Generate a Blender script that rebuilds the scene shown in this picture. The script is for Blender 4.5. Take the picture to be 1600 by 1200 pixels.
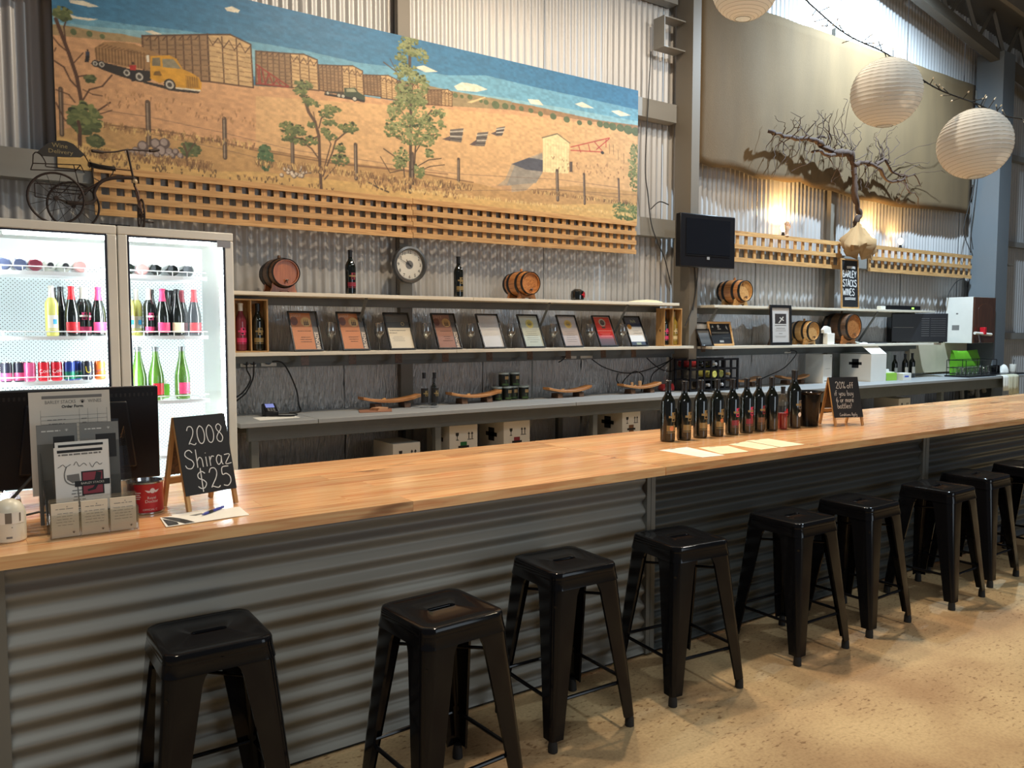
import bpy, bmesh, math, random
import numpy as np
from mathutils import Vector, Matrix

for _o in list(bpy.data.objects):
    bpy.data.objects.remove(_o)
sc = bpy.context.scene
COL = sc.collection
R = math.radians
PI = math.pi
random.seed(7)

# ------------------------------------------------------------------ camera
cam = bpy.data.cameras.new('camera')
cam.sensor_width = 36
cam.lens = 1259 / 1600 * 36
cam.clip_end = 100
camo = bpy.data.objects.new('camera', cam)
COL.objects.link(camo)
camo.location = (0, 0, 1.57)
camo.rotation_euler = (R(90 - 3.77), 0, R(55.14 - 90))
sc.camera = camo

# ------------------------------------------------------------------ world, lamps, exposure
w = bpy.data.worlds.new('shed_ambient')
sc.world = w
w.use_nodes = True
w.node_tree.nodes['Background'].inputs[0].default_value = (0.80, 0.86, 1.0, 1)
w.node_tree.nodes['Background'].inputs[1].default_value = 0.10

sc.view_settings.view_transform = 'Standard'
sc.view_settings.look = 'None'
sc.view_settings.gamma = 1
sc.view_settings.use_curve_mapping = False
sc.view_settings.exposure = 0.0


def lamp(name, loc, power, color, radius=0.1):
    l = bpy.data.lights.new(name, 'POINT')
    l.energy = power
    l.color = color
    l.shadow_soft_size = radius
    o = bpy.data.objects.new(name, l)
    COL.objects.link(o)
    o.location = loc
    return o


lamp('high_bay_lamp', (6.16, 3.6, 4.7), 70, (1.0, 0.93, 0.83), .10)
lamp('high_bay_lamp', (4.6, 1.3, 5.3), 140, (0.82, 0.95, 1.0), .08)


def downlight(name, loc, power, color, cone, blend, tilt):
    l = bpy.data.lights.new(name, 'SPOT')
    l.energy, l.color, l.shadow_soft_size = power, color, .06
    l.spot_size, l.spot_blend = R(cone), blend
    o = bpy.data.objects.new(name, l)
    COL.objects.link(o)
    o.location = loc
    o.rotation_euler = (R(tilt), 0, 0)


for _x, _e in ((.7, 150), (3.0, 150), (5.6, 165), (8.2, 60)):           # shaded downlights over the bar
    downlight('bar_downlight', (_x, 4.15, 4.3), _e, (1.0, 0.80, 0.56), 86, .5, -16)
downlight('high_bay_lamp', (3.1, 3.8, 5.1), 330, (1.0, 0.82, 0.60), 164, .7, 8)
downlight('high_bay_lamp', (5.0, 4.0, 5.4), 230, (1.0, 0.82, 0.60), 164, .7, 0)
for _x in (9.3,):                                                   # cool reflector lamps high over the back benches
    downlight('reflector_lamp', (_x, 4.4, 5.85), 1900, (0.62, 0.82, 1.0), 144, .8, 28)


def area_light(name, loc, rot, size, power, color):
    l = bpy.data.lights.new(name, 'AREA')
    l.shape = 'RECTANGLE'
    l.size, l.size_y = size
    l.energy = power
    l.color = color
    o = bpy.data.objects.new(name, l)
    COL.objects.link(o)
    o.location = loc
    o.rotation_euler = rot
    return o


# unseen soft panel added to brighten the bar front, and the open door far behind
area_light('bar_front_fill', (-.8, -.9, 5.4), (R(-22), 0, 0), (2.6, 2.6), 180, (0.95, 0.98, 0.96))
area_light('doorway_daylight', (6.0, -7.0, 1.9), (R(90), 0, R(8)), (4.0, 3.2), 130, (0.78, 0.90, 1.0))
sc.cycles.use_denoising = True
sc.cycles.max_bounces = 8
sc.cycles.transparent_max_bounces = 16
sc.cycles.caustics_reflective = False
sc.cycles.caustics_refractive = False
sc.cycles.sample_clamp_indirect = 6
# ------------------------------------------------------------------ materials
def lin(c):
    c = c / 255
    return c / 12.92 if c <= 0.04045 else ((c + 0.055) / 1.055) ** 2.4


def rgb(r, g, b):
    return (lin(r), lin(g), lin(b), 1)


MATS = {}


def mat(name, color, rough=.5, metal=0, var=.10, scale=6, stretch=(1, 1, 1), bump=0, bscale=40, coat=0, spec=.5, objvar=0, dist=.002):
    """principled surface whose colour wanders with object-space noise"""
    if name in MATS:
        return MATS[name]
    m = bpy.data.materials.new(name)
    m.use_nodes = True
    nt = m.node_tree
    N, L = nt.nodes, nt.links
    b = N['Principled BSDF']
    tc = N.new('ShaderNodeTexCoord')
    mp = N.new('ShaderNodeMapping')
    mp.inputs['Scale'].default_value = stretch
    L.new(tc.outputs['Object'], mp.inputs[0])
    nz = N.new('ShaderNodeTexNoise')
    nz.inputs['Scale'].default_value = scale
    nz.inputs['Detail'].default_value = 4
    L.new(mp.outputs[0], nz.inputs['Vector'])
    mx = N.new('ShaderNodeMix')
    mx.data_type = 'RGBA'
    lo = [max(0, c * (1 - var)) for c in color[:3]] + [1]
    hi = [min(1, c * (1 + var)) for c in color[:3]] + [1]
    mx.inputs[6].default_value = lo
    mx.inputs[7].default_value = hi
    L.new(nz.outputs[0], mx.inputs[0])
    out = mx.outputs[2]
    if objvar:
        oi = N.new('ShaderNodeObjectInfo')
        hs = N.new('ShaderNodeHueSaturation')
        mr = N.new('ShaderNodeMapRange')
        mr.inputs[3].default_value = 1 - objvar
        mr.inputs[4].default_value = 1 + objvar
        L.new(oi.outputs['Random'], mr.inputs[0])
        L.new(mr.outputs[0], hs.inputs['Value'])
        L.new(out, hs.inputs['Color'])
        out = hs.outputs[0]
    L.new(out, b.inputs['Base Color'])
    b.inputs['Roughness'].default_value = rough
    b.inputs['Metallic'].default_value = metal
    b.inputs['Specular IOR Level'].default_value = spec
    b.inputs['Coat Weight'].default_value = coat
    b.inputs['Coat Roughness'].default_value = .08
    if bump:
        n2 = N.new('ShaderNodeTexNoise')
        n2.inputs['Scale'].default_value = bscale
        n2.inputs['Detail'].default_value = 3
        L.new(mp.outputs[0], n2.inputs['Vector'])
        bp = N.new('ShaderNodeBump')
        bp.inputs['Strength'].default_value = bump
        bp.inputs['Distance'].default_value = dist
        L.new(n2.outputs[0], bp.inputs['Height'])
        L.new(bp.outputs[0], b.inputs['Normal'])
    MATS[name] = m
    return m


def wood(name, c1, c2, rough=.4, grain=(1.2, 30, 30), coat=0, objvar=.12, knots=True, scale=3):
    """wood with grain drawn out along local X (or whichever axis has the small scale)"""
    if name in MATS:
        return MATS[name]
    m = bpy.data.materials.new(name)
    m.use_nodes = True
    N, L = m.node_tree.nodes, m.node_tree.links
    b = N['Principled BSDF']
    tc = N.new('ShaderNodeTexCoord')
    oi = N.new('ShaderNodeObjectInfo')
    ad = N.new('ShaderNodeVectorMath')
    ad.operation = 'MULTIPLY_ADD'
    cx = N.new('ShaderNodeCombineXYZ')
    for k in range(3):
        L.new(oi.outputs['Random'], cx.inputs[k])
    ad.inputs[1].default_value = (7, 13, 5)
    L.new(cx.outputs[0], ad.inputs[0])
    L.new(tc.outputs['Object'], ad.inputs[2])
    mp = N.new('ShaderNodeMapping')
    mp.inputs['Scale'].default_value = grain
    L.new(ad.outputs[0], mp.inputs[0])
    nz = N.new('ShaderNodeTexNoise')
    nz.inputs['Scale'].default_value = scale
    nz.inputs['Detail'].default_value = 6
    nz.inputs['Distortion'].default_value = .6
    L.new(mp.outputs[0], nz.inputs['Vector'])
    cr = N.new('ShaderNodeValToRGB')
    cr.color_ramp.elements[0].position = .33
    cr.color_ramp.elements[0].color = c1
    cr.color_ramp.elements[1].position = .62
    cr.color_ramp.elements[1].color = c2
    L.new(nz.outputs[0], cr.inputs[0])
    hs = N.new('ShaderNodeHueSaturation')
    mr = N.new('ShaderNodeMapRange')
    mr.inputs[3].default_value = 1 - objvar
    mr.inputs[4].default_value = 1 + objvar
    L.new(oi.outputs['Random'], mr.inputs[0])
    L.new(mr.outputs[0], hs.inputs['Value'])
    L.new(cr.outputs[0], hs.inputs['Color'])
    out = hs.outputs[0]
    if knots:
        n2 = N.new('ShaderNodeTexNoise')
        n2.inputs['Scale'].default_value = 1.1
        n2.inputs['Detail'].default_value = 3
        mp2 = N.new('ShaderNodeMapping')
        mp2.inputs['Scale'].default_value = [math.sqrt(g) * 1.6 for g in grain]
        L.new(ad.outputs[0], mp2.inputs[0])
        L.new(mp2.outputs[0], n2.inputs['Vector'])
        c2n = N.new('ShaderNodeValToRGB')
        c2n.color_ramp.elements[0].position = .66
        c2n.color_ramp.elements[0].color = (1, 1, 1, 1)
        c2n.color_ramp.elements[1].position = .74
        c2n.color_ramp.elements[1].color = (.35, .25, .18, 1)
        L.new(n2.outputs[0], c2n.inputs[0])
        mm = N.new('ShaderNodeMix')
        mm.data_type = 'RGBA'
        mm.blend_type = 'MULTIPLY'
        mm.inputs[0].default_value = 1
        L.new(out, mm.inputs[6])
        L.new(c2n.outputs[0], mm.inputs[7])
        out = mm.outputs[2]
    L.new(out, b.inputs['Base Color'])
    b.inputs['Roughness'].default_value = rough
    b.inputs['Coat Weight'].default_value = coat
    b.inputs['Coat Roughness'].default_value = .12
    MATS[name] = m
    return m


def glow(name, color, strength):
    if name in MATS:
        return MATS[name]
    m = bpy.data.materials.new(name)
    m.use_nodes = True
    b = m.node_tree.nodes['Principled BSDF']
    b.inputs['Base Color'].default_value = color
    b.inputs['Emission Color'].default_value = color
    b.inputs['Emission Strength'].default_value = strength
    MATS[name] = m
    return m


def pane_glass(name, tint=(1, 1, 1, 1), gloss=0, rough=.02):
    """thin sheet glass: mostly straight transmission, fresnel reflection"""
    if name in MATS:
        return MATS[name]
    m = bpy.data.materials.new(name)
    m.use_nodes = True
    N, L = m.node_tree.nodes, m.node_tree.links
    N.remove(N['Principled BSDF'])
    out = N['Material Output']
    tr = N.new('ShaderNodeBsdfTransparent')
    tr.inputs[0].default_value = tint
    gl = N.new('ShaderNodeBsdfGlossy')
    gl.inputs['Roughness'].default_value = rough
    fr = N.new('ShaderNodeFresnel')
    fr.inputs[0].default_value = 1.45
    ge = N.new('ShaderNodeNewGeometry')                       # same reflectance on both faces of the sheet
    ir = N.new('ShaderNodeMapRange')
    ir.inputs[3].default_value = 1.45
    ir.inputs[4].default_value = 1 / 1.45
    L.new(ge.outputs['Backfacing'], ir.inputs[0])
    L.new(ir.outputs[0], fr.inputs[0])
    nz = N.new('ShaderNodeTexNoise')
    nz.inputs['Scale'].default_value = 5
    mr = N.new('ShaderNodeMapRange')
    mr.inputs[3].default_value = rough
    mr.inputs[4].default_value = rough * 2
    L.new(nz.outputs[0], mr.inputs[0])
    L.new(mr.outputs[0], gl.inputs['Roughness'])
    mx = N.new('ShaderNodeMixShader')
    ad = N.new('ShaderNodeMath')
    ad.inputs[1].default_value = gloss
    L.new(fr.outputs[0], ad.inputs[0])
    L.new(ad.outputs[0], mx.inputs[0])
    L.new(tr.outputs[0], mx.inputs[1])
    L.new(gl.outputs[0], mx.inputs[2])
    L.new(mx.outputs[0], out.inputs[0])
    MATS[name] = m
    return m


def vcol_mat(name, rough=.55, coat=0):
    """printed / painted surface: colours stored on the mesh"""
    if name in MATS:
        return MATS[name]
    m = bpy.data.materials.new(name)
    m.use_nodes = True
    N, L = m.node_tree.nodes, m.node_tree.links
    b = N['Principled BSDF']
    at = N.new('ShaderNodeAttribute')
    at.attribute_name = 'Col'
    L.new(at.outputs['Color'], b.inputs['Base Color'])
    nz = N.new('ShaderNodeTexNoise')
    nz.inputs['Scale'].default_value = 30
    mr = N.new('ShaderNodeMapRange')
    mr.inputs[3].default_value = rough * .85
    mr.inputs[4].default_value = min(1, rough * 1.1)
    L.new(nz.outputs[0], mr.inputs[0])
    L.new(mr.outputs[0], b.inputs['Roughness'])
    b.inputs['Coat Weight'].default_value = coat
    b.inputs['Coat Roughness'].default_value = .03
    MATS[name] = m
    return m


STEEL = mat('galvanised_steel', rgb(176, 172, 165), .42, .35, .10, 3, (3, 3, .4))
SHEET = mat('corrugated_steel', rgb(184, 182, 180), .42, .2, .08, 2.2, (6, 6, .35))
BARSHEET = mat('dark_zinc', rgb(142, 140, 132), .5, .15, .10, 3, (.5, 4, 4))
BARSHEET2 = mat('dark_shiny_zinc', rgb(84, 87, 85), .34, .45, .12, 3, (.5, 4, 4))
BARPOST = mat('zinc_trim', rgb(120, 120, 114), .45, .4, .08, 5)
TRUSS = mat('truss_steel', rgb(92, 86, 76), .55, .1, .12, 3)
BLUECOL = mat('blue_grey_steel', rgb(104, 110, 114), .5, .1, .10, 3, (1, 1, .5))
COLUMN = mat('primer_grey_steel', rgb(118, 111, 100), .5, .1, .10, 3, (1, 1, .5))
GIRT = mat('girt_steel', rgb(150, 148, 142), .45, .3, .10, 4, (.5, 3, 3))
FOIL = mat('silver_foil_lining', rgb(212, 210, 208), .34, .60, .22, 9, (4, 1, .6), 1.0, 22, dist=.03)
BLACKGLOSS = mat('black_enamel', (.006, .006, .007, 1), .10, 0, .2, 4, spec=.22)
RUBBER = mat('black_rubber', (.012, .012, .012, 1), .7)
BLACKPL = mat('black_plastic', (.010, .010, .012, 1), .30, 0, .15, spec=.25)
SCREEN = mat('dark_screen', (.006, .007, .010, 1), .12, 0, .1)
WHITEPL = mat('white_plastic', rgb(228, 224, 212), .4)
WHITEEN = mat('white_enamel', rgb(226, 224, 214), .35, coat=.3)
CREAM = mat('cream_sill', rgb(214, 200, 172), .5)
PAPER = mat('white_paper', rgb(236, 232, 222), .7)
CREAMPAPER = mat('cream_paper', rgb(238, 228, 190), .6)
CARD = mat('white_cardboard', rgb(226, 222, 212), .7, 0, .05)
INK = mat('black_ink', (.012, .012, .013, 1), .6)
GREYINK = mat('grey_ink', rgb(120, 118, 114), .7)
CHALK = mat('chalk', rgb(225, 225, 222), .9, 0, .25, 60)
BLACKBOARD = mat('blackboard_paint', (.010, .011, .013, 1), .6, 0, .3, 8)
PINE = wood('pine', rgb(172, 128, 78), rgb(200, 158, 104), .5, (1.5, 22, 22))
PINEZ = wood('pine_upright', rgb(172, 128, 78), rgb(200, 158, 104), .5, (22, 22, 1.5))
SHELFW = wood('painted_shelf', rgb(214, 204, 184), rgb(228, 220, 202), .5, (1.2, 20, 20), knots=False)
BARWOOD = wood('bar_timber', rgb(226, 152, 96), rgb(248, 200, 142), .26, (1.0, 16, 16), .55, .19)
OAK = wood('oak', rgb(150, 92, 46), rgb(190, 128, 72), .45, (22, 1.5, 22), .2)
OAKX = wood('oak_slab', rgb(166, 108, 60), rgb(206, 148, 92), .45, (1.6, 22, 22), .1)
DARKOAK = wood('smoked_oak', rgb(70, 48, 32), rgb(104, 74, 50), .5, (22, 1.5, 22), .1)
PALEOAK = wood('pale_oak', rgb(186, 136, 78), rgb(214, 168, 108), .45, (22, 1.5, 22), .1)
DARKWOOD = wood('dark_wood', rgb(58, 34, 22), rgb(84, 50, 32), .4, (22, 22, 1.5), .2, knots=False)
HOOP = mat('barrel_hoop', (.02, .018, .017, 1), .5, .4)
BENCHTOP = mat('grey_laminate', rgb(150, 152, 152), .45, 0, .06, 5)
BENCHSTEEL = mat('dark_bench_frame', rgb(104, 107, 105), .55, .1, .15, 8)
BOTTLE = mat('dark_bottle_glass', (.006, .008, .006, 1), .06, 0, .2, spec=.8)
CAPS = mat('black_capsule', (.012, .012, .014, 1), .35)
GREENGL = mat('green_bottle_glass', (.07, .16, .02, 1), .06, 0, .2, spec=.8)
PALEWINE = mat('pale_wine_bottle', rgb(208, 205, 110), .08, 0, .1, spec=.8)
ROSEWINE = mat('rose_wine', (.25, .02, .02, 1), .08, 0, .1)
CHROME = mat('chrome', rgb(200, 200, 200), .15, 1)
IRON = mat('rusty_iron', rgb(48, 36, 32), .6, .3, .35, 14)
BROWNIRON = mat('brown_painted_iron', rgb(104, 78, 66), .55, .2, .25, 10)
CLEAR = pane_glass('clear_glass')
ACRYLIC = pane_glass('clear_acrylic', (.94, .95, .95, 1), .07, .05)
GOBLET = pane_glass('goblet_glass', (.96, .97, .97, 1), .13, .06)
FRIDGEIN = mat('fridge_liner', rgb(236, 242, 244), .4)
RED = mat('red_print', rgb(190, 24, 36), .4)
PINK = mat('pink_print', rgb(216, 60, 110), .4)
GOLD = mat('gold_print', rgb(150, 128, 84), .4, .3)
MAROON = mat('maroon_print', rgb(138, 44, 58), .4)
BRONZE = mat('bronze_seal', rgb(214, 130, 78), .4, .2)
GREEN = mat('green_plastic', rgb(104, 176, 40), .45)
DGREEN = mat('green_ink', rgb(30, 110, 60), .6)


# ------------------------------------------------------------------ mesh builder
class MB:
    def __init__(s):
        s.v, s.f, s.m = [], [], []
        s.M = Matrix.Identity(4)
        s.k = 0

    def add(s, vs, fs):
        n = len(s.v)
        s.v += [tuple(s.M @ Vector(p)) for p in vs]
        s.f += [tuple(i + n for i in f) for f in fs]
        s.m += [s.k] * len(fs)
        return s

    def box(s, x0, x1, y0, y1, z0, z1):
        return s.add([(x0, y0, z0), (x1, y0, z0), (x1, y1, z0), (x0, y1, z0), (x0, y0, z1), (x1, y0, z1), (x1, y1, z1), (x0, y1, z1)],
                     [(0, 3, 2, 1), (4, 5, 6, 7), (0, 1, 5, 4), (1, 2, 6, 5), (2, 3, 7, 6), (3, 0, 4, 7)])

    def loft(s, loops, caps=True, closed=True):
        n = len(loops[0])
        vs = [p for l in loops for p in l]
        fs = []
        for a in range(len(loops) - 1):
            for i in range(n if closed else n - 1):
                j = (i + 1) % n
                fs.append((a * n + i, a * n + j, (a + 1) * n + j, (a + 1) * n + i))
        if caps and closed:
            fs.append(tuple(range(n - 1, -1, -1)))
            fs.append(tuple((len(loops) - 1) * n + i for i in range(n)))
        return s.add(vs, fs)

    def lathe(s, prof, seg=20, axis='z', c=(0, 0, 0), caps=True):
        loops = []
        for r, h in prof:
            lp = []
            for i in range(seg):
                a = 2 * PI * i / seg
                p, q = r * math.cos(a), r * math.sin(a)
                lp.append({'z': (c[0] + p, c[1] + q, c[2] + h), 'y': (c[0] + p, c[1] + h, c[2] - q), 'x': (c[0] + h, c[1] + p, c[2] + q)}[axis])
            loops.append(lp)
        return s.loft(loops, caps)

    def tube(s, pts, r, seg=8, caps=True):
        pts = [Vector(p) for p in pts]
        rs = r if isinstance(r, (list, tuple)) else [r] * len(pts)
        loops = []
        ref = None
        for i, p in enumerate(pts):
            d = (pts[min(i + 1, len(pts) - 1)] - pts[max(i - 1, 0)]).normalized()
            if ref is None:
                ref = Vector((0, 0, 1)) if abs(d.z) < .9 else Vector((1, 0, 0))
            u = d.cross(ref)
            if u.length < 1e-4:
                u = d.cross(Vector((.3, .9, .1)))
            u.normalize()
            ref = u.cross(d).normalized()
            vv = ref
            loops.append([tuple(p + rs[i] * (math.cos(2 * PI * k / seg) * u + math.sin(2 * PI * k / seg) * vv)) for k in range(seg)])
        return s.loft(loops, caps)

    def ring(s, c, R_, r, axis='y', seg=28, tseg=8, a0=0, a1=2 * PI):
        full = abs(a1 - a0 - 2 * PI) < 1e-6
        n = seg if full else seg + 1
        loops = []
        for i in range(n + (1 if full else 0)):
            a = a0 + (a1 - a0) * i / seg
            lp = []
            for k in range(tseg):
                t = 2 * PI * k / tseg
                rr = R_ + r * math.cos(t)
                h = r * math.sin(t)
                p, q = rr * math.cos(a), rr * math.sin(a)
                lp.append({'z': (c[0] + p, c[1] + q, c[2] + h), 'y': (c[0] + p, c[1] + h, c[2] + q), 'x': (c[0] + h, c[1] + p, c[2] + q)}[axis])
            loops.append(lp)
        return s.loft(loops, not full)

    def prism(s, poly, t0, t1, plane='xz'):
        """extrude a 2-D outline; plane xz extrudes along y, xy along z, yz along x"""
        g = {'xz': lambda a, b, t: (a, t, b), 'xy': lambda a, b, t: (a, b, t), 'yz': lambda a, b, t: (t, a, b)}[plane]
        return s.loft([[g(a, b, t0) for a, b in poly], [g(a, b, t1) for a, b in poly]])

    def quad(s, a, b, c, d):
        return s.add([a, b, c, d], [(0, 1, 2, 3)])

    def patch(s, r, a0, a1, z0, z1, seg=8):
        """curved label lying on a cylinder about Z"""
        vs, fs = [], []
        for i in range(seg + 1):
            a = a0 + (a1 - a0) * i / seg
            vs += [(r * math.cos(a), r * math.sin(a), z0), (r * math.cos(a), r * math.sin(a), z1)]
        for i in range(seg):
            fs.append((2 * i, 2 * i + 2, 2 * i + 3, 2 * i + 1))
        return s.add(vs, fs)

    def mesh(s, name, mats, angle=35):
        me = bpy.data.meshes.new(name)
        me.from_pydata(s.v, [], s.f)
        if not isinstance(mats, (list, tuple)):
            mats = [mats]
        for m in mats:
            me.materials.append(m)
        if len(mats) > 1:
            me.polygons.foreach_set('material_index', s.m)
        bm = bmesh.new()
        bm.from_mesh(me)
        bmesh.ops.recalc_face_normals(bm, faces=bm.faces)
        bm.to_mesh(me)
        bm.free()
        me.polygons.foreach_set('use_smooth', [True] * len(me.polygons))
        me.set_sharp_from_angle(angle=R(angle))
        me.update()
        return me

    def build(s, name, mats, parent=None, bevel=0, loc=None, rot=None, angle=35):
        return link(name, s.mesh(name, mats, angle), parent, bevel, loc, rot)


def link(name, me, parent=None, bevel=0, loc=None, rot=None):
    o = bpy.data.objects.new(name, me)
    COL.objects.link(o)
    if parent:
        o.parent = parent
    if loc:
        o.location = loc
    if rot:
        o.rotation_euler = rot
    if bevel:
        b = o.modifiers.new('soft_edges', 'BEVEL')
        b.width = bevel
        b.segments = 2
        b.limit_method = 'ANGLE'
        b.angle_limit = R(40)
    return o


def tag(o, label=None, cat=None, group=None, kind=None):
    if label:
        o['label'] = label
    if cat:
        o['category'] = cat
    if group:
        o['group'] = group
    if kind:
        o['kind'] = kind
    return o


def thing(name, label, cat, loc=(0, 0, 0), rz=0, group=None):
    o = bpy.data.objects.new(name, None)
    o.empty_display_size = .05
    COL.objects.link(o)
    o.location = loc
    o.rotation_euler = (0, 0, rz)
    return tag(o, label, cat, group)


def box(name, x0, x1, y0, y1, z0, z1, m, parent=None, bevel=0):
    return MB().box(x0, x1, y0, y1, z0, z1).build(name, m, parent, bevel)


KIDS = {}


def dup(root, loc, rz=0, label=None, group=None):
    """copy a thing with copies of its parts and sub-parts (mesh data shared)"""
    def cp(o, par):
        c = o.copy()
        COL.objects.link(c)
        if par:
            c.parent = par
        for ch in [x for x in KIDS.get(o.name, None) or o.children]:
            cp(ch, c)
        return c
    c = cp(root, None)
    c.location = loc
    c.rotation_euler = (0, 0, rz)
    if label:
        c['label'] = label
    if group:
        c['group'] = group
    return c


_TXT = {}


def text(body, size, m, parent, loc, rot=(R(90), 0, 0), align='CENTER', name='lettering', sx=1, bold=0):
    key = (body, size, m.name, align, sx, bold)
    if key not in _TXT:
        cu = bpy.data.curves.new(name, 'FONT')
        cu.body = body
        cu.size = size
        cu.align_x = align
        cu.align_y = 'CENTER'
        cu.resolution_u = 2
        cu.offset = bold
        t = bpy.data.objects.new('tmp_text', cu)
        COL.objects.link(t)
        bpy.context.view_layer.update()
        me = bpy.data.meshes.new_from_object(t.evaluated_get(bpy.context.evaluated_depsgraph_get()))
        bpy.data.objects.remove(t)
        me.name = name
        me.materials.clear()
        me.materials.append(m)
        if sx != 1:
            for v in me.vertices:
                v.co.x *= sx
        _TXT[key] = me
    return link(name, _TXT[key], parent, 0, loc, rot)


# single-stroke handwriting for the chalk boards; units: cap height 1, each glyph (advance, strokes)
GL = {
    '0': (.62, ['.28,1 .08,.8 .02,.45 .1,.1 .28,0 .46,.15 .54,.5 .46,.85 .28,1']),
    '2': (.66, ['.04,.78 .16,.98 .38,.98 .48,.78 .4,.5 .18,.2 .06,.03 .14,.08 .3,.02 .46,-.02 .58,.06']),
    '5': (.62, ['.5,.98 .12,.96 .08,.6 .3,.62 .5,.45 .5,.18 .3,0 .06,.06']),
    '6': (.6, ['.4,1 .16,.7 .06,.3 .2,.02 .42,.08 .48,.3 .32,.48 .1,.36']),
    '8': (.62, ['.5,.84 .32,1 .12,.88 .16,.66 .38,.46 .5,.22 .36,0 .14,.04 .06,.24 .22,.48 .42,.66 .5,.84']),
    '$': (.66, ['.52,.78 .34,.9 .12,.78 .14,.58 .38,.46 .52,.28 .4,.08 .2,.06 .04,.18', '.3,1.08 .28,-.12']),
    '%': (.72, ['.14,.98 .04,.86 .14,.72 .24,.86 .14,.98', '.56,1 .1,0', '.5,.28 .4,.14 .5,0 .62,.14 .5,.28']),
    '!': (.3, ['.14,1 .12,.3', '.12,.06 .13,.0']),
    'S': (.66, ['.56,.84 .4,1 .16,.94 .08,.74 .26,.56 .48,.42 .56,.2 .38,0 .12,.04 .02,.2']),
    'C': (.6, ['.52,.84 .32,1 .1,.8 .04,.42 .16,.08 .36,0 .54,.14']),
    'A': (.6, ['.02,0 .28,1 .34,1 .56,0', '.12,.36 .48,.36']),
    'B': (.6, ['.08,0 .1,1 .4,.94 .46,.74 .34,.56 .1,.52', '.34,.54 .54,.38 .5,.12 .3,0 .06,.02']),
    'R': (.6, ['.08,0 .1,1 .4,.96 .48,.74 .36,.52 .1,.5', '.28,.5 .54,0']),
    'L': (.5, ['.1,1 .08,.02 .46,.04']),
    'E': (.54, ['.48,.98 .1,.98 .08,0 .48,.02', '.1,.52 .4,.52']),
    'Y': (.58, ['.04,1 .28,.52 .54,1', '.28,.52 .26,0']),
    'T': (.54, ['.02,.98 .54,.98', '.28,.98 .27,0']),
    'K': (.58, ['.08,1 .08,0', '.5,1 .1,.46 .54,0']),
    'W': (.78, ['.02,1 .18,0 .38,.7 .56,0 .74,1']),
    'I': (.26, ['.12,1 .12,0']),
    'N': (.62, ['.06,0 .08,1 .5,0 .52,1']),
    'a': (.52, ['.4,.46 .2,.54 .05,.3 .14,.02 .34,.14 .42,.5 .4,.1 .48,0']),
    'b': (.5, ['.08,1 .06,.02 .08,.34 .28,.5 .44,.28 .3,0 .08,.06']),
    'd': (.52, ['.4,.44 .2,.5 .05,.26 .16,.0 .36,.1 .42,1 .42,0']),
    'e': (.48, ['.06,.28 .4,.32 .32,.54 .12,.5 .04,.22 .18,0 .42,.1']),
    'f': (.4, ['.4,.96 .24,1 .16,.8 .14,0', '.0,.54 .34,.56']),
    'h': (.52, ['.08,1 .06,0', '.07,.34 .24,.54 .4,.44 .42,0']),
    'i': (.22, ['.1,.54 .1,0', '.1,.76 .11,.73']),
    'l': (.22, ['.1,1 .1,0']),
    'm': (.74, ['.06,.54 .06,0', '.07,.36 .22,.54 .34,.44 .34,0', '.35,.36 .5,.54 .62,.44 .64,0']),
    'n': (.5, ['.06,.54 .06,0', '.07,.34 .24,.54 .4,.42 .4,0']),
    'o': (.5, ['.24,.54 .06,.4 .06,.14 .24,0 .42,.14 .42,.4 .24,.54']),
    'p': (.5, ['.06,.54 .06,-.38', '.07,.4 .28,.54 .44,.28 .28,.02 .08,.1']),
    'r': (.38, ['.06,.54 .06,0', '.07,.3 .2,.52 .36,.5']),
    's': (.42, ['.36,.48 .16,.54 .08,.38 .3,.24 .34,.08 .16,0 .02,.08']),
    't': (.36, ['.16,.9 .14,.1 .22,0 .34,.06', '.0,.58 .34,.58']),
    'u': (.5, ['.06,.54 .06,.14 .2,0 .38,.14 .4,.54 .4,.08 .48,0']),
    'y': (.48, ['.06,.54 .08,.24 .22,.14 .38,.28', '.42,.54 .36,-.2 .2,-.38 .06,-.3']),
    'z': (.5, ['.04,.52 .42,.5 .06,.02 .46,.02']),
}


def smooth(pts, n=4):
    out = []
    for i in range(len(pts) - 1):
        p0, p1, p2, p3 = pts[max(i - 1, 0)], pts[i], pts[i + 1], pts[min(i + 2, len(pts) - 1)]
        for k in range(n):
            t = k / n
            out.append(tuple(.5 * (2 * b + (c - a) * t + (2 * a - 5 * b + 4 * c - d) * t * t + (3 * b - a - 3 * c + d) * t ** 3)
                             for a, b, c, d in zip(p0, p1, p2, p3)))
    out.append(pts[-1])
    return out


def ribbon(mb, pts, wd, y):
    """flat stroke in the XZ plane"""
    vs, fs = [], []
    for i, p in enumerate(pts):
        a, b = pts[max(i - 1, 0)], pts[min(i + 1, len(pts) - 1)]
        dx, dz = b[0] - a[0], b[1] - a[1]
        l = math.hypot(dx, dz) or 1
        nx, nz = -dz / l * wd / 2, dx / l * wd / 2
        vs += [(p[0] + nx, y, p[1] + nz), (p[0] - nx, y, p[1] - nz)]
    for i in range(len(pts) - 1):
        fs.append((2 * i, 2 * i + 1, 2 * i + 3, 2 * i + 2))
    mb.add(vs, fs)


def chalk(mb, body, x, z, h, wd, y, track=.06, sx=1.0):
    """writes one line starting at x on baseline z; returns the end x"""
    for ch in body:
        if ch == ' ':
            x += h * .4 * sx
            continue
        adv, strokes = GL[ch]
        for st in strokes:
            pts = [tuple(float(q) for q in p.split(',')) for p in st.split()]
            if len(pts) > 2:
                pts = smooth(pts)
            ribbon(mb, [(x + a * h * sx, z + b * h) for a, b in pts], wd, y)
        x += (adv + track) * h * sx
    return x


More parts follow.
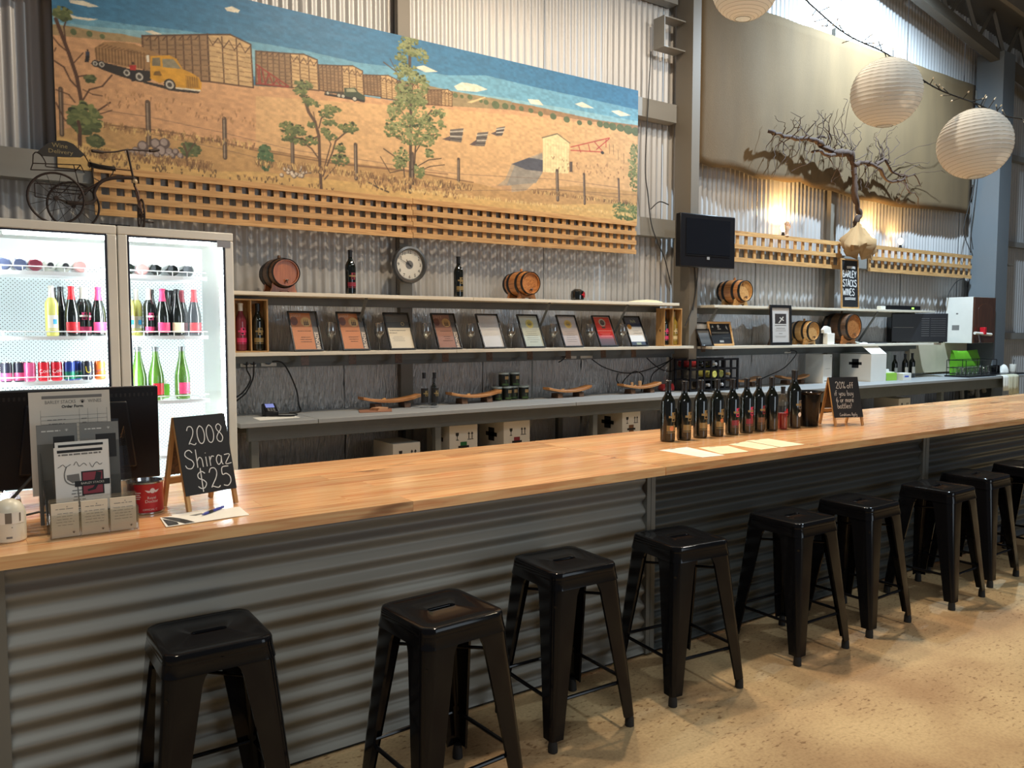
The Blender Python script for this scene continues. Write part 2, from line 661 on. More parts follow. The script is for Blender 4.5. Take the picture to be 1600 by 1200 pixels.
def chalk_w(body, h, track=.06, sx=1.0):
    return sum(h * .4 * sx if c == ' ' else (GL[c][0] + track) * h * sx for c in body)
# ------------------------------------------------------------------ the shed
def roof_z(x):
    return 7.30 - 0.10 * x


def struct(o):
    o['kind'] = 'structure'
    return o


def floor_mat():
    m = bpy.data.materials.new('sandy_concrete')
    m.use_nodes = True
    N, L = m.node_tree.nodes, m.node_tree.links
    b = N['Principled BSDF']
    tc = N.new('ShaderNodeTexCoord')

    def noise(sc_, det, st=(1, 1, 1)):
        mp = N.new('ShaderNodeMapping')
        mp.inputs['Scale'].default_value = st
        L.new(tc.outputs['Object'], mp.inputs[0])
        n = N.new('ShaderNodeTexNoise')
        n.inputs['Scale'].default_value = sc_
        n.inputs['Detail'].default_value = det
        L.new(mp.outputs[0], n.inputs['Vector'])
        return n

    def ramp(src, p0, c0, p1, c1):
        r = N.new('ShaderNodeValToRGB')
        r.color_ramp.elements[0].position, r.color_ramp.elements[0].color = p0, c0
        r.color_ramp.elements[1].position, r.color_ramp.elements[1].color = p1, c1
        L.new(src, r.inputs[0])
        return r

    base = ramp(noise(1.6, 5).outputs[0], .35, rgb(170, 136, 96), .65, rgb(208, 180, 134))
    fleck = ramp(noise(30, 6, (1, 2.2, 1)).outputs[0], .575, (1, 1, 1, 1), .66, (.46, .37, .28, 1))
    gate = ramp(noise(2.3, 3).outputs[0], .34, (0, 0, 0, 1), .60, (1, 1, 1, 1))
    mx = N.new('ShaderNodeMix')
    mx.data_type = 'RGBA'
    mx.blend_type = 'MULTIPLY'
    L.new(gate.outputs[0], mx.inputs[0])
    L.new(base.outputs[0], mx.inputs[6])
    L.new(fleck.outputs[0], mx.inputs[7])
    fine = ramp(noise(75, 3).outputs[0], .3, (.84, .82, .8, 1), .6, (1, 1, 1, 1))
    m2 = N.new('ShaderNodeMix')
    m2.data_type = 'RGBA'
    m2.blend_type = 'MULTIPLY'
    m2.inputs[0].default_value = 1
    L.new(mx.outputs[2], m2.inputs[6])
    L.new(fine.outputs[0], m2.inputs[7])
    L.new(m2.outputs[2], b.inputs['Base Color'])
    b.inputs['Roughness'].default_value = .75
    bp = N.new('ShaderNodeBump')
    bp.inputs['Strength'].default_value = .35
    bp.inputs['Distance'].default_value = .004
    L.new(noise(40, 5).outputs[0], bp.inputs['Height'])
    L.new(bp.outputs[0], b.inputs['Normal'])
    return m


struct(box('floor', -5, 19, -9, 6.3, -.1, 0, floor_mat()))

# roof lining, sloping down to the right, and its purlins
ROOF = mat('roof_lining', rgb(96, 92, 86), .6, .1)
mb = MB()
mb.prism([(-5, roof_z(-5)), (19, roof_z(19)), (19, roof_z(19) + .08), (-5, roof_z(-5) + .08)], -9, 6.3)
struct(mb.build('ceiling', ROOF))
for i, y in enumerate((5.3, 4.2, 3.1)):
    mb = MB()
    mb.prism([(8, roof_z(8) - .16), (17, roof_z(17) - .16), (17, roof_z(17) - .004), (8, roof_z(8) - .004)], y, y + .06)
    struct(mb.build('trim_%d' % (20 + i), COLUMN))

# back wall: corrugated sheets, each its own piece, laid side by side on the girts
WY = 6.04
wall = thing('wall_back', None, None)
struct(wall)
wp, wd = .076, .0095
x = -1.52
k = 0
while x < 17.4:
    n = 80
    mb = MB()
    vs, fs = [], []
    dy = .006 * (k % 2)
    for i in range(n + 1):
        xx = x + .758 * i / n
        yy = WY + dy - wd * math.cos(2 * PI * 10 * i / n)
        zt = roof_z(xx) - .004
        vs += [(xx, yy, .0), (xx, yy, zt)]
    for i in range(n):
        fs.append((2 * i, 2 * i + 2, 2 * i + 3, 2 * i + 1))
    mb.add(vs, fs)
    mb.build('corrugated_sheet', SHEET, wall, angle=60)
    x += .76
    k += 1
struct(box('wall_outer', -5, 19, 6.12, 6.22, 0, 5.3, mat('outer_shade', (.05, .05, .05, 1), .9)))

# silver foil lining behind shelves and bench, in taped lengths
lining = struct(thing('wall_lining', None, None))
xs = [1.30, 2.55, 3.85, 4.98, 6.14]
for a, b in list(zip(xs, xs[1:])) + [(6.28, 7.5), (7.5, 8.84), (8.96, 10.2), (10.2, 11.3)]:
    g = MB()
    nx, nz = 14, 20
    vs = [(a + .004 + (b - a - .008) * i / nx, 5.985 + random.uniform(-.008, .008) - (.012 if i % 5 == 2 else 0), .02 + 1.77 * j / nz) for j in range(nz + 1) for i in range(nx + 1)]
    g.add(vs, [(j * (nx + 1) + i, j * (nx + 1) + i + 1, (j + 1) * (nx + 1) + i + 1, (j + 1) * (nx + 1) + i) for j in range(nz) for i in range(nx)])
    g.build('foil_sheet', FOIL, lining, angle=80)

# girts (C sections), columns, gable truss
tn = [0]


def trim(mbx, m, bevel=0):
    tn[0] += 1
    return struct(mbx.build('trim_%d' % tn[0], m, None, bevel))


def girt(x0, x1, z0, z1, y0=5.90, y1=6.02):
    mb = MB()
    mb.prism([(y0, z0), (y1, z0), (y1, z0 + .012), (y0 + .012, z0 + .012), (y0 + .012, z1 - .012), (y1, z1 - .012), (y1, z1), (y0, z1)], x0, x1, 'yz')
    trim(mb, GIRT)


for z0, z1 in ((2.52, 2.70), (3.68, 3.86), (4.85, 5.0)):
    girt(-1.5, 6.15, z0, z1)
for z0, z1 in ((2.36, 2.50), (3.68, 3.86), (4.9, 5.02)):
    girt(6.28, 12.28, z0, z1)
for z0, z1 in ((1.44, 1.54), (2.88, 2.96), (4.2, 4.28)):
    girt(12.66, 17, z0, z1, 5.94)


def column(x0, x1, y0, y1, z1, m, t=.014):
    """steel post: front flange, web and rear flange"""
    mb = MB()
    mb.box(x0, x1, y0, y0 + t, 0, z1)
    mb.box(x0, x0 + t, y0 + t, y1 - t, 0, z1)
    mb.box(x0, x1, y1 - t, y1, 0, z1)
    trim(mb, m)


column(6.16, 6.275, 5.70, 5.925, roof_z(6.2) - .2, COLUMN)
column(12.30, 12.64, 5.56, 5.93, 5.50, BLUECOL)
for xx in (3.02, 8.86):
    mb = MB()
    mb.box(xx, xx + .11, 5.925, 5.98, 0, 5.2 if xx > 5 else 5.6)
    trim(mb, COLUMN)
mb = MB()                                                     # cleat box left of the near column
mb.box(5.86, 5.872, 5.80, 5.95, 4.36, 4.66)
mb.box(5.872, 6.16, 5.80, 5.95, 4.648, 4.66)
mb.box(5.872, 6.16, 5.80, 5.95, 4.36, 4.372)
trim(mb, GIRT)

mb = MB()                                                     # truss bottom chord along the gable
ch = lambda x: 5.86 - .172 * (x - 10.4)
mb.prism([(6.4, ch(6.4) - .15), (17, ch(17) - .15), (17, ch(17)), (6.4, ch(6.4))], 5.62, 5.74)
trim(mb, TRUSS)
for i in range(8):
    a = 10.2 + i * .8
    for p, q in ((a, a + .4), (a + .8, a + .4)):
        mb = MB()
        mb.tube([(p, 5.69, ch(p) - .03), (q, 5.69, roof_z(q) - .02)], .032, 4)
        trim(mb, TRUSS)
mb = MB()
mb.box(12.64, 12.70, 5.62, 5.70, 2.50, 2.54)
mb.box(12.64, 12.95, 5.60, 5.72, 2.53, 2.55)
trim(mb, COLUMN)

# wooden service rails for the sockets, under both shelves
for x0, x1 in ((1.50, 6.14), (6.29, 11.2)):
    mb = MB()
    mb.box(x0, x1, 5.915, 5.96, 1.30, 1.40)
    trim(mb, BENCHSTEEL)
mb = MB()
mb.box(10.7, 12.25, 5.90, 5.97, .99, 1.42)
trim(mb, CREAM)

# ------------------------------------------------------------------ bar counter
bar = thing('bar_counter', 'long timber topped bar with grey corrugated zinc front', 'bar counter', (0, 0, 0))
random.seed(11)
stave_me = {}
for s0, s1 in ((-1.2, 2.746), (2.750, 5.429), (5.433, 9.2)):
    rows = 9
    for r in range(rows):
        y0 = 2.675 + 1.075 * r / rows
        y1 = 2.675 + 1.075 * (r + 1) / rows - .0007
        cuts = [s0]
        while s1 - cuts[-1] > 2.0:
            cuts.append(cuts[-1] + random.uniform(.9, 1.7))
        cuts.append(s1)
        for a, b in zip(cuts, cuts[1:]):
            box('stave', a, b - .0006, y0, y1, .890, .930 - random.uniform(0, .0004), BARWOOD, bar)


def hcorr(x0, x1, z0, z1, y):
    n = int((z1 - z0) / .076 * 12)
    vs, fs = [], []
    for i in range(n + 1):
        z = z0 + (z1 - z0) * i / n
        yy = y + .011 - .011 * math.cos(2 * PI * (z - z0) / .0768)
        vs += [(x0, yy, z), (x1, yy, z), ]
    for i in range(n):
        fs.append((2 * i, 2 * i + 1, 2 * i + 3, 2 * i + 2))
    return MB().add(vs, fs)


for x0, x1 in ((.10, 2.705), (2.752, 5.19), (5.255, 9.1)):
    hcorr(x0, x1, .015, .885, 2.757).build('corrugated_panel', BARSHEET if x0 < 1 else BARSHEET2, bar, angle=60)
for x0, x1 in ((-1.0, .105), (2.70, 2.724), (2.727, 2.755), (5.185, 5.215), (5.22, 5.258)):
    box('corner_trim', x0, x1, 2.748 if x0 > 0 else 2.750, 2.80, .012, .888, BARPOST, bar)
for x0 in (-.9, 2.69, 5.2, 9.0):
    box('support_post', x0, x0 + .07, 3.55, 3.62, 0, .889, BENCHSTEEL, bar)
    box('rail', x0, x0 + .05, 2.80, 3.55, .84, .889, BENCHSTEEL, bar)
box('kick_strip', -1.0, 9.1, 2.775, 2.80, 0, .02, RUBBER, bar)

# ------------------------------------------------------------------ back benches
bl = thing('back_bench', 'long grey topped bench under the award shelves', 'bench', (0, 0, 0))
for x0, x1 in ((1.53, 2.06), (2.063, 4.35), (4.353, 6.13)):
    box('worktop', x0, x1 - .002, 5.29, 5.93, .935, .965, BENCHTOP, bl, .002)
box('apron', 1.60, 6.1, 5.36, 5.40, .835, .934, BENCHSTEEL, bl)
box('apron', 1.60, 6.1, 5.86, 5.90, .835, .934, BENCHSTEEL, bl)
for xx in (1.62, 3.02, 4.6, 6.05):
    box('leg', xx, xx + .05, 5.36, 5.41, 0, .834, BENCHSTEEL, bl)
    box('leg', xx, xx + .05, 5.85, 5.90, 0, .834, BENCHSTEEL, bl)
MB().tube([(3.20, 5.62, .60), (3.06, 5.46, .83)], .03, 4).build('brace', BENCHSTEEL, bl)
box('lower_shelf', 1.60, 6.1, 5.36, 5.90, .42, .45, BENCHSTEEL, bl)

br = thing('back_bench', 'grey topped bench behind the bottle row, right of the steel column', 'bench', (0, 0, 0))
for x0, x1, y1 in ((6.32, 9.3, 5.93), (9.303, 12.28, 5.93), (12.28, 12.62, 5.54)):
    box('worktop', x0, x1 - .002, 5.13, y1, .93, .96, BENCHTOP, br, .002)
box('apron', 6.4, 12.2, 5.20, 5.24, .80, .929, BENCHSTEEL, br)
for xx in (6.4, 8.2, 10.2, 12.15):
    box('leg', xx, xx + .06, 5.20, 5.26, 0, .799, BENCHSTEEL, br)
    box('leg', xx, xx + .06, 5.82, 5.88, 0, .929, BENCHSTEEL, br)
box('lower_shelf', 6.4, 12.2, 5.20, 5.88, .42, .45, BENCHSTEEL, br)

# ------------------------------------------------------------------ wall shelves
def shelf(label, xs, z, y0=5.60, y1=5.90, lo=False, braces=()):
    t = thing('wall_shelf', label, 'shelf', (0, 0, 0))
    for a, b in zip(xs, xs[1:]):
        box('shelf_board', a, b - .003, y0, y1, z - .026, z, SHELFW, t, .002)
    box('back_rail', xs[0], xs[-1], y1 - .03, y1 + .01, z - .085, z - .027, BENCHSTEEL, t)
    for bx in braces:
        MB().tube([(bx, y0 + .03, z - .028), (bx, y1 - .02, z - .39)], .014, 4).build('brace', BENCHSTEEL, t)
    return t


shelf('long cream top shelf holding the clock side barrels and magnums', [1.50, 3.52, 5.915], 1.843, braces=(2.585, 4.325, 5.25))
shelf('long cream lower shelf with the row of leaning awards', [1.50, 3.36, 6.13], 1.420)
shelf('short white top shelf right of the steel column', [6.42, 8.75, 10.75], 1.836, braces=(6.5, 9.45))
shelf('short white lower shelf with the framed certificate on it', [6.32, 8.6, 10.80], 1.412, y0=5.53)
# ------------------------------------------------------------------ bar stools
def stool_meshes():
    n = 64

    def rrect(h, r, z, k=0):
        pts = []
        per = n // 4
        for q in range(4):
            cx, cy = [(1, 1), (-1, 1), (-1, -1), (1, -1)][q]
            for i in range(per):
                # walk: half the samples round the corner, half along the edge
                t = i / (per - 1)
                a = q * PI / 2 + t * PI / 2
                pts.append((cx * (h - r) + r * math.cos(a), cy * (h - r) + r * math.sin(a), z))
        return pts

    def slot(hx, r, z):
        pts = []
        per = n // 4
        for q in range(4):
            for i in range(per):
                a = q * PI / 2 + i / (per - 1) * PI / 2
                cx = 1 if q in (0, 3) else -1
                pts.append((cx * (hx - r) + r * math.cos(a), r * math.sin(a), z))
        return pts

    top = MB()
    z = .660
    loops = [slot(.050, .011, z - .022), slot(.050, .011, z - .006), slot(.053, .014, z - .001), slot(.057, .018, z - .002),
             rrect(.10, .03, z - .0035), rrect(.135, .035, z - .003), rrect(.147, .037, z), rrect(.153, .040, z - .003),
             rrect(.156, .042, z - .010), rrect(.157, .042, z - .026), rrect(.1566, .041, z - .028), rrect(.163, .040, z - .066), rrect(.160, .038, z - .066), rrect(.150, .036, z - .03), rrect(.10, .03, z - .012)]
    top.loft(loops, caps=False)
    seat = top.mesh('seat', BLACKGLOSS, 40)
    # one leg at the +x +y corner: a tapering folded channel
    leg = MB()
    loops = []
    for t in (0, .04, .08, .12, .3, .55, .8, .93, 1):
        zz = .632 - t * (.632 - .045)
        c = .157 + t * .049
        arm = .072 - .038 * t + (.05 * (1 - t / .12) ** 2 if t < .12 else 0)
        r = .040 - .020 * t
        th = .0035

        def corner(off):
            pts = []
            rr = max(.004, r - off)
            e = c - off
            pts.append((e, c - r - arm, zz))
            for i in range(6):
                a = i / 5 * PI / 2
                pts.append((e - rr + rr * math.cos(a), e - rr + rr * math.sin(a), zz))
            pts.append((c - r - arm, e, zz))
            return pts
        o_, i_ = corner(0), corner(th)
        # lips folded inwards on both arms
        lip = .010
        a0 = (c - lip, c - r - arm - .0005, zz)
        a1 = (c - r - arm - .0005, c - lip, zz)
        loops.append(o_ + [a1] + i_[::-1] + [a0])
    leg.loft(loops)
    foot = MB()
    foot.lathe([(.016, .0), (.019, .002), (.018, .03), (.014, .052)], 12, c=(.188, .188, 0))
    rods = {}
    a, zr = .170, .185
    e = .157 + .049 * (.632 - zr) / .587 - .012
    rods['lower'] = MB().tube([(-e + .02, e - .004, zr), (e - .02, e - .004, zr)], .0075, 8).mesh('footrest_bar', BLACKGLOSS)
    e2 = .155
    rods['x1'] = MB().tube([(-e2, -e2, .535), (e2, e2, .535)], .006, 8).mesh('cross_brace', BLACKGLOSS)
    rods['x2'] = MB().tube([(-e2, e2, .528), (e2, -e2, .528)], .006, 8).mesh('cross_brace', BLACKGLOSS)
    return seat, leg.mesh('leg', BLACKGLOSS, 40), foot.mesh('foot_cap', RUBBER), rods


_seat, _leg, _foot, _rods = stool_meshes()


def stool(x, y, deg, label):
    t = thing('bar_stool', label, 'stool', (x, y, 0), R(deg), 'black metal bar stools along the bar')
    link('seat', _seat, t)
    for q in range(4):
        l = link('leg', _leg, t, rot=(0, 0, q * PI / 2))
        link('foot_cap', _foot, l)
        link('footrest_bar', _rods['lower'], t, rot=(0, 0, q * PI / 2))
    link('cross_brace', _rods['x1'], t)
    link('cross_brace', _rods['x2'], t)
    return t


for x, y, a, lab in (
        (.615, 2.50, -1, 'glossy black metal stool nearest the camera, leftmost along the bar'),
        (1.300, 2.275, 3, 'black metal stool pulled furthest out from the bar, second from the left'),
        (1.985, 2.485, -2, 'black metal stool third from the left, left of the joint in the zinc front'),
        (2.635, 2.475, -6, 'black metal stool just right of the first zinc front joint, fourth from left'),
        (3.405, 2.45, -1, 'black metal stool fifth from the left, below the bottle row'),
        (4.00, 2.46, 1, 'black metal stool sixth from the left, overlapped by its left neighbour'),
        (4.76, 2.43, 2, 'black metal stool seventh from left with a bright warm edge highlight'),
        (5.36, 2.50, 2, 'black metal stool eighth from left, half hidden behind the seventh'),
        (6.02, 2.48, 1, 'farthest black metal stool, cut by the right edge of the view')):
    stool(x, y, a, lab)
# painted scene, in millimetres from the lower left corner of the panel
MURAL = [['p',(104,158,184),[[-5,968],[172,956],[434,972],[793,1005],[1271,1024],[1649,1035],[2057,1027],[2498,1059],[2853,1072],[3230,1138],[3703,1128],[4214,1128],[5004,1122],[5006,950],[2790,793],[1266,782],[-3,794]]],
['p',(134,178,192),[[0,896],[244,916],[589,955],[961,1006],[1270,971],[1747,960],[2272,949],[2852,958],[3496,984],[4215,1001],[5006,1012],[5007,938],[2790,793],[1266,782],[-3,794]]],
['p',(222,216,196),[[95,1049],[176,1063],[267,1046],[211,1031],[103,1033]]],
['p',(222,216,196),[[4,970],[66,969],[136,955],[264,966],[208,946],[82,939],[7,924]]],
['p',(222,216,196),[[1058,1214],[1108,1236],[1163,1221],[1151,1200],[1074,1196]]],
['p',(222,216,196),[[535,949],[580,963],[644,950],[589,936]]],
['p',(222,216,196),[[2541,1082],[2629,1111],[2762,1084],[2643,1060]]],
['p',(222,216,196),[[2913,994],[2991,1040],[3133,1045],[3246,1024],[3133,985],[2944,967]]],
['p',(222,216,196),[[4205,1054],[4291,1085],[4437,1050],[4291,1036]]],
['p',(222,216,196),[[4647,1057],[4749,1080],[4905,1055],[4770,1026]]],
['p',(222,216,196),[[3668,1011],[3791,1024],[3845,984],[3703,975]]],
['p',(160,138,100),[[-8,880],[134,891],[280,891],[394,902],[519,899],[514,712],[-16,616]]],
['p',(150,132,98),[[2664,958],[2898,953],[3165,957],[3496,963],[3496,847],[2663,773]]],
['p',(150,118,84),[[3496,956],[3703,962],[3954,958],[4253,953],[4527,950],[5013,974],[5015,798],[3496,600]]],
['p',(198,152,112),[[-10,817],[132,826],[279,841],[508,866],[513,691],[-18,557]]],
['p',(204,158,116),[[-3,813],[242,835],[516,857],[955,728],[1265,719],[1744,773],[2382,790],[2790,819],[3496,891],[3991,910],[4527,930],[5007,938],[5020,10],[-33,-116]]],
['p',(210,170,122),[[1263,648],[2790,793],[3918,882],[5007,926],[5019,54],[2846,-8],[1253,150]]],
['e',(92,104,70),[115,857],18,20],
['e',(92,104,70),[206,864],18,20],
['e',(92,104,70),[280,863],15,16],
['e',(92,104,70),[2925,923],25,21],
['e',(92,104,70),[2988,923],18,16],
['e',(92,104,70),[3069,931],26,21],
['e',(92,104,70),[3178,917],19,16],
['e',(92,104,70),[3230,914],26,22],
['e',(92,104,70),[3328,908],40,33],
['e',(92,104,70),[3428,913],34,27],
['e',(92,104,70),[3509,915],28,22],
['e',(92,104,70),[3599,918],27,22],
['e',(92,104,70),[3703,917],28,22],
['e',(92,104,70),[3810,905],28,23],
['e',(92,104,70),[3954,904],37,29],
['e',(92,104,70),[4110,899],37,28],
['e',(92,104,70),[4261,892],31,23],
['e',(92,104,70),[4385,910],31,23],
['e',(92,104,70),[4511,916],40,30],
['e',(92,104,70),[4591,916],41,30],
['e',(92,104,70),[4673,915],49,36],
['e',(92,104,70),[4771,917],50,36],
['e',(92,104,70),[4871,913],59,43],
['e',(92,104,70),[4973,909],60,43],
['p',(214,190,140),[[3038,884],[3214,958],[3230,952],[3085,885]]],
['p',(146,116,84),[[2664,923],[2791,944],[2795,820],[2670,807]]],
['p',(196,164,118),[[2791,944],[2852,958],[2895,942],[2894,829],[2795,820]]],
['l',(84,58,40),7,[[2664,923],[2791,944]]],
['l',(84,58,40),7,[[2791,944],[2795,820]]],
['l',(84,58,40),7,[[2795,820],[2670,807]]],
['l',(84,58,40),7,[[2670,807],[2664,923]]],
['l',(84,58,40),7,[[2791,944],[2852,958]]],
['l',(84,58,40),7,[[2852,958],[2895,942]]],
['l',(84,58,40),7,[[2895,942],[2894,829]]],
['l',(84,58,40),7,[[2894,829],[2795,820]]],
['l',(84,58,40),7,[[2795,820],[2791,944]]],
['l',(84,58,40),5.6000000000000005,[[2696,928],[2701,810]]],
['l',(84,58,40),4.2,[[2680,911],[2696,928]]],
['l',(84,58,40),5.6000000000000005,[[2727,933],[2732,813]]],
['l',(84,58,40),4.2,[[2711,916],[2727,933]]],
['l',(84,58,40),5.6000000000000005,[[2759,939],[2763,816]]],
['l',(84,58,40),4.2,[[2743,922],[2759,939]]],
['l',(84,58,40),5.6000000000000005,[[2825,945],[2828,823]]],
['l',(84,58,40),5.6000000000000005,[[2860,946],[2861,826]]],
['d',(140,108,74),4,[2792,930],[2895,929]],
['d',(112,86,60),4,[2665,910],[2792,930]],
['d',(140,108,74),4,[2792,916],[2895,917]],
['d',(112,86,60),4,[2665,897],[2792,916]],
['d',(140,108,74),4,[2792,903],[2894,904]],
['d',(112,86,60),4,[2666,884],[2792,903]],
['d',(140,108,74),4,[2793,889],[2894,891]],
['d',(112,86,60),4,[2667,871],[2793,889]],
['d',(140,108,74),4,[2793,875],[2894,879]],
['d',(112,86,60),4,[2668,858],[2793,875]],
['d',(140,108,74),4,[2794,861],[2894,866]],
['d',(112,86,60),4,[2668,845],[2794,861]],
['d',(140,108,74),4,[2794,847],[2894,854]],
['d',(112,86,60),4,[2669,832],[2794,847]],
['d',(140,108,74),4,[2794,833],[2894,841]],
['d',(112,86,60),4,[2670,819],[2794,833]],
['l',(84,58,40),4.2,[[2791,934],[2804,919],[2817,933]]],
['l',(84,58,40),4.2,[[2817,933],[2830,918],[2843,932]]],
['l',(84,58,40),4.2,[[2843,932],[2855,917],[2869,932]]],
['l',(84,58,40),4.2,[[2869,932],[2881,917],[2895,931]]],
['p',(146,116,84),[[2390,949],[2526,960],[2531,804],[2389,800]]],
['p',(196,164,118),[[2526,960],[2598,972],[2660,958],[2663,805],[2531,804]]],
['l',(84,58,40),7,[[2390,949],[2526,960]]],
['l',(84,58,40),7,[[2526,960],[2531,804]]],
['l',(84,58,40),7,[[2531,804],[2389,800]]],
['l',(84,58,40),7,[[2389,800],[2390,949]]],
['l',(84,58,40),7,[[2526,960],[2598,972]]],
['l',(84,58,40),7,[[2598,972],[2660,958]]],
['l',(84,58,40),7,[[2660,958],[2663,805]]],
['l',(84,58,40),7,[[2663,805],[2531,804]]],
['l',(84,58,40),7,[[2531,804],[2526,960]]],
['l',(84,58,40),5.6000000000000005,[[2424,952],[2424,801]]],
['l',(84,58,40),4.2,[[2407,932],[2424,952]]],
['l',(84,58,40),5.6000000000000005,[[2458,954],[2460,802]]],
['l',(84,58,40),4.2,[[2440,935],[2458,954]]],
['l',(84,58,40),5.6000000000000005,[[2492,957],[2495,803]]],
['l',(84,58,40),4.2,[[2474,938],[2492,957]]],
['l',(84,58,40),5.6000000000000005,[[2570,962],[2575,804]]],
['l',(84,58,40),5.6000000000000005,[[2615,963],[2619,805]]],
['d',(140,108,74),4,[2526,943],[2660,941]],
['d',(112,86,60),4,[2390,932],[2526,943]],
['d',(140,108,74),4,[2527,925],[2661,924]],
['d',(112,86,60),4,[2390,916],[2527,925]],
['d',(140,108,74),4,[2528,908],[2661,907]],
['d',(112,86,60),4,[2390,899],[2528,908]],
['d',(140,108,74),4,[2528,891],[2661,890]],
['d',(112,86,60),4,[2390,883],[2528,891]],
['d',(140,108,74),4,[2529,873],[2662,873]],
['d',(112,86,60),4,[2389,866],[2529,873]],
['d',(140,108,74),4,[2530,856],[2662,856]],
['d',(112,86,60),4,[2389,850],[2530,856]],
['d',(140,108,74),4,[2530,838],[2662,839]],
['d',(112,86,60),4,[2389,833],[2530,838]],
['d',(140,108,74),4,[2531,821],[2663,822]],
['d',(112,86,60),4,[2389,816],[2531,821]],
['l',(84,58,40),4.2,[[2526,950],[2542,928],[2559,949]]],
['l',(84,58,40),4.2,[[2559,949],[2575,927],[2592,949]]],
['l',(84,58,40),4.2,[[2592,949],[2609,927],[2626,948]]],
['l',(84,58,40),4.2,[[2626,948],[2643,926],[2660,947]]],
['p',(146,116,84),[[2098,943],[2242,964],[2250,802],[2107,797]]],
['p',(196,164,118),[[2242,964],[2311,976],[2389,955],[2393,797],[2249,793]]],
['l',(84,58,40),8,[[2098,943],[2242,964]]],
['l',(84,58,40),8,[[2242,964],[2250,802]]],
['l',(84,58,40),8,[[2250,802],[2107,797]]],
['l',(84,58,40),8,[[2107,797],[2098,943]]],
['l',(84,58,40),8,[[2242,964],[2311,976]]],
['l',(84,58,40),8,[[2311,976],[2389,955]]],
['l',(84,58,40),8,[[2389,955],[2393,797]]],
['l',(84,58,40),8,[[2393,797],[2249,793]]],
['l',(84,58,40),8,[[2249,793],[2242,964]]],
['l',(84,58,40),6.4,[[2127,947],[2135,798]]],
['l',(84,58,40),4.8,[[2112,927],[2127,947]]],
['l',(84,58,40),6.4,[[2155,951],[2164,799]]],
['l',(84,58,40),4.8,[[2141,932],[2155,951]]],
['l',(84,58,40),6.4,[[2184,955],[2192,800]]],
['l',(84,58,40),4.8,[[2169,936],[2184,955]]],
['l',(84,58,40),6.4,[[2213,960],[2221,801]]],
['l',(84,58,40),4.8,[[2198,940],[2213,960]]],
['l',(84,58,40),6.4,[[2290,964],[2297,794]]],
['l',(84,58,40),6.4,[[2340,965],[2345,796]]],
['d',(140,108,74),4,[2243,945],[2389,937]],
['d',(112,86,60),4,[2099,927],[2243,946]],
['d',(140,108,74),4,[2244,926],[2390,920]],
['d',(112,86,60),4,[2100,911],[2244,928]],
['d',(140,108,74),4,[2244,907],[2390,902]],
['d',(112,86,60),4,[2101,895],[2244,910]],
['d',(140,108,74),4,[2245,888],[2391,885]],
['d',(112,86,60),4,[2102,878],[2245,892]],
['d',(140,108,74),4,[2246,869],[2391,867]],
['d',(112,86,60),4,[2103,862],[2246,874]],
['d',(140,108,74),4,[2247,850],[2392,849]],
['d',(112,86,60),4,[2104,846],[2247,856]],
['d',(140,108,74),4,[2248,831],[2392,832]],
['d',(112,86,60),4,[2105,830],[2248,838]],
['d',(140,108,74),4,[2249,812],[2392,814]],
['d',(112,86,60),4,[2106,813],[2249,820]],
['l',(84,58,40),4.8,[[2242,954],[2260,928],[2278,952]]],
['l',(84,58,40),4.8,[[2278,952],[2296,926],[2315,950]]],
['l',(84,58,40),4.8,[[2315,950],[2333,924],[2352,947]]],
['l',(84,58,40),4.8,[[2352,947],[2370,921],[2389,945]]],
['p',(146,116,84),[[1737,952],[1923,979],[1929,768],[1744,767]]],
['p',(196,164,118),[[1923,979],[2012,995],[2093,970],[2101,784],[1929,768]]],
['l',(84,58,40),8,[[1737,952],[1923,979]]],
['l',(84,58,40),8,[[1923,979],[1929,768]]],
['l',(84,58,40),8,[[1929,768],[1744,767]]],
['l',(84,58,40),8,[[1744,767],[1737,952]]],
['l',(84,58,40),8,[[1923,979],[2012,995]]],
['l',(84,58,40),8,[[2012,995],[2093,970]]],
['l',(84,58,40),8,[[2093,970],[2101,784]]],
['l',(84,58,40),8,[[2101,784],[1929,768]]],
['l',(84,58,40),8,[[1929,768],[1923,979]]],
['l',(84,58,40),6.4,[[1767,956],[1774,767]]],
['l',(84,58,40),4.8,[[1752,931],[1767,956]]],
['l',(84,58,40),6.4,[[1798,961],[1805,767]]],
['l',(84,58,40),4.8,[[1782,936],[1798,961]]],
['l',(84,58,40),6.4,[[1829,965],[1835,767]]],
['l',(84,58,40),4.8,[[1813,940],[1829,965]]],
['l',(84,58,40),6.4,[[1860,970],[1866,768]]],
['l',(84,58,40),4.8,[[1844,945],[1860,970]]],
['l',(84,58,40),6.4,[[1891,974],[1897,768]]],
['l',(84,58,40),4.8,[[1875,949],[1891,974]]],
['l',(84,58,40),6.4,[[1979,980],[1986,773]]],
['l',(84,58,40),6.4,[[2036,981],[2043,779]]],
['d',(140,108,74),4,[1923,955],[2094,949]],
['d',(112,86,60),4,[1738,931],[1923,955]],
['d',(140,108,74),4,[1924,932],[2095,929]],
['d',(112,86,60),4,[1738,911],[1924,932]],
['d',(140,108,74),4,[1925,909],[2096,908]],
['d',(112,86,60),4,[1739,890],[1925,909]],
['d',(140,108,74),4,[1925,885],[2097,888]],
['d',(112,86,60),4,[1740,870],[1925,885]],
['d',(140,108,74),4,[1926,862],[2098,867]],
['d',(112,86,60),4,[1741,849],[1926,862]],
['d',(140,108,74),4,[1927,838],[2099,846]],
['d',(112,86,60),4,[1742,829],[1927,838]],
['d',(140,108,74),4,[1927,815],[2100,825]],
['d',(112,86,60),4,[1742,808],[1927,815]],
['d',(140,108,74),4,[1928,791],[2101,805]],
['d',(112,86,60),4,[1743,787],[1928,791]],
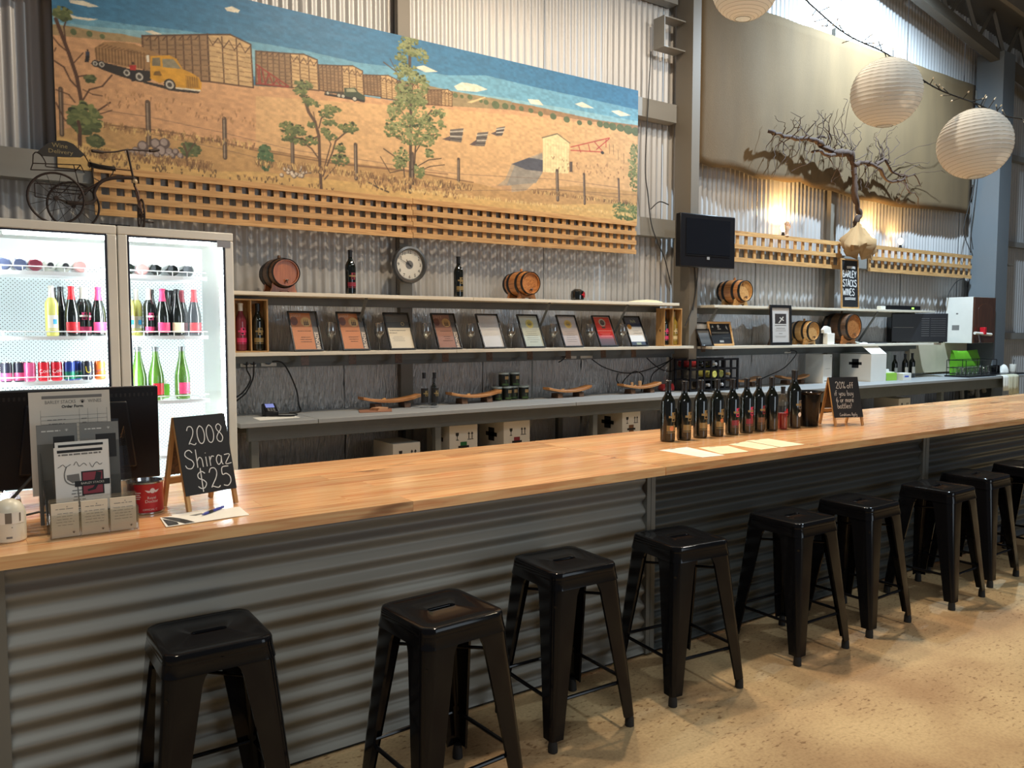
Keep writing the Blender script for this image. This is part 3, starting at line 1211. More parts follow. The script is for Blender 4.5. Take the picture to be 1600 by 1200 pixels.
['l',(84,58,40),4.8,[[1923,969],[1943,935],[1965,967]]],
['l',(84,58,40),4.8,[[1965,967],[1985,933],[2007,965]]],
['l',(84,58,40),4.8,[[2007,965],[2028,931],[2050,963]]],
['l',(84,58,40),4.8,[[2050,963],[2071,928],[2093,960]]],
['p',(146,116,84),[[1270,962],[1522,992],[1530,751],[1265,726]]],
['p',(196,164,118),[[1522,992],[1624,1007],[1728,986],[1736,764],[1530,751]]],
['l',(84,58,40),9,[[1270,962],[1522,992]]],
['l',(84,58,40),9,[[1522,992],[1530,751]]],
['l',(84,58,40),9,[[1530,751],[1265,726]]],
['l',(84,58,40),9,[[1265,726],[1270,962]]],
['l',(84,58,40),9,[[1522,992],[1624,1007]]],
['l',(84,58,40),9,[[1624,1007],[1728,986]]],
['l',(84,58,40),9,[[1728,986],[1736,764]]],
['l',(84,58,40),9,[[1736,764],[1530,751]]],
['l',(84,58,40),9,[[1530,751],[1522,992]]],
['l',(84,58,40),7.2,[[1311,967],[1308,730]]],
['l',(84,58,40),5.3999999999999995,[[1290,936],[1311,967]]],
['l',(84,58,40),7.2,[[1353,972],[1352,734]]],
['l',(84,58,40),5.3999999999999995,[[1331,941],[1353,972]]],
['l',(84,58,40),7.2,[[1394,977],[1396,738]]],
['l',(84,58,40),5.3999999999999995,[[1373,946],[1394,977]]],
['l',(84,58,40),7.2,[[1437,982],[1440,742]]],
['l',(84,58,40),5.3999999999999995,[[1415,951],[1437,982]]],
['l',(84,58,40),7.2,[[1479,987],[1485,747]]],
['l',(84,58,40),5.3999999999999995,[[1458,956],[1479,987]]],
['l',(84,58,40),7.2,[[1590,995],[1598,755]]],
['l',(84,58,40),7.2,[[1658,997],[1667,760]]],
['d',(140,108,74),4,[1523,965],[1728,961]],
['d',(112,86,60),4,[1269,935],[1523,965]],
['d',(140,108,74),4,[1524,939],[1729,937]],
['d',(112,86,60),4,[1268,909],[1524,939]],
['d',(140,108,74),4,[1525,912],[1730,912]],
['d',(112,86,60),4,[1268,883],[1525,912]],
['d',(140,108,74),4,[1526,885],[1731,888]],
['d',(112,86,60),4,[1267,857],[1526,885]],
['d',(140,108,74),4,[1527,858],[1732,863]],
['d',(112,86,60),4,[1267,831],[1527,858]],
['d',(140,108,74),4,[1528,831],[1733,838]],
['d',(112,86,60),4,[1266,805],[1528,831]],
['d',(140,108,74),4,[1528,805],[1734,814]],
['d',(112,86,60),4,[1266,779],[1528,805]],
['d',(140,108,74),4,[1529,778],[1735,789]],
['d',(112,86,60),4,[1265,752],[1529,778]],
['l',(84,58,40),5.3999999999999995,[[1522,983],[1547,943],[1573,981]]],
['l',(84,58,40),5.3999999999999995,[[1573,981],[1598,941],[1624,980]]],
['l',(84,58,40),5.3999999999999995,[[1624,980],[1649,939],[1675,978]]],
['l',(84,58,40),5.3999999999999995,[[1675,978],[1701,937],[1727,977]]],
['p',(146,116,84),[[519,915],[937,1009],[945,693],[522,652]]],
['p',(196,164,118),[[937,1009],[1092,1040],[1234,1001],[1247,703],[945,693]]],
['l',(84,58,40),10,[[519,915],[937,1009]]],
['l',(84,58,40),10,[[937,1009],[945,693]]],
['l',(84,58,40),10,[[945,693],[522,652]]],
['l',(84,58,40),10,[[522,652],[519,915]]],
['l',(84,58,40),10,[[937,1009],[1092,1040]]],
['l',(84,58,40),10,[[1092,1040],[1234,1001]]],
['l',(84,58,40),10,[[1234,1001],[1247,703]]],
['l',(84,58,40),10,[[1247,703],[945,693]]],
['l',(84,58,40),10,[[945,693],[937,1009]]],
['l',(84,58,40),8.0,[[569,926],[573,657]]],
['l',(84,58,40),6.0,[[543,889],[569,926]]],
['l',(84,58,40),8.0,[[620,938],[624,662]]],
['l',(84,58,40),6.0,[[594,900],[620,938]]],
['l',(84,58,40),8.0,[[672,949],[676,667]]],
['l',(84,58,40),6.0,[[645,911],[672,949]]],
['l',(84,58,40),8.0,[[724,961],[729,672]]],
['l',(84,58,40),6.0,[[697,923],[724,961]]],
['l',(84,58,40),8.0,[[776,973],[782,677]]],
['l',(84,58,40),6.0,[[749,934],[776,973]]],
['l',(84,58,40),8.0,[[829,985],[836,683]]],
['l',(84,58,40),6.0,[[802,946],[829,985]]],
['l',(84,58,40),8.0,[[883,997],[890,688]]],
['l',(84,58,40),6.0,[[855,958],[883,997]]],
['l',(84,58,40),8.0,[[1034,1013],[1044,697]]],
['l',(84,58,40),8.0,[[1133,1018],[1144,700]]],
['d',(140,108,74),4,[938,974],[1236,968]],
['d',(112,86,60),4,[519,886],[938,974]],
['d',(140,108,74),4,[939,939],[1237,935]],
['d',(112,86,60),4,[520,856],[939,939]],
['d',(140,108,74),4,[940,904],[1238,902]],
['d',(112,86,60),4,[520,827],[940,904]],
['d',(140,108,74),4,[941,869],[1240,869]],
['d',(112,86,60),4,[520,798],[941,869]],
['d',(140,108,74),4,[942,834],[1241,836]],
['d',(112,86,60),4,[521,769],[942,834]],
['d',(140,108,74),4,[942,799],[1243,803]],
['d',(112,86,60),4,[521,739],[942,799]],
['d',(140,108,74),4,[943,764],[1244,770]],
['d',(112,86,60),4,[521,710],[943,764]],
['d',(140,108,74),4,[944,729],[1246,736]],
['d',(112,86,60),4,[521,681],[944,729]],
['l',(84,58,40),6.0,[[937,1001],[972,945],[1009,999]]],
['l',(84,58,40),6.0,[[1009,999],[1045,942],[1083,997]]],
['l',(84,58,40),6.0,[[1083,997],[1119,940],[1158,995]]],
['l',(84,58,40),6.0,[[1158,995],[1195,937],[1234,992]]],
['l',(150,52,44),9,[[1273,868],[1505,756]]],
['l',(150,52,44),9,[[1271,738],[1505,750]]],
['l',(150,52,44),9,[[1278,841],[1288,741]]],
['l',(150,52,44),9,[[1313,836],[1334,744],[1359,816],[1392,748],[1417,786],[1451,747]]],
['l',(150,52,44),9,[[1290,859],[1299,743]]],
['p',(158,122,82),[[231,781],[288,830],[373,847],[469,853],[556,834],[630,812],[565,794],[553,704],[387,694],[238,710]]],
['l',(112,82,52),7,[[240,783],[242,711]]],
['l',(112,82,52),7,[[259,784],[260,710]]],
['l',(112,82,52),7,[[277,786],[279,710]]],
['l',(112,82,52),7,[[296,788],[297,709]]],
['l',(112,82,52),7,[[315,789],[316,709]]],
['l',(112,82,52),7,[[334,791],[335,708]]],
['l',(112,82,52),7,[[352,793],[354,707]]],
['l',(112,82,52),7,[[371,794],[373,707]]],
['l',(112,82,52),7,[[390,796],[392,706]]],
['l',(112,82,52),7,[[410,798],[411,706]]],
['l',(112,82,52),7,[[429,799],[430,705]]],
['l',(112,82,52),7,[[448,801],[449,705]]],
['l',(112,82,52),7,[[467,803],[469,704]]],
['l',(112,82,52),7,[[487,804],[488,703]]],
['l',(112,82,52),7,[[506,806],[507,703]]],
['l',(112,82,52),7,[[526,808],[527,702]]],
['l',(120,88,58),6,[[259,797],[286,816]]],
['l',(120,88,58),6,[[283,796],[310,815]]],
['l',(120,88,58),6,[[307,796],[334,813]]],
['l',(120,88,58),6,[[332,796],[359,812]]],
['l',(120,88,58),6,[[356,795],[383,811]]],
['l',(120,88,58),6,[[381,795],[408,809]]],
['l',(120,88,58),6,[[406,795],[433,808]]],
['l',(120,88,58),6,[[431,794],[458,807]]],
['l',(120,88,58),6,[[456,794],[483,806]]],
['l',(120,88,58),6,[[481,794],[508,804]]],
['l',(120,88,58),6,[[506,793],[534,803]]],
['l',(120,88,58),6,[[531,793],[559,802]]],
['p',(40,36,34),[[208,678],[229,706],[426,688],[562,695],[566,633],[501,612],[386,628],[273,653]]],
['p',(46,40,36),[[501,627],[670,614],[883,616],[866,600],[710,589],[521,610]]],
['p',(206,152,48),[[565,794],[686,822],[731,807],[768,746],[828,729],[872,708],[892,673],[886,624],[711,613],[671,657],[620,627],[561,648]]],
['p',(176,128,44),[[785,709],[869,702],[878,633],[788,624]]],
['p',(120,112,92),[[577,784],[625,795],[629,740],[575,732]]],
['p',(140,134,112),[[639,789],[711,801],[761,745],[643,736]]],
['p',(120,88,36),[[580,672],[592,700],[622,706],[636,677]]],
['e',(38,36,36),[233,684],19,21],
['e',(186,182,172),[233,684],14,15],
['e',(70,66,62),[233,684],7,9],
['e',(38,36,36),[271,685],22,24],
['e',(186,182,172),[271,685],16,17],
['e',(70,66,62),[271,685],9,10],
['e',(38,36,36),[418,659],27,29],
['e',(186,182,172),[418,659],20,21],
['e',(70,66,62),[418,659],11,11],
['e',(38,36,36),[494,647],34,35],
['e',(186,182,172),[494,647],24,25],
['e',(70,66,62),[494,647],13,14],
['e',(38,36,36),[683,627],38,39],
['e',(186,182,172),[683,627],27,28],
['e',(70,66,62),[683,627],15,16],
['p',(226,220,206),[[540,795],[557,798],[558,754],[542,751]]],
['l',(110,80,30),3,[[801,698],[803,628]]],
['l',(110,80,30),3,[[815,701],[818,631]]],
['l',(110,80,30),3,[[830,704],[833,633]]],
['l',(110,80,30),3,[[845,706],[847,636]]],
['l',(110,80,30),3,[[860,709],[862,638]]],
['p',(222,214,196),[[721,618],[883,627],[883,616],[721,606]]],
['p',(168,44,40),[[434,710],[477,718],[474,684],[440,678]]],
['p',(34,32,36),[[440,678],[474,684],[468,613],[445,609]]],
['e',(60,40,30),[458,727],8,9],
['p',(54,58,76),[[181,749],[203,754],[202,725],[180,721]]],
['p',(34,30,32),[[180,723],[204,728],[197,686],[173,682]]],
['e',(70,44,32),[192,759],6,7],
['p',(64,58,46),[[1782,767],[1935,787],[1943,770],[1781,755]]],
['p',(58,72,56),[[1938,815],[2030,835],[2054,806],[2110,785],[2112,755],[2053,737],[1943,744]]],
['p',(150,150,120),[[1957,813],[2022,826],[2041,803],[1959,790]]],
['p',(40,36,34),[[1781,753],[1943,758],[2112,752],[2106,736],[1948,737],[1781,738]]],
['e',(40,38,36),[1807,757],15,14],
['e',(190,186,170),[1807,757],10,10],
['e',(40,38,36),[1896,754],18,17],
['e',(190,186,170),[1896,754],13,12],
['e',(40,38,36),[1930,754],19,18],
['e',(190,186,170),[1930,754],13,12],
['e',(40,38,36),[2024,750],22,20],
['e',(190,186,170),[2024,750],16,14],
['p',(108,100,92),[[2873,637],[3005,666],[2981,546],[2872,545]]],
['l',(214,206,190),7,[[2873,618],[3000,642]]],
['l',(58,52,50),7,[[2873,600],[2996,618]]],
['l',(214,206,190),7,[[2873,582],[2991,594]]],
['l',(58,52,50),7,[[2873,564],[2986,570]]],
['p',(108,100,92),[[3140,647],[3254,672],[3213,543],[3119,535]]],
['l',(214,206,190),7,[[3136,625],[3245,647]]],
['l',(58,52,50),7,[[3132,602],[3237,621]]],
['l',(214,206,190),7,[[3127,580],[3229,595]]],
['l',(58,52,50),7,[[3123,558],[3221,569]]],
['p',(108,100,92),[[3336,715],[3428,742],[3394,655],[3328,646]]],
['l',(214,206,190),7,[[3335,701],[3421,724]]],
['l',(58,52,50),7,[[3333,687],[3415,707]]],
['l',(214,206,190),7,[[3331,674],[3408,690]]],
['l',(58,52,50),7,[[3329,660],[3401,672]]],
['p',(96,80,76),[[2796,548],[2873,584],[2872,543]]],
['p',(96,80,76),[[3060,537],[3140,594],[3119,535]]],
['p',(96,80,76),[[3278,660],[3336,688],[3328,649]]],
['p',(176,156,130),[[3111,52],[3428,290],[3496,429],[3832,570],[3847,436],[3811,359],[3747,295],[3496,86]]],
['p',(150,142,130),[[3441,236],[3530,422],[3832,559],[3833,389],[3761,291],[3578,261]]],
['p',(198,158,116),[[3034,-19],[3294,221],[3496,242],[3496,-8]]],
['p',(84,84,92),[[3496,428],[3686,506],[3838,503],[3838,401],[3651,397]]],
['p',(226,208,158),[[3837,701],[3992,753],[4141,694],[4135,415],[3838,397]]],
['l',(120,108,84),10,[[3828,697],[4001,757],[4149,692]]],
['l',(200,182,134),3,[[3864,691],[3865,400]]],
['l',(200,182,134),3,[[3895,689],[3896,403]]],
['l',(200,182,134),3,[[3926,687],[3927,407]]],
['l',(200,182,134),3,[[3957,686],[3958,410]]],
['l',(200,182,134),3,[[3988,684],[3989,414]]],
['l',(200,182,134),3,[[4020,683],[4021,417]]],
['l',(200,182,134),3,[[4051,681],[4052,421]]],
['l',(200,182,134),3,[[4083,679],[4084,424]]],
['l',(200,182,134),3,[[4115,678],[4116,428]]],
['l',(176,66,58),9,[[4160,658],[4633,805]]],
['l',(176,66,58),9,[[4160,629],[4530,660]]],
['l',(176,66,58),9,[[4449,739],[4550,663]]],
['l',(176,66,58),9,[[4629,796],[4470,675]]],
['l',(176,66,58),9,[[4255,677],[4275,628]]],
['l',(176,66,58),9,[[4371,707],[4391,650]]],
['l',(176,66,58),9,[[4589,787],[4589,713]]],
['e',(50,46,44),[4544,655],21,15],
['l',(110,86,64),5,[[4630,748],[4635,658]]],
['l',(110,86,64),5,[[4681,747],[4686,657]]],
['l',(110,86,64),5,[[4743,702],[4748,612]]],
['l',(110,86,64),5,[[4816,681],[4821,590]]],
['p',(90,76,66),[[4146,525],[4180,529],[4180,435],[4146,431]]],
['p',(188,150,100),[[-22,222],[263,322],[652,294],[1255,277],[2047,266],[2787,248],[3099,228],[3496,186],[4219,315],[5015,334],[5020,10],[-34,-156]]],
['p',(206,170,108),[[-23,194],[185,170],[567,135],[939,79],[1252,114],[2045,119],[3098,94],[3776,100],[5017,222],[5020,10],[2488,-14],[-32,-84]]],
['l',(130,98,70),9,[[281,305],[652,315],[945,299],[1255,264]]],
['l',(130,98,70),9,[[1255,264],[1837,241],[2490,252],[3099,228]]],
['l',(140,104,76),7,[[817,295],[1255,277],[2046,251],[2848,270]]],
['l',(150,118,84),7,[[3776,242],[5016,303]]],
['l',(120,96,80),3,[[33,400],[534,395],[1042,356],[1524,302],[2026,297],[2520,285],[2953,282],[4001,349],[4761,350]]],
['l',(120,96,80),3,[[30,296],[531,286],[1039,241],[1522,181],[2024,170],[2518,153],[2952,144],[4001,259],[4762,255]]],
['l',(60,48,42),26,[[32,491],[30,209]]],
['l',(96,78,64),18,[[32,491],[30,209]]],
['l',(160,144,124),5.3999999999999995,[[29,482],[28,209]]],
['l',(60,48,42),32,[[541,488],[541,212]]],
['l',(96,78,64),24,[[541,488],[541,212]]],
['l',(160,144,124),7.199999999999999,[[537,479],[538,211]]],
['l',(60,48,42),30,[[1039,453],[1038,188]]],
['l',(96,78,64),22,[[1039,453],[1038,188]]],
['l',(160,144,124),6.6,[[1036,444],[1034,187]]],
['l',(60,48,42),28,[[1526,409],[1526,135]]],
['l',(96,78,64),20,[[1526,409],[1526,135]]],
['l',(160,144,124),6.0,[[1522,399],[1522,135]]],
['l',(60,48,42),30,[[2027,404],[2029,147]]],
['l',(96,78,64),22,[[2027,404],[2029,147]]],
['l',(160,144,124),6.6,[[2023,394],[2025,146]]],
['l',(60,48,42),26,[[2521,397],[2518,163]]],
['l',(96,78,64),18,[[2521,397],[2518,163]]],
['l',(160,144,124),5.3999999999999995,[[2516,387],[2514,162]]],
['l',(60,48,42),28,[[2954,403],[2953,176]]],
['l',(96,78,64),20,[[2954,403],[2953,176]]],
['l',(160,144,124),6.0,[[2949,392],[2948,175]]],
['l',(60,48,42),34,[[4000,425],[4009,167]]],
['l',(96,78,64),26,[[4000,425],[4009,167]]],
['l',(160,144,124),7.8,[[3995,413],[4003,166]]],
['l',(60,48,42),26,[[4319,431],[4329,161]]],
['l',(96,78,64),18,[[4319,431],[4329,161]]],
['l',(160,144,124),5.3999999999999995,[[4313,419],[4322,160]]],
['l',(60,48,42),24,[[4752,430],[4763,199]]],
['l',(96,78,64),16,[[4752,430],[4763,199]]],
['l',(160,144,124),4.8,[[4746,417],[4756,199]]],
['e',(98,84,82),[459,158],27,30],
['e',(160,146,140),[455,164],18,20],
['e',(98,84,82),[504,195],36,38],
['e',(160,146,140),[500,201],24,25],
['e',(98,84,82),[503,148],22,23],
['e',(160,146,140),[499,154],14,15],
['e',(98,84,82),[547,154],28,29],
['e',(160,146,140),[544,160],18,19],
['e',(98,84,82),[584,222],37,38],
['e',(160,146,140),[580,227],24,26],
['e',(98,84,82),[640,234],35,36],
['e',(160,146,140),[636,240],23,24],
['e',(98,84,82),[618,178],41,43],
['e',(160,146,140),[614,184],27,28],
['e',(98,84,82),[592,149],22,23],
['e',(160,146,140),[588,155],15,15],
['e',(98,84,82),[669,179],29,30],
['e',(160,146,140),[665,185],19,20],
['e',(98,84,82),[710,184],23,24],
['e',(160,146,140),[706,190],15,16],
['e',(98,84,82),[689,155],20,22],
['e',(160,146,140),[685,161],13,14],
['e',(98,84,82),[740,161],21,22],
['e',(160,146,140),[736,167],14,15],
['e',(98,84,82),[410,147],21,23],
['e',(160,146,140),[406,153],14,15],
['e',(98,84,82),[439,146],20,20],
['e',(160,146,140),[435,151],13,14],
['e',(98,84,82),[653,151],18,19],
['e',(160,146,140),[649,157],12,12],
['e',(120,104,92),[1491,134],17,17],
['e',(214,200,180),[1488,137],12,12],
['e',(120,104,92),[1519,133],18,17],
['e',(214,200,180),[1517,136],12,12],
['e',(120,104,92),[1576,177],18,17],
['e',(214,200,180),[1573,180],13,12],
['e',(120,104,92),[1442,108],17,17],
['e',(214,200,180),[1439,112],12,11],
['e',(120,104,92),[1496,156],17,17],
['e',(214,200,180),[1493,159],12,12],
['e',(120,104,92),[1658,158],18,17],
['e',(214,200,180),[1655,161],12,12],
['e',(120,104,92),[1622,153],18,17],
['e',(214,200,180),[1619,157],13,11],
['e',(120,104,92),[1579,171],18,17],
['e',(214,200,180),[1576,175],12,11],
['e',(120,104,92),[1577,121],18,17],
['e',(214,200,180),[1574,124],13,12],
['e',(120,104,92),[1553,127],17,17],
['e',(214,200,180),[1550,130],12,12],
['e',(120,104,92),[1586,178],18,17],
['e',(214,200,180),[1583,182],13,11],
['e',(120,104,92),[1605,143],18,17],
['e',(214,200,180),[1602,147],12,11],
['e',(120,104,92),[1505,171],18,17],
['e',(214,200,180),[1502,175],12,11],
['e',(120,104,92),[1629,154],18,17],
['e',(214,200,180),[1626,158],12,11],
['e',(120,104,92),[1596,122],17,17],
['e',(214,200,180),[1593,125],12,12],
['e',(120,104,92),[1595,119],17,17],
['e',(214,200,180),[1592,122],12,12],
['e',(120,104,92),[1525,120],17,16],
['e',(214,200,180),[1522,123],12,12],
['e',(120,104,92),[1535,111],18,17],
['e',(214,200,180),[1532,115],13,12],
['e',(120,104,92),[1632,181],18,17],
['e',(214,200,180),[1629,184],13,12],
['e',(120,104,92),[1469,154],17,17],
['e',(214,200,180),[1466,158],12,11],
['e',(120,104,92),[1651,159],18,17],
['e',(214,200,180),[1648,163],13,11],
['e',(120,104,92),[1576,160],18,17],
['e',(214,200,180),[1573,164],12,11],
['l',(84,58,44),22,[[129,132],[128,263],[147,426],[125,582],[84,723],[44,842],[20,915]]],
['l',(84,58,44),9,[[147,426],[195,514],[270,547],[329,628]]],
['l',(84,58,44),8,[[125,582],[180,601],[225,599]]],
['l',(84,58,44),9,[[136,504],[88,555],[55,629],[3,658]]],
['l',(84,58,44),8,[[84,723],[32,762],[-1,804]]],
['l',(84,58,44),8,[[69,789],[63,876],[82,939]]],
['l',(84,58,44),7,[[110,420],[76,464],[6,482]]],
['l',(84,58,44),9,[[133,263],[228,378],[314,452]]],
['l',(84,58,44),6,[[227,358],[322,403]]],
['l',(84,58,44),8,[[114,241],[44,310],[3,403]]],
['l',(84,58,44),6,[[158,508],[213,487],[268,486]]],
['l',(84,58,44),6,[[14,739],[5,717]]],
['l',(84,58,44),6,[[105,657],[166,738]]],
['f',[(84,96,58),(108,122,74),(140,150,92),(62,74,46)],[58,959],47,43,26,14],
['f',[(84,96,58),(108,122,74),(140,150,92),(62,74,46)],[160,328],89,96,90,20],
['f',[(70,84,52),(96,108,66),(122,130,82)],[222,195],45,37,24,14],
['f',[(70,84,52),(96,108,66),(122,130,82)],[205,584],29,24,12,12],
['l',(84,58,44),20,[[129,132],[133,263],[125,302]]],
['l',(92,70,54),24,[[1744,28],[1735,253],[1732,430],[1702,532],[1654,595],[1619,705],[1608,773]]],
['l',(92,70,54),12,[[1732,430],[1650,384],[1553,394],[1493,432]]],
['l',(92,70,54),11,[[1735,253],[1674,328],[1577,386]]],
['l',(92,70,54),10,[[1733,489],[1753,563],[1817,619]]],
['l',(92,70,54),12,[[1759,137],[1838,325],[1865,412],[1944,483],[1997,514]]],
['l',(92,70,54),9,[[1773,210],[1826,383],[1789,449]]],
['l',(92,70,54),9,[[1771,114],[1862,220],[1903,357]]],
['l',(92,70,54),7,[[1709,521],[1691,600]]],
['f',[(84,96,58),(108,122,74),(140,150,92),(60,66,40)],[1620,787],65,32,26,11],
['f',[(84,96,58),(108,122,74),(140,150,92),(60,66,40)],[1595,731],59,32,22,11],
['f',[(84,96,58),(108,122,74),(140,150,92),(60,66,40)],[1680,669],70,37,28,11],
['f',[(84,96,58),(108,122,74),(140,150,92),(60,66,40)],[1843,635],72,38,26,11],
['f',[(84,96,58),(108,122,74),(140,150,92),(60,66,40)],[1792,598],61,28,20,11],
['f',[(84,96,58),(108,122,74),(140,150,92),(60,66,40)],[1816,542],62,24,18,11],
['f',[(84,96,58),(108,122,74),(140,150,92),(60,66,40)],[1505,457],78,42,34,11],
['f',[(84,96,58),(108,122,74),(140,150,92),(60,66,40)],[1492,397],58,42,22,11],
['f',[(84,96,58),(108,122,74),(140,150,92),(60,66,40)],[1578,450],59,37,22,11],
['f',[(84,96,58),(108,122,74),(140,150,92),(60,66,40)],[1677,505],30,23,10,11],
['f',[(84,96,58),(108,122,74),(140,150,92),(60,66,40)],[1675,387],50,33,18,11],
['f',[(84,96,58),(108,122,74),(140,150,92),(60,66,40)],[1789,467],41,29,14,11],
['f',[(84,96,58),(108,122,74),(140,150,92),(60,66,40)],[1827,437],46,24,14,11],
['f',[(84,96,58),(108,122,74),(140,150,92),(60,66,40)],[1945,519],57,34,20,11],
['f',[(84,96,58),(108,122,74),(140,150,92),(60,66,40)],[1997,526],48,44,20,11],
['f',[(84,96,58),(108,122,74),(140,150,92),(60,66,40)],[1903,363],47,34,16,11],
['f',[(84,96,58),(108,122,74),(140,150,92),(60,66,40)],[1902,273],73,43,24,11],
['f',[(84,96,58),(108,122,74),(140,150,92),(60,66,40)],[1589,364],49,28,14,11],
['l',(78,62,48),26,[[2496,89],[2503,408],[2510,800],[2500,1037],[2507,1288]]],
['l',(78,62,48),10,[[2460,86],[2440,274],[2405,333],[2266,403]]],
['l',(78,62,48),13,[[2526,156],[2550,477],[2595,636],[2700,766],[2790,741]]],
['l',(78,62,48),9,[[2550,414],[2639,553],[2758,582]]],
['l',(78,62,48),9,[[2494,647],[2409,734],[2353,701]]],
['l',(78,62,48),9,[[2503,799],[2439,876],[2384,1016],[2273,1070]]],
['l',(78,62,48),6,[[2384,1016],[2329,1105]]],
['l',(78,62,48),8,[[2504,900],[2569,986],[2628,1009]]],
['l',(78,62,48),8,[[2512,269],[2667,364],[2787,391]]],
['l',(78,62,48),7,[[2548,248],[2682,314],[2818,343]]],
['l',(78,62,48),7,[[2447,262],[2319,223],[2237,338]]],
['l',(78,62,48),9,[[2492,470],[2379,505],[2309,570]]],
['f',[(92,106,60),(126,138,84),(160,168,112),(66,80,46)],[2507,1288],81,40,30,11],
['f',[(92,106,60),(126,138,84),(160,168,112),(66,80,46)],[2471,1243],69,40,24,11],
['f',[(92,106,60),(126,138,84),(160,168,112),(66,80,46)],[2464,1205],68,39,24,11],
['f',[(92,106,60),(126,138,84),(160,168,112),(66,80,46)],[2521,1197],57,40,20,11],
['f',[(92,106,60),(126,138,84),(160,168,112),(66,80,46)],[2615,1184],58,60,26,11],
['f',[(92,106,60),(126,138,84),(160,168,112),(66,80,46)],[2427,1136],57,44,22,11],
['f',[(92,106,60),(126,138,84),(160,168,112),(66,80,46)],[2441,1057],80,45,28,11],
['f',[(92,106,60),(126,138,84),(160,168,112),(66,80,46)],[2498,1049],81,45,30,11],
['f',[(92,106,60),(126,138,84),(160,168,112),(66,80,46)],[2412,996],45,30,14,11],
['f',[(92,106,60),(126,138,84),(160,168,112),(66,80,46)],[2555,996],93,46,30,11],
['f',[(92,106,60),(126,138,84),(160,168,112),(66,80,46)],[2613,994],59,40,20,11],
['f',[(92,106,60),(126,138,84),(160,168,112),(66,80,46)],[2627,946],48,61,20,11],
['f',[(92,106,60),(126,138,84),(160,168,112),(66,80,46)],[2453,891],81,70,44,11],
['f',[(92,106,60),(126,138,84),(160,168,112),(66,80,46)],[2496,823],104,81,60,11],
['f',[(92,106,60),(126,138,84),(160,168,112),(66,80,46)],[2568,860],82,71,44,11],
['f',[(92,106,60),(126,138,84),(160,168,112),(66,80,46)],[2612,816],59,51,24,11],
['f',[(92,106,60),(126,138,84),(160,168,112),(66,80,46)],[2381,730],68,50,26,11],
['f',[(92,106,60),(126,138,84),(160,168,112),(66,80,46)],[2424,787],69,50,26,11],
['f',[(92,106,60),(126,138,84),(160,168,112),(66,80,46)],[2352,688],57,50,22,11],
['f',[(92,106,60),(126,138,84),(160,168,112),(66,80,46)],[2323,572],56,70,26,11],
['f',[(92,106,60),(126,138,84),(160,168,112),(66,80,46)],[2393,570],92,60,34,11],
['f',[(92,106,60),(126,138,84),(160,168,112),(66,80,46)],[2480,657],81,61,34,11],
['f',[(92,106,60),(126,138,84),(160,168,112),(66,80,46)],[2581,685],118,71,44,11],
['f',[(92,106,60),(126,138,84),(160,168,112),(66,80,46)],[2655,657],83,62,30,11],
['f',[(92,106,60),(126,138,84),(160,168,112),(66,80,46)],[2730,758],48,41,14,11],
['f',[(92,106,60),(126,138,84),(160,168,112),(66,80,46)],[2790,754],36,42,14,11],
['f',[(92,106,60),(126,138,84),(160,168,112),(66,80,46)],[2789,664],43,41,14,11],
['f',[(92,106,60),(126,138,84),(160,168,112),(66,80,46)],[2580,570],107,61,40,11],
['f',[(92,106,60),(126,138,84),(160,168,112),(66,80,46)],[2639,514],83,52,24,11],
['f',[(92,106,60),(126,138,84),(160,168,112),(66,80,46)],[2728,591],49,62,18,11],
['f',[(92,106,60),(126,138,84),(160,168,112),(66,80,46)],[2420,360],68,70,34,11],
['f',[(92,106,60),(126,138,84),(160,168,112),(66,80,46)],[2405,308],57,50,20,11],
['f',[(92,106,60),(126,138,84),(160,168,112),(66,80,46)],[2667,415],48,42,14,11],
['f',[(92,106,60),(126,138,84),(160,168,112),(66,80,46)],[2578,264],47,61,22,11],
['f',[(92,106,60),(126,138,84),(160,168,112),(66,80,46)],[2493,508],93,50,30,11],
['f',[(62,96,62),(84,118,78),(104,136,92)],[1326,221],51,92,80,12],
['f',[(90,104,64),(112,124,80)],[804,212],68,44,40,14],
['f',[(104,116,70),(130,140,86),(160,164,110)],[4961,563],85,233,110,12],
['f',[(88,110,62),(112,132,76),(140,152,96)],[4848,133],187,86,90,13],
['l',(92,70,54),12,[[775,106],[783,183],[763,245]]],
['l',(92,70,54),8,[[783,183],[837,265]]],
['l',(70,56,44),12,[[2112,138],[2207,98],[2304,71]]],
['l',(70,56,44),8,[[2180,145],[2207,98]]],
['g',[(140,106,72),(112,84,58),(164,128,84),(216,184,122)],[-20,84],[940,106],260,46],
['g',[(140,106,72),(112,84,58),(164,128,84),(216,184,122)],[263,302],[1255,264],140,30],
['g',[(140,106,72),(112,84,58),(164,128,84),(216,184,122)],[1253,173],[3098,148],380,40],
['g',[(140,106,72),(112,84,58),(164,128,84),(216,184,122)],[3705,206],[5000,195],150,30],
['g',[(110,84,60),(84,66,48)],[179,-5],[1834,73],110,22],
['g',[(150,112,80),(176,134,92)],[269,526],[1258,422],60,24],
['g',[(150,112,80)],[3919,541],[4945,420],60,16],
['g',[(140,106,72),(112,84,58),(164,128,84),(216,184,122)],[2045,143],[2971,72],120,30],
['g',[(210,178,116),(226,196,136)],[2489,89],[5019,97],200,26]]


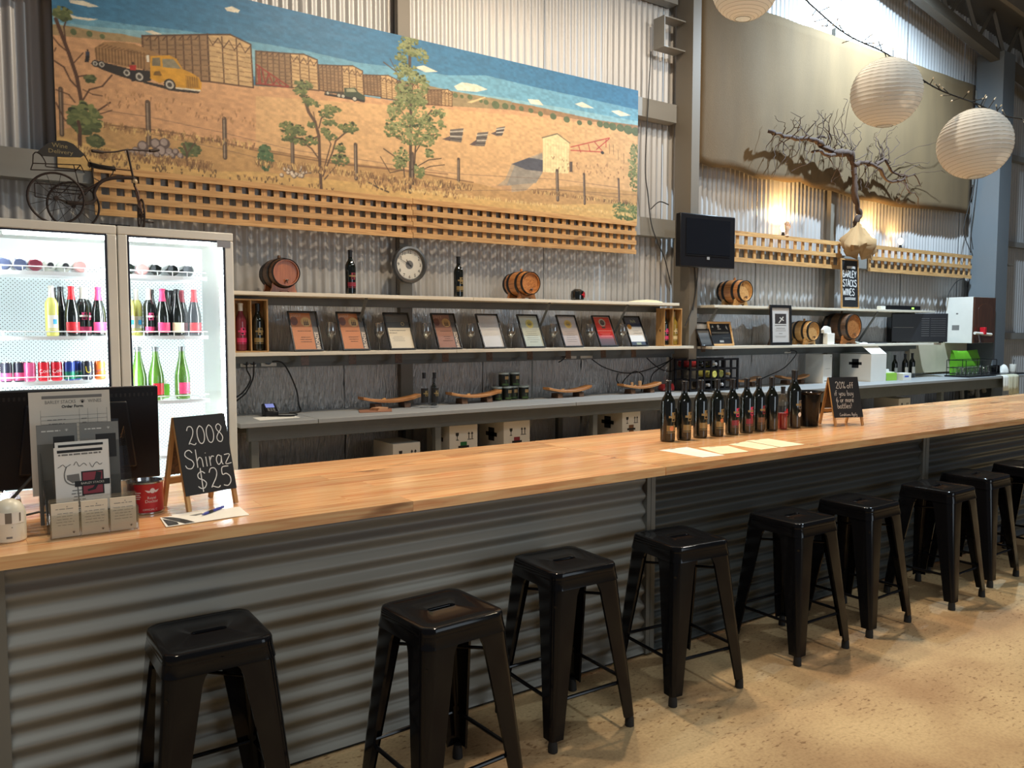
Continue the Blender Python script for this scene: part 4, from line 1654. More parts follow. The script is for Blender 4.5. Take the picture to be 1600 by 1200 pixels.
# ------------------------------------------------------------------ the mural
def paint_mural(W, H, ops):
    """lays the paint on a fine grid and stores one colour per grid point"""
    k = .2                                                    # samples per mm
    nx, ny = int(W * k) + 1, int(H * k) + 1
    im = np.zeros((ny, nx, 3))
    yy = np.linspace(0, 1, ny)[:, None]
    top, low = np.array([54, 112, 152.]), np.array([80, 138, 172.])
    im[:] = (low + (top - low) * np.clip((yy - .35) * 1.6, 0, 1))[:, :, None].reshape(ny, 1, 3)
    rnd = random.Random(5)

    def poly(c, pts):
        P = np.array(pts, float) * k
        x0, y0 = np.floor(P.min(0)).astype(int)
        x1, y1 = np.ceil(P.max(0)).astype(int)
        x0, y0, x1, y1 = max(x0, 0), max(y0, 0), min(x1, nx - 1), min(y1, ny - 1)
        if x1 < x0 or y1 < y0:
            return
        ss = 2
        gx = (np.arange((x1 - x0 + 1) * ss) + .5) / ss + x0 - .5
        gy = (np.arange((y1 - y0 + 1) * ss) + .5) / ss + y0 - .5
        X, Y = np.meshgrid(gx, gy)
        ins = np.zeros(X.shape, bool)
        n = len(P)
        for i in range(n):
            ax, ay = P[i]
            bx, by = P[(i + 1) % n]
            if ay == by:
                continue
            ins ^= ((ay > Y) != (by > Y)) & (X < (bx - ax) * (Y - ay) / (by - ay) + ax)
        a = ins.reshape(y1 - y0 + 1, ss, x1 - x0 + 1, ss).mean((1, 3))[:, :, None]
        r = im[y0:y1 + 1, x0:x1 + 1]
        r[:] = r * (1 - a) + np.array(c, float) * a

    def seg(c, w_, a, b):
        ax, ay, bx, by = a[0] * k, a[1] * k, b[0] * k, b[1] * k
        h = w_ * k / 2
        x0, x1 = int(max(min(ax, bx) - h - 1, 0)), int(min(max(ax, bx) + h + 2, nx - 1))
        y0, y1 = int(max(min(ay, by) - h - 1, 0)), int(min(max(ay, by) + h + 2, ny - 1))
        if x1 < x0 or y1 < y0:
            return
        X, Y = np.meshgrid(np.arange(x0, x1 + 1), np.arange(y0, y1 + 1))
        dx, dy = bx - ax, by - ay
        t = np.clip(((X - ax) * dx + (Y - ay) * dy) / (dx * dx + dy * dy + 1e-9), 0, 1)
        d = np.hypot(X - ax - t * dx, Y - ay - t * dy)
        al = np.clip(h + .5 - d, 0, min(1, 2 * h + .15))[:, :, None]
        r = im[y0:y1 + 1, x0:x1 + 1]
        r[:] = r * (1 - al) + np.array(c, float) * al

    def ell(c, p, ru, rv):
        poly(c, [(p[0] + ru * math.cos(a * PI / 7), p[1] + rv * math.sin(a * PI / 7)) for a in range(14)])

    for o in ops:
        if o[0] == 'p':
            poly(o[1], o[2])
        elif o[0] == 'l':
            for a, b in zip(o[3], o[3][1:]):
                seg(o[1], o[2], a, b)
        elif o[0] == 'e':
            ell(o[1], o[2], o[3], o[4])
        elif o[0] == 'd':
            t = 0
            while t < 1:
                e = min(1, t + rnd.uniform(.04, .16))
                a = [o[3][i] + (o[4][i] - o[3][i]) * t for i in (0, 1)]
                b = [o[3][i] + (o[4][i] - o[3][i]) * e for i in (0, 1)]
                j = rnd.uniform(-4, 4)
                seg(o[1], rnd.uniform(3, 8), (a[0], a[1] + j), (b[0], b[1] + j))
                t = e + .03
        elif o[0] == 'f':
            for i in range(int(o[5] * 2.1)):
                a, q = rnd.uniform(0, 2 * PI), rnd.random() ** .6
                u, v = o[2][0] + o[3] * q * math.cos(a), o[2][1] + o[4] * q * math.sin(a)
                c = o[1][min(len(o[1]) - 1, int((v - o[2][1] + o[4]) / (2 * o[4] + 1) * 2.2 + rnd.random() * 1.6) % len(o[1]))]
                ell([q * .84 for q in c], (u, v), o[6] * rnd.uniform(.6, 1.5), o[6] * rnd.uniform(.4, 1.0))
        elif o[0] == 'g':
            for i in range(o[4]):
                t = rnd.random()
                u = o[2][0] + (o[3][0] - o[2][0]) * t
                vm = o[2][1] + (o[3][1] - o[2][1]) * rnd.random()
                h = o[5] * rnd.uniform(.4, 1.2)
                c = rnd.choice(o[1])
                for q in range(3):
                    s_ = rnd.uniform(-.5, .5)
                    seg(c, 4, (u, vm), (u + h * s_, vm + h))
    # brushy unevenness
    rs = np.random.RandomState(2)
    n = rs.rand(ny // 4 + 2, nx // 6 + 2)
    n = np.kron(n, np.ones((4, 6)))[:ny, :nx]
    n = (n + np.roll(n, 2, 1) + np.roll(n, 1, 0) + np.roll(n, 3, 1)) / 4
    im *= .95 * (.93 + .14 * n + .05 * rs.rand(ny, nx))[:, :, None]
    im = np.clip(im, 0, 255) / 255
    lin_ = np.where(im <= .04045, im / 12.92, ((im + .055) / 1.055) ** 2.4)
    xs = np.linspace(0, W / 1000, nx)
    zs = np.linspace(0, H / 1000, ny)
    X, Z = np.meshgrid(xs, zs)
    co = np.stack([X.ravel(), np.zeros(X.size), Z.ravel()], 1)
    i = (np.arange(ny - 1)[:, None] * nx + np.arange(nx - 1)[None]).ravel()
    fc = np.stack([i, i + 1, i + 1 + nx, i + nx], 1)
    me = bpy.data.meshes.new('painting')
    me.vertices.add(len(co))
    me.vertices.foreach_set('co', co.ravel())
    me.loops.add(fc.size)
    me.loops.foreach_set('vertex_index', fc.ravel())
    me.polygons.add(len(fc))
    me.polygons.foreach_set('loop_start', np.arange(0, fc.size, 4))
    me.update(calc_edges=True)
    ca = me.color_attributes.new('Col', 'FLOAT_COLOR', 'POINT')
    ca.data.foreach_set('color', np.concatenate([lin_.reshape(-1, 3), np.ones((nx * ny, 1))], 1).ravel())
    me.materials.append(vcol_mat('mural_paint', .6))
    return me


mur = thing('mural', 'long wall mural of hay sheds, yellow truck and gum trees in a dry paddock', 'painting', (.600, 5.885, 2.600))
box('board', 0, 5.0, .001, .014, 0, 1.308, mat('mural_board', rgb(90, 88, 84), .7), mur)
link('painting', paint_mural(5000, 1308, MURAL), mur)
# ------------------------------------------------------------------ timber lattice
def lattice(label, x0, x1, z0, z1, nrow, pitch, hw, vw, y=5.848):
    t = thing('lattice_panel', label, 'lattice', (x0, y, z0), 0, 'timber lattice panels on the wall')
    L_, H_ = x1 - x0, z1 - z0
    hm = MB().box(0, L_, 0, .018, -hw / 2, hw / 2).mesh('slat', PINE)
    for i in range(nrow + 1):
        link('slat', hm, t, loc=(0, 0, hw / 2 + (H_ - hw) * i / nrow))
    vm = MB().box(-vw / 2, vw / 2, 0, .016, .004, H_ - .004).mesh('slat', PINEZ)
    n = max(1, int(round(L_ / pitch)))
    for i in range(n + 1):
        link('slat', vm, t, loc=(vw / 2 + (L_ - vw) * i / n, .0182, 0))
    return t


lattice('left pine lattice strip under the mural, behind the ornamental tricycle', .80, 3.098, 2.318, 2.632, 3, .092, .042, .042)
lattice('right pine lattice strip under the mural, ending near the steel column', 3.102, 5.56, 2.322, 2.636, 3, .097, .042, .042)
lattice('short pine lattice strip just right of the television', 6.92, 8.99, 2.322, 2.655, 2, .150, .048, .042)
lattice('pine lattice strip at far right, right of the hessian wrapped vine', 9.61, 12.2, 2.325, 2.660, 2, .150, .048, .042)

# ------------------------------------------------------------------ hessian sheet
HESS = mat('hessian', rgb(94, 75, 48), .9, 0, .26, 2.6, (1.6, 1, .4), .7, 160, dist=.003)
nx, nz = 56, 18
lowp = [(6.45, 3.33), (6.62, 3.285), (6.92, 3.315), (7.13, 3.297), (7.35, 3.245), (7.6, 3.262), (7.93, 3.264), (8.17, 3.297), (8.34, 3.256), (8.79, 3.25), (9.03, 3.221), (9.34, 3.197), (9.78, 3.202), (10.22, 3.186), (10.79, 3.215), (11.42, 3.241), (12.16, 3.25)]


def interp(pts, x):
    for (a, b), (c, d) in zip(pts, pts[1:]):
        if x <= c:
            return b + (d - b) * (x - a) / (c - a)
    return pts[-1][1]


random.seed(4)
vs = []
for j in range(nz + 1):
    for i in range(nx + 1):
        x = 6.44 + 5.71 * i / nx
        zb = interp(lowp, x)
        zt = 5.065
        t = j / nz
        z = zb + (zt - zb) * t
        y = 5.868 + .010 * math.sin(x * 3.1 + 1) * (1 - t) + .006 * math.sin(x * 9 + z * 2) + random.uniform(-.0025, .0025) - .008 * max(0, 1 - abs(x - 7.62) / .06) - (.018 * max(0, 1 - abs(x - 8.31) / .07)) * t
        vs.append((x, y, z))
mb = MB()
mb.add(vs, [(j * (nx + 1) + i, j * (nx + 1) + i + 1, (j + 1) * (nx + 1) + i + 1, (j + 1) * (nx + 1) + i) for j in range(nz) for i in range(nx)])
hs = mb.build('hessian_sheet', HESS, None, angle=80)
tag(hs, 'large brown hessian sheet hung behind the bare vine', 'hessian sheet')
sd = hs.modifiers.new('cloth_thickness', 'SOLIDIFY')
sd.thickness = .003

# ------------------------------------------------------------------ dead vine with its roots wrapped in sacking
VINE = mat('vine_bark', rgb(60, 42, 31), .85, 0, .35, 30, (1, 1, .4), .8, 60, dist=.004)
vine = thing('dead_vine', 'gnarled bare grapevine fixed in front of the hessian sheet', 'vine', (9.07, 5.72, 2.86))
VO = Vector((9.07, 5.72, 2.86))


def vpts(pts, jit=.012, n=3, y0=0.0, yamp=.03):
    o = []
    ph = random.uniform(0, 6)
    for i, p in enumerate(smooth([tuple(p) for p in pts], n)):
        o.append((p[0] - VO.x + random.uniform(-jit, jit), y0 + yamp * math.sin(i * .6 + ph) + random.uniform(-jit, jit), p[1] - VO.z + random.uniform(-jit, jit)))
    return o


def taper(n, a, b):
    return [a + (b - a) * i / max(1, n - 1) for i in range(n)]


def limb(name, pts, a, b, jit=.012, n=3, seg=7, yamp=.03, y0=0):
    P = vpts(pts, jit, n, y0, yamp)
    P[0] = (pts[0][0] - VO.x, y0, pts[0][1] - VO.z)
    r = [.80 * x * random.uniform(.75, 1.3) for x in taper(len(P), a, b)]
    MB().tube(P, r, seg).build(name, VINE, vine, angle=60)


random.seed(21)
limb('trunk', [(9.07, 2.70), (9.069, 2.844), (9.08, 2.931), (9.154, 2.963), (9.119, 3.055), (9.022, 3.184), (9.008, 3.354), (9.006, 3.525), (8.957, 3.604), (8.879, 3.696)], .034, .050, .006, yamp=.01)
limb('branch', [(8.879, 3.68), (8.734, 3.67), (8.562, 3.665), (8.447, 3.709), (8.28, 3.72), (8.116, 3.747), (7.904, 3.734), (7.647, 3.723), (7.46, 3.718)], .050, .024)
limb('branch', [(8.85, 3.676), (8.62, 3.631), (8.424, 3.599), (8.311, 3.65), (8.175, 3.617)], .036, .016)
limb('branch', [(8.562, 3.665), (8.392, 3.685), (8.251, 3.765), (8.30, 3.79), (8.40, 3.802)], .024, .010)
limb('branch', [(9.003, 3.56), (9.1, 3.61), (9.214, 3.614), (9.433, 3.591), (9.595, 3.521), (9.793, 3.462), (10.025, 3.478), (10.089, 3.539), (10.054, 3.562)], .040, .014)
limb('branch', [(9.3, 3.6), (9.433, 3.61), (9.586, 3.696), (9.784, 3.631), (9.954, 3.551), (10.123, 3.543), (10.362, 3.587), (10.544, 3.495)], .028, .008)
limb('branch', [(10.089, 3.539), (10.194, 3.495), (10.185, 3.367), (10.412, 3.333), (10.544, 3.215)], .014, .005)
limb('branch', [(7.46, 3.72), (7.38, 3.74)], .03, .022, .004)
TW = [[(8.878, 3.70), (8.80, 3.95), (8.708, 4.225), (8.82, 4.326)], [(8.86, 3.70), (8.84, 3.92), (8.82, 4.33)], [(8.74, 3.68), (8.60, 3.8), (8.437, 3.953), (8.30, 4.05)], [(8.60, 3.66), (8.40, 3.9), (8.264, 4.107)],
      [(8.04, 3.74), (8.16, 3.95), (8.30, 4.10)], [(8.06, 3.75), (8.2, 3.98)], [(7.78, 3.73), (7.9, 3.86), (8.0, 3.98)], [(8.95, 3.72), (9.04, 3.9), (9.055, 4.059)], [(8.92, 3.7), (8.99, 3.85)],
      [(9.42, 3.62), (9.6, 3.82), (9.761, 4.037), (9.79, 4.112)], [(9.55, 3.68), (9.65, 3.9), (9.70, 4.05)], [(9.60, 3.69), (9.85, 3.9), (9.96, 4.028)], [(9.40, 3.62), (9.45, 3.9), (9.6, 4.1)], [(9.80, 3.63), (10.2, 3.73), (10.598, 3.762)],
      [(10.12, 3.55), (10.6, 3.65), (11.043, 3.699)], [(9.75, 3.64), (10.3, 3.9), (10.976, 4.128)], [(7.65, 3.71), (7.5, 3.5), (7.40, 3.22)], [(7.75, 3.71), (7.62, 3.5), (7.47, 3.30)], [(7.90, 3.72), (7.80, 3.5), (7.709, 3.425)],
      [(8.20, 3.62), (8.0, 3.45), (7.841, 3.345)], [(7.47, 3.70), (7.38, 3.52)], [(8.10, 3.70), (8.12, 3.55)], [(9.18, 3.58), (9.20, 3.42), (9.1, 3.25)], [(9.0, 3.62), (9.25, 3.73)], [(8.70, 3.70), (8.62, 3.95), (8.68, 4.16)], [(8.55, 3.70), (8.66, 3.95), (8.58, 4.14)],
      [(8.45, 3.72), (8.52, 3.95), (8.40, 4.08)], [(10.0, 3.47), (10.02, 3.3), (10.05, 3.2)], [(9.96, 3.46), (9.9, 3.3)], [(8.30, 3.75), (8.33, 3.95), (8.45, 4.08)], [(9.93, 3.56), (10.2, 3.5), (10.5, 3.45)], [(10.1, 3.56), (10.3, 3.7), (10.7, 3.72)]]
for _ in range(26):                                            # fine side shoots
    bx, bz = random.choice([(8.0, 3.74), (8.3, 3.72), (8.6, 3.68), (8.8, 3.70), (9.3, 3.60), (9.6, 3.66), (9.9, 3.6), (7.7, 3.72), (10.1, 3.55)])
    bx += random.uniform(-.15, .15)
    dx, dz = random.uniform(-.3, .3), random.choice((1, 1, -1)) * random.uniform(.15, .42)
    TW.append([(bx, bz), (bx + dx * .5, bz + dz * .6), (bx + dx, bz + dz)])
for tw in TW:
    limb('twig', tw, .0075, .0025, .016, 5, 5, .05, -.01)
mb = MB()
SACK = mat('sacking', rgb(160, 126, 84), .9, 0, .14, 5, (1, 1, 1), .8, 120, dist=.003)
loops = []
for i, (z, r) in enumerate([(-.03, .06), (-.08, .10), (-.16, .18), (-.23, .27), (-.30, .26), (-.35, .18), (-.38, .04)]):
    lp = []
    for k in range(24):
        a = 2 * PI * k / 24
        rr = r * (1 + .22 * math.sin(3 * a + i * .8) + .26 * math.sin(9 * a + i * .9))
        lp.append((rr * math.cos(a) + .02 * i - .09 * min(1, i / 3), rr * .46 * math.sin(a) - .035, z + .05 * math.sin(2 * a + i)))
    loops.append(lp)
mb.loft(loops)
mb.build('sacking', SACK, vine, angle=70)
mb = MB()
loops = [[(.10, -.06, -.12), (.24, -.05, -.2), (.24, -.035, -.2), (.10, -.045, -.12)], [(.14, -.1, -.24), (.31, -.06, -.26), (.31, -.045, -.26), (.14, -.085, -.24)], [(.2, -.08, -.34), (.29, -.06, -.36), (.29, -.045, -.36), (.2, -.065, -.34)], [(.25, -.06, -.41), (.27, -.06, -.42), (.27, -.05, -.42), (.25, -.05, -.41)]]
mb.loft(loops)
mb.build('loose_corner', SACK, vine, angle=70)

# ------------------------------------------------------------------ paper lanterns on the light string
LP = bpy.data.materials.new('lantern_paper')
LP.use_nodes = True
N, L = LP.node_tree.nodes, LP.node_tree.links
N.remove(N['Principled BSDF'])
df, tl, mx = N.new('ShaderNodeBsdfDiffuse'), N.new('ShaderNodeBsdfTranslucent'), N.new('ShaderNodeMixShader')
nz_ = N.new('ShaderNodeTexNoise')
nz_.inputs['Scale'].default_value = 25
rp = N.new('ShaderNodeValToRGB')
rp.color_ramp.elements[0].color = rgb(240, 238, 232)
rp.color_ramp.elements[1].color = rgb(240, 238, 232)
L.new(nz_.outputs[0], rp.inputs[0])
L.new(rp.outputs[0], df.inputs[0])
L.new(rp.outputs[0], tl.inputs[0])
mx.inputs[0].default_value = .30
L.new(df.outputs[0], mx.inputs[1])
L.new(tl.outputs[0], mx.inputs[2])
L.new(mx.outputs[0], N['Material Output'].inputs[0])
HOOPW = mat('lantern_wire', rgb(176, 172, 160), .6)


def lantern_mesh():
    rr, n = .2, 22
    prof = []
    a0 = math.asin(.24)
    for i in range(n * 4 + 1):
        t = -PI / 2 + a0 + (PI - 2 * a0) * i / (n * 4)
        bulge = 1 - .018 * (abs(math.cos(PI * i / 4)) ** 4)
        prof.append((rr * math.cos(t) * bulge, rr * math.sin(t) * .985))
    return MB().lathe(prof, 40, caps=False).mesh('paper_shade', LP, 80), prof, a0


_lm, _lp, _a0 = lantern_mesh()
wire_top = []
for (x, y, z), tilt, lab in (((4.62, 2.742, 2.982), (R(2), R(-3), .3), 'white round paper lantern, the middle one, in front of the vine'),
                             ((4.93, 2.373, 2.654), (R(-3), R(5), 1.0), 'white round paper lantern lowest on the string, near the right column'),
                             ((4.051, 3.331, 3.66), (R(3), R(2), .2), 'white round paper lantern cut by the top edge of the view')):
    t = thing('paper_lantern', lab, 'lantern', (x, y, z), 0, 'paper lanterns on the light string')
    t.rotation_euler = tilt
    link('paper_shade', _lm, t)
    hx = [(_r * math.cos(a), _r * math.sin(a), z) for a, z, _r in ((2 * PI * q / 24, .2 * math.sin(-PI / 2 + _a0 + (PI - 2 * _a0) * q / 528) * .985, .2004 * math.cos(-PI / 2 + _a0 + (PI - 2 * _a0) * q / 528)) for q in range(529))]
    MB().tube(hx, .0011, 4).build('spiral_wire', HOOPW, t)
    MB().ring((0, 0, .1925), .047, .002, 'z', 24, 6).build('top_ring', HOOPW, t)
    MB().ring((0, 0, -.1925), .047, .002, 'z', 24, 6).build('bottom_ring', HOOPW, t)
    MB().tube([(-.047, 0, .192), (-.02, 0, .17), (.02, 0, .17), (.047, 0, .192)], .0016, 6).build('wire_stretcher', HOOPW, t)
    MB().tube([(0, 0, -.17), (0, 0, .17)], .0012, 6).build('wire_stretcher', HOOPW, t)
    MB().tube([(0, 0, .17), (.01, 0, .205), (0, 0, .215)], .0014, 6).build('hook', HOOPW, t)

random.seed(9)
WIRE = mat('dark_cable', (.015, .014, .013, 1), .6)
sw = [(3.2, 4.0, 4.25), (4.051, 3.331, 3.90), (4.30, 3.05, 3.52), (4.45, 2.9, 3.33), (4.62, 2.742, 3.205), (4.78, 2.55, 3.00), (4.93, 2.373, 2.885), (5.05, 2.22, 2.79), (5.30, 1.8, 2.70), (5.7, 1.2, 2.75)]
st = thing('light_string', 'dark fairy light string running between the paper lanterns', 'light string', (0, 0, 0))
MB().tube(smooth(sw, 8), .0042, 6).build('cable', WIRE, st)
BULB = mat('clear_lamp_tip', rgb(214, 206, 186), .2)
sp = smooth(sw, 8)
stalk = MB().tube([(0, 0, 0), (0, 0, .055)], .0028, 5).mesh('bulb_stalk', WIRE)
tip = MB().lathe([(.0005, .055), (.004, .058), (.004, .068), (.0005, .074)], 6).mesh('bulb', BULB)
for i in range(5, len(sp) - 4, 2):
    for s_ in (0, 1):
        p = Vector(sp[i]).lerp(Vector(sp[i + 1]), .5 * s_)
        ro = (random.uniform(-2.4, 2.4), random.uniform(-1.2, 1.2), random.uniform(0, 6))
        a = link('bulb_stalk', stalk, st, loc=p, rot=ro)
        link('bulb', tip, a)

# ------------------------------------------------------------------ wall clock
ck = thing('wall_clock', 'round grey rimmed wall clock with a white dial above the top shelf', 'clock', (3.075, 5.885, 2.105))
MB().lathe([(.118, -.03), (.128, -.045), (.146, -.040), (.152, -.02), (.150, .0), (.118, .0), (.118, -.03)], 48, 'y', caps=False).build('rim', mat('clock_rim', rgb(92, 92, 92), .35, .6), ck)
MB().lathe([(.0005, -.018), (.122, -.018), (.122, -.01), (.0005, -.01)], 48, 'y').build('dial', WHITEPL, ck)
MB().lathe([(.0005, -.0205), (.033, -.0205), (.033, -.0185), (.0005, -.0185)], 32, 'y').build('centre_disc', mat('clock_grey', rgb(112, 112, 112), .5), ck)
for h in range(1, 13):
    a = PI / 2 - h * PI / 6
    text(str(h), .037, INK, ck, (.099 * math.cos(a), -.019, .099 * math.sin(a)), name='numeral')


def hand(name, ang, l, wd, y):
    a = PI / 2 - ang * PI / 180
    o = MB().prism([(-.02, -wd / 2), (l, -wd / 4), (l, wd / 4), (-.02, wd / 2)], y - .0015, y).build(name, INK, ck)
    o.rotation_euler = (0, -a, 0)


hand('hour_hand', 324, .050, .006, -.0215)
hand('minute_hand', 296, .088, .005, -.0235)
MB().lathe([(.0005, -.033), (.119, -.033), (.119, -.031), (.0005, -.031)], 40, 'y').build('cover_glass', CLEAR, ck)

# ------------------------------------------------------------------ television on its wall arm
tv = thing('television', 'black flat television on a wall arm at the steel column', 'television', (6.30, 5.62, 2.47), R(-4))
mb = MB()
mb.box(-.375, .375, -.035, .035, -.262, .262)
mb.build('casing', BLACKPL, tv, .008)
mb = MB()
mb.box(-.30, .30, -.0385, -.0345, -.135, .215)
mb.build('screen', SCREEN, tv)
mb = MB()
mb.box(-.30, .30, -.039, -.0355, -.150, -.142)
mb.build('chin_strip', mat('dark_chrome', rgb(60, 60, 62), .3, .8), tv)
MB().box(-.018, .018, -.039, -.0355, -.185, -.157).build('badge', mat('silver_badge', rgb(190, 190, 190), .4, .5), tv)
mb = MB()
mb.box(-.10, .10, .035, .06, -.1, .1)
mb.box(-.03, .03, .06, .09, -.05, .05)
mb.build('wall_bracket', BLACKPL, tv)

# ------------------------------------------------------------------ wall lamps hidden behind the lattice top, and a hand shaped ornament
EDISON = glow('lamp_filament', (1, .55, .16, 1), 25)
for x, z, lab in ((7.95, 2.735, 'small warm lamp glowing behind the lattice, left of the vine'), (9.75, 2.740, 'small warm lamp glowing beside the sacking of the vine'), (10.38, 2.735, 'small bare bulb lamp glowing on the right lattice strip')):
    t = thing('bulb_lamp', lab, 'lamp', (x, 5.93 if x < 10 else 5.90, z - .075))
    MB().lathe([(.022, 0), (.024, .01), (.016, .03), (.014, .05)], 16).build('lamp_holder', BLACKPL, t)
    MB().lathe([(.012, .05), (.03, .08), (.034, .10), (.025, .125), (.001, .138)], 20).build('bulb', EDISON, t)
    l = bpy.data.lights.new('bulb_light', 'SPOT')                 # the holder shades everything below the bulb
    l.spot_size, l.spot_blend = R(172), .3
    l.energy = {7: 60, 9: 40}.get(int(x), 9)
    l.color = (1, .60, .22)
    l.shadow_soft_size = .035
    lo = bpy.data.objects.new('bulb_light', l)
    COL.objects.link(lo)
    lo.parent = t
    lo.location = (0, 0, .145)
    lo.rotation_euler = (PI, 0, 0)
t = thing('hand_ornament', 'small pale carved hand standing on the lattice, left of the vine', 'ornament', (7.92, 5.857, 2.655))
HANDM = mat('carved_hand', rgb(196, 160, 130), .5, 0, .15, 12)
mb = MB()
mb.loft([[(.030 * math.cos(a) * s_, .014 * math.sin(a) * s_, z) for a in [2 * PI * k / 14 for k in range(14)]] for z, s_ in ((.0, 1.3), (.006, 1.25), (.012, .9), (.04, .72), (.07, 1.1), (.10, 1.3), (.112, 1.1))])
mb.build('palm', HANDM, t)
for fx, fl, lean in ((-.030, .052, -.018), (-.010, .064, -.006), (.010, .06, .004), (.029, .045, .014)):
    MB().tube([(fx, 0, .10), (fx + lean * .5, -.004, .10 + fl * .5), (fx + lean, -.012, .10 + fl)], [.0085, .0078, .006], 8).build('finger', HANDM, t)
MB().tube([(.03, 0, .075), (.05, -.004, .095), (.058, -.008, .125)], [.0095, .0085, .006], 8).build('thumb', HANDM, t)
# ------------------------------------------------------------------ little oak barrels on cradles
def barrel(label, x, y, z, head_r, length, wm, hm=HOOP, headm=None, rz=0):
    t = thing('oak_barrel', label, 'barrel', (x, y, z), rz)
    br_ = head_r * 1.17
    zc = br_ + head_r * .30
    prof, n = [], 12
    for i in range(n + 1):
        u = -1 + 2 * i / n
        prof.append((head_r + (br_ - head_r) * (1 - u * u), u * length / 2))
    seg = 36
    loops = []
    for r, h in prof:
        lp = []
        for k in range(seg):
            rr = r - (.0016 if k % 3 == 0 else 0)
            a = 2 * PI * k / seg
            lp.append((rr * math.cos(a), h, zc + rr * math.sin(a)))
        loops.append(lp)
    MB().loft(loops, caps=False).build('staves', wm, t, angle=25)
    for s_ in (-1, 1):
        mb = MB()
        e = s_ * length / 2
        mb.lathe([(head_r, 0), (head_r - .008, 0), (head_r - .008, -s_ * .014), (.0005, -s_ * .014)], 36, 'y', (0, e, zc), caps=False)
        mb.build('head', headm or wm, t)
    for u in (-.93, -.42, .42, .93):
        r0 = head_r + (br_ - head_r) * (1 - u * u) + .0012
        mb = MB()
        wd_ = length * .055
        mb.lathe([(r0, -wd_), (r0 + .0016, -wd_), (r0 + .0016, wd_), (r0, wd_), (r0, -wd_)], 36, 'y', (0, u * length / 2, zc), caps=False)
        mb.build('hoop', hm, t)
    MB().lathe([(.011, 0), (.013, .012), (.009, .026), (.0005, .028)], 14, c=(0, 0, zc + br_ - .004)).build('bung', wm, t)
    tap = MB().tube([(0, -length / 2 + .012, zc - head_r * .62), (0, -length / 2 - .018, zc - head_r * .62)], .006, 8)
    tap.tube([(0, -length / 2 - .012, zc - head_r * .62), (0, -length / 2 - .014, zc - head_r * .80)], .0045, 8)
    tap.tube([(-.012, -length / 2 - .012, zc - head_r * .55), (.012, -length / 2 - .012, zc - head_r * .55)], .0035, 6)
    tap.build('tap', DARKOAK, t)
    for s_ in (-1, 1):
        w_ = head_r * 1.02
        pts = [(-w_, 0), (-w_ * .45, 0), (-w_ * .3, head_r * .12), (w_ * .3, head_r * .12), (w_ * .45, 0), (w_, 0), (w_ * .86, head_r * .35), (w_ * .82, head_r * .72)]
        for i in range(9):
            a = -.26 * PI - .48 * PI * i / 8
            rr = br_ * 1.0
            pts.append((rr * math.cos(a), zc + rr * math.sin(a)))
        pts += [(-w_ * .82, head_r * .72), (-w_ * .86, head_r * .35)]
        y0 = s_ * length * .27
        MB().prism(pts, y0 - .014, y0 + .014).build('cradle_end', headm or wm, t)
    MB().box(-.012, .012, -length * .27, length * .27, head_r * .15, head_r * .27).build('cradle_rail', headm or wm, t)
    return t


REDOAK = wood('red_oak_head', rgb(150, 84, 44), rgb(176, 104, 58), .4, (22, 22, 2), .2, knots=False)
barrel('dark barrel with reddish head at left end of the top shelf', 1.962, 5.745, 1.843, .093, .30, DARKOAK, headm=REDOAK)
barrel('oak barrel near the second magnum on the long top shelf', 4.10, 5.745, 1.843, .092, .29, OAK)
barrel('brown barrel under the television on the white top shelf', 6.90, 5.745, 1.836, .105, .30, OAK, headm=PALEOAK)
barrel('pale new barrel beside the tall framed certificate', 8.12, 5.74, 1.412, .105, .26, PALEOAK)
barrel('largest dark barrel, right of the pale barrel on the lower shelf', 8.85, 5.735, 1.412, .142, .33, DARKOAK, headm=OAK)

# ------------------------------------------------------------------ wine bottles
BORD = [(.001, .003), (.030, .0), (.0365, .004), (.0375, .012), (.0375, .192), (.0355, .208), (.028, .224), (.0185, .240), (.0150, .254), (.0148, .300), (.0165, .301), (.0165, .312), (.0148, .3135), (.001, .314)]
BURG = [(.001, .003), (.034, .0), (.041, .005), (.042, .014), (.042, .125), (.039, .150), (.031, .185), (.022, .222), (.0165, .252), (.0150, .285), (.0170, .287), (.0170, .300), (.001, .302)]


def prof_scale(p, s_, sr=None):
    return [(r * (sr or s_), h * s_) for r, h in p]


def cap_prof(p, z0, out=.0006):
    """capsule following the neck above z0"""
    q = [(r + out, h) for r, h in p if h >= z0 and r > .002]
    return [(q[0][0], z0)] + q + [(.001, p[-1][1] + out)]


PRINTS = {}


def emblem(mb, r, a, z, s_, ks, bar=True):
    """square badge crossed by a name bar"""
    w_ = s_ / r
    mb.k = ks[0]
    mb.patch(r + .0005, a - w_ * .5, a + w_ * .5, z - s_ * .75, z + s_ * .75)
    mb.k = ks[1]
    mb.patch(r + .0008, a - w_ * 1.0, a + w_ * .75, z - s_ * .16, z + s_ * .2)
    mb.k = ks[2]
    mb.patch(r + .0008, a - w_ * .05, a + w_ * .3, z + s_ * .25, z + s_ * .62, 3)
    mb.patch(r + .0008, a - w_ * .35, a + w_ * .15, z - s_ * .6, z - s_ * .3, 3)


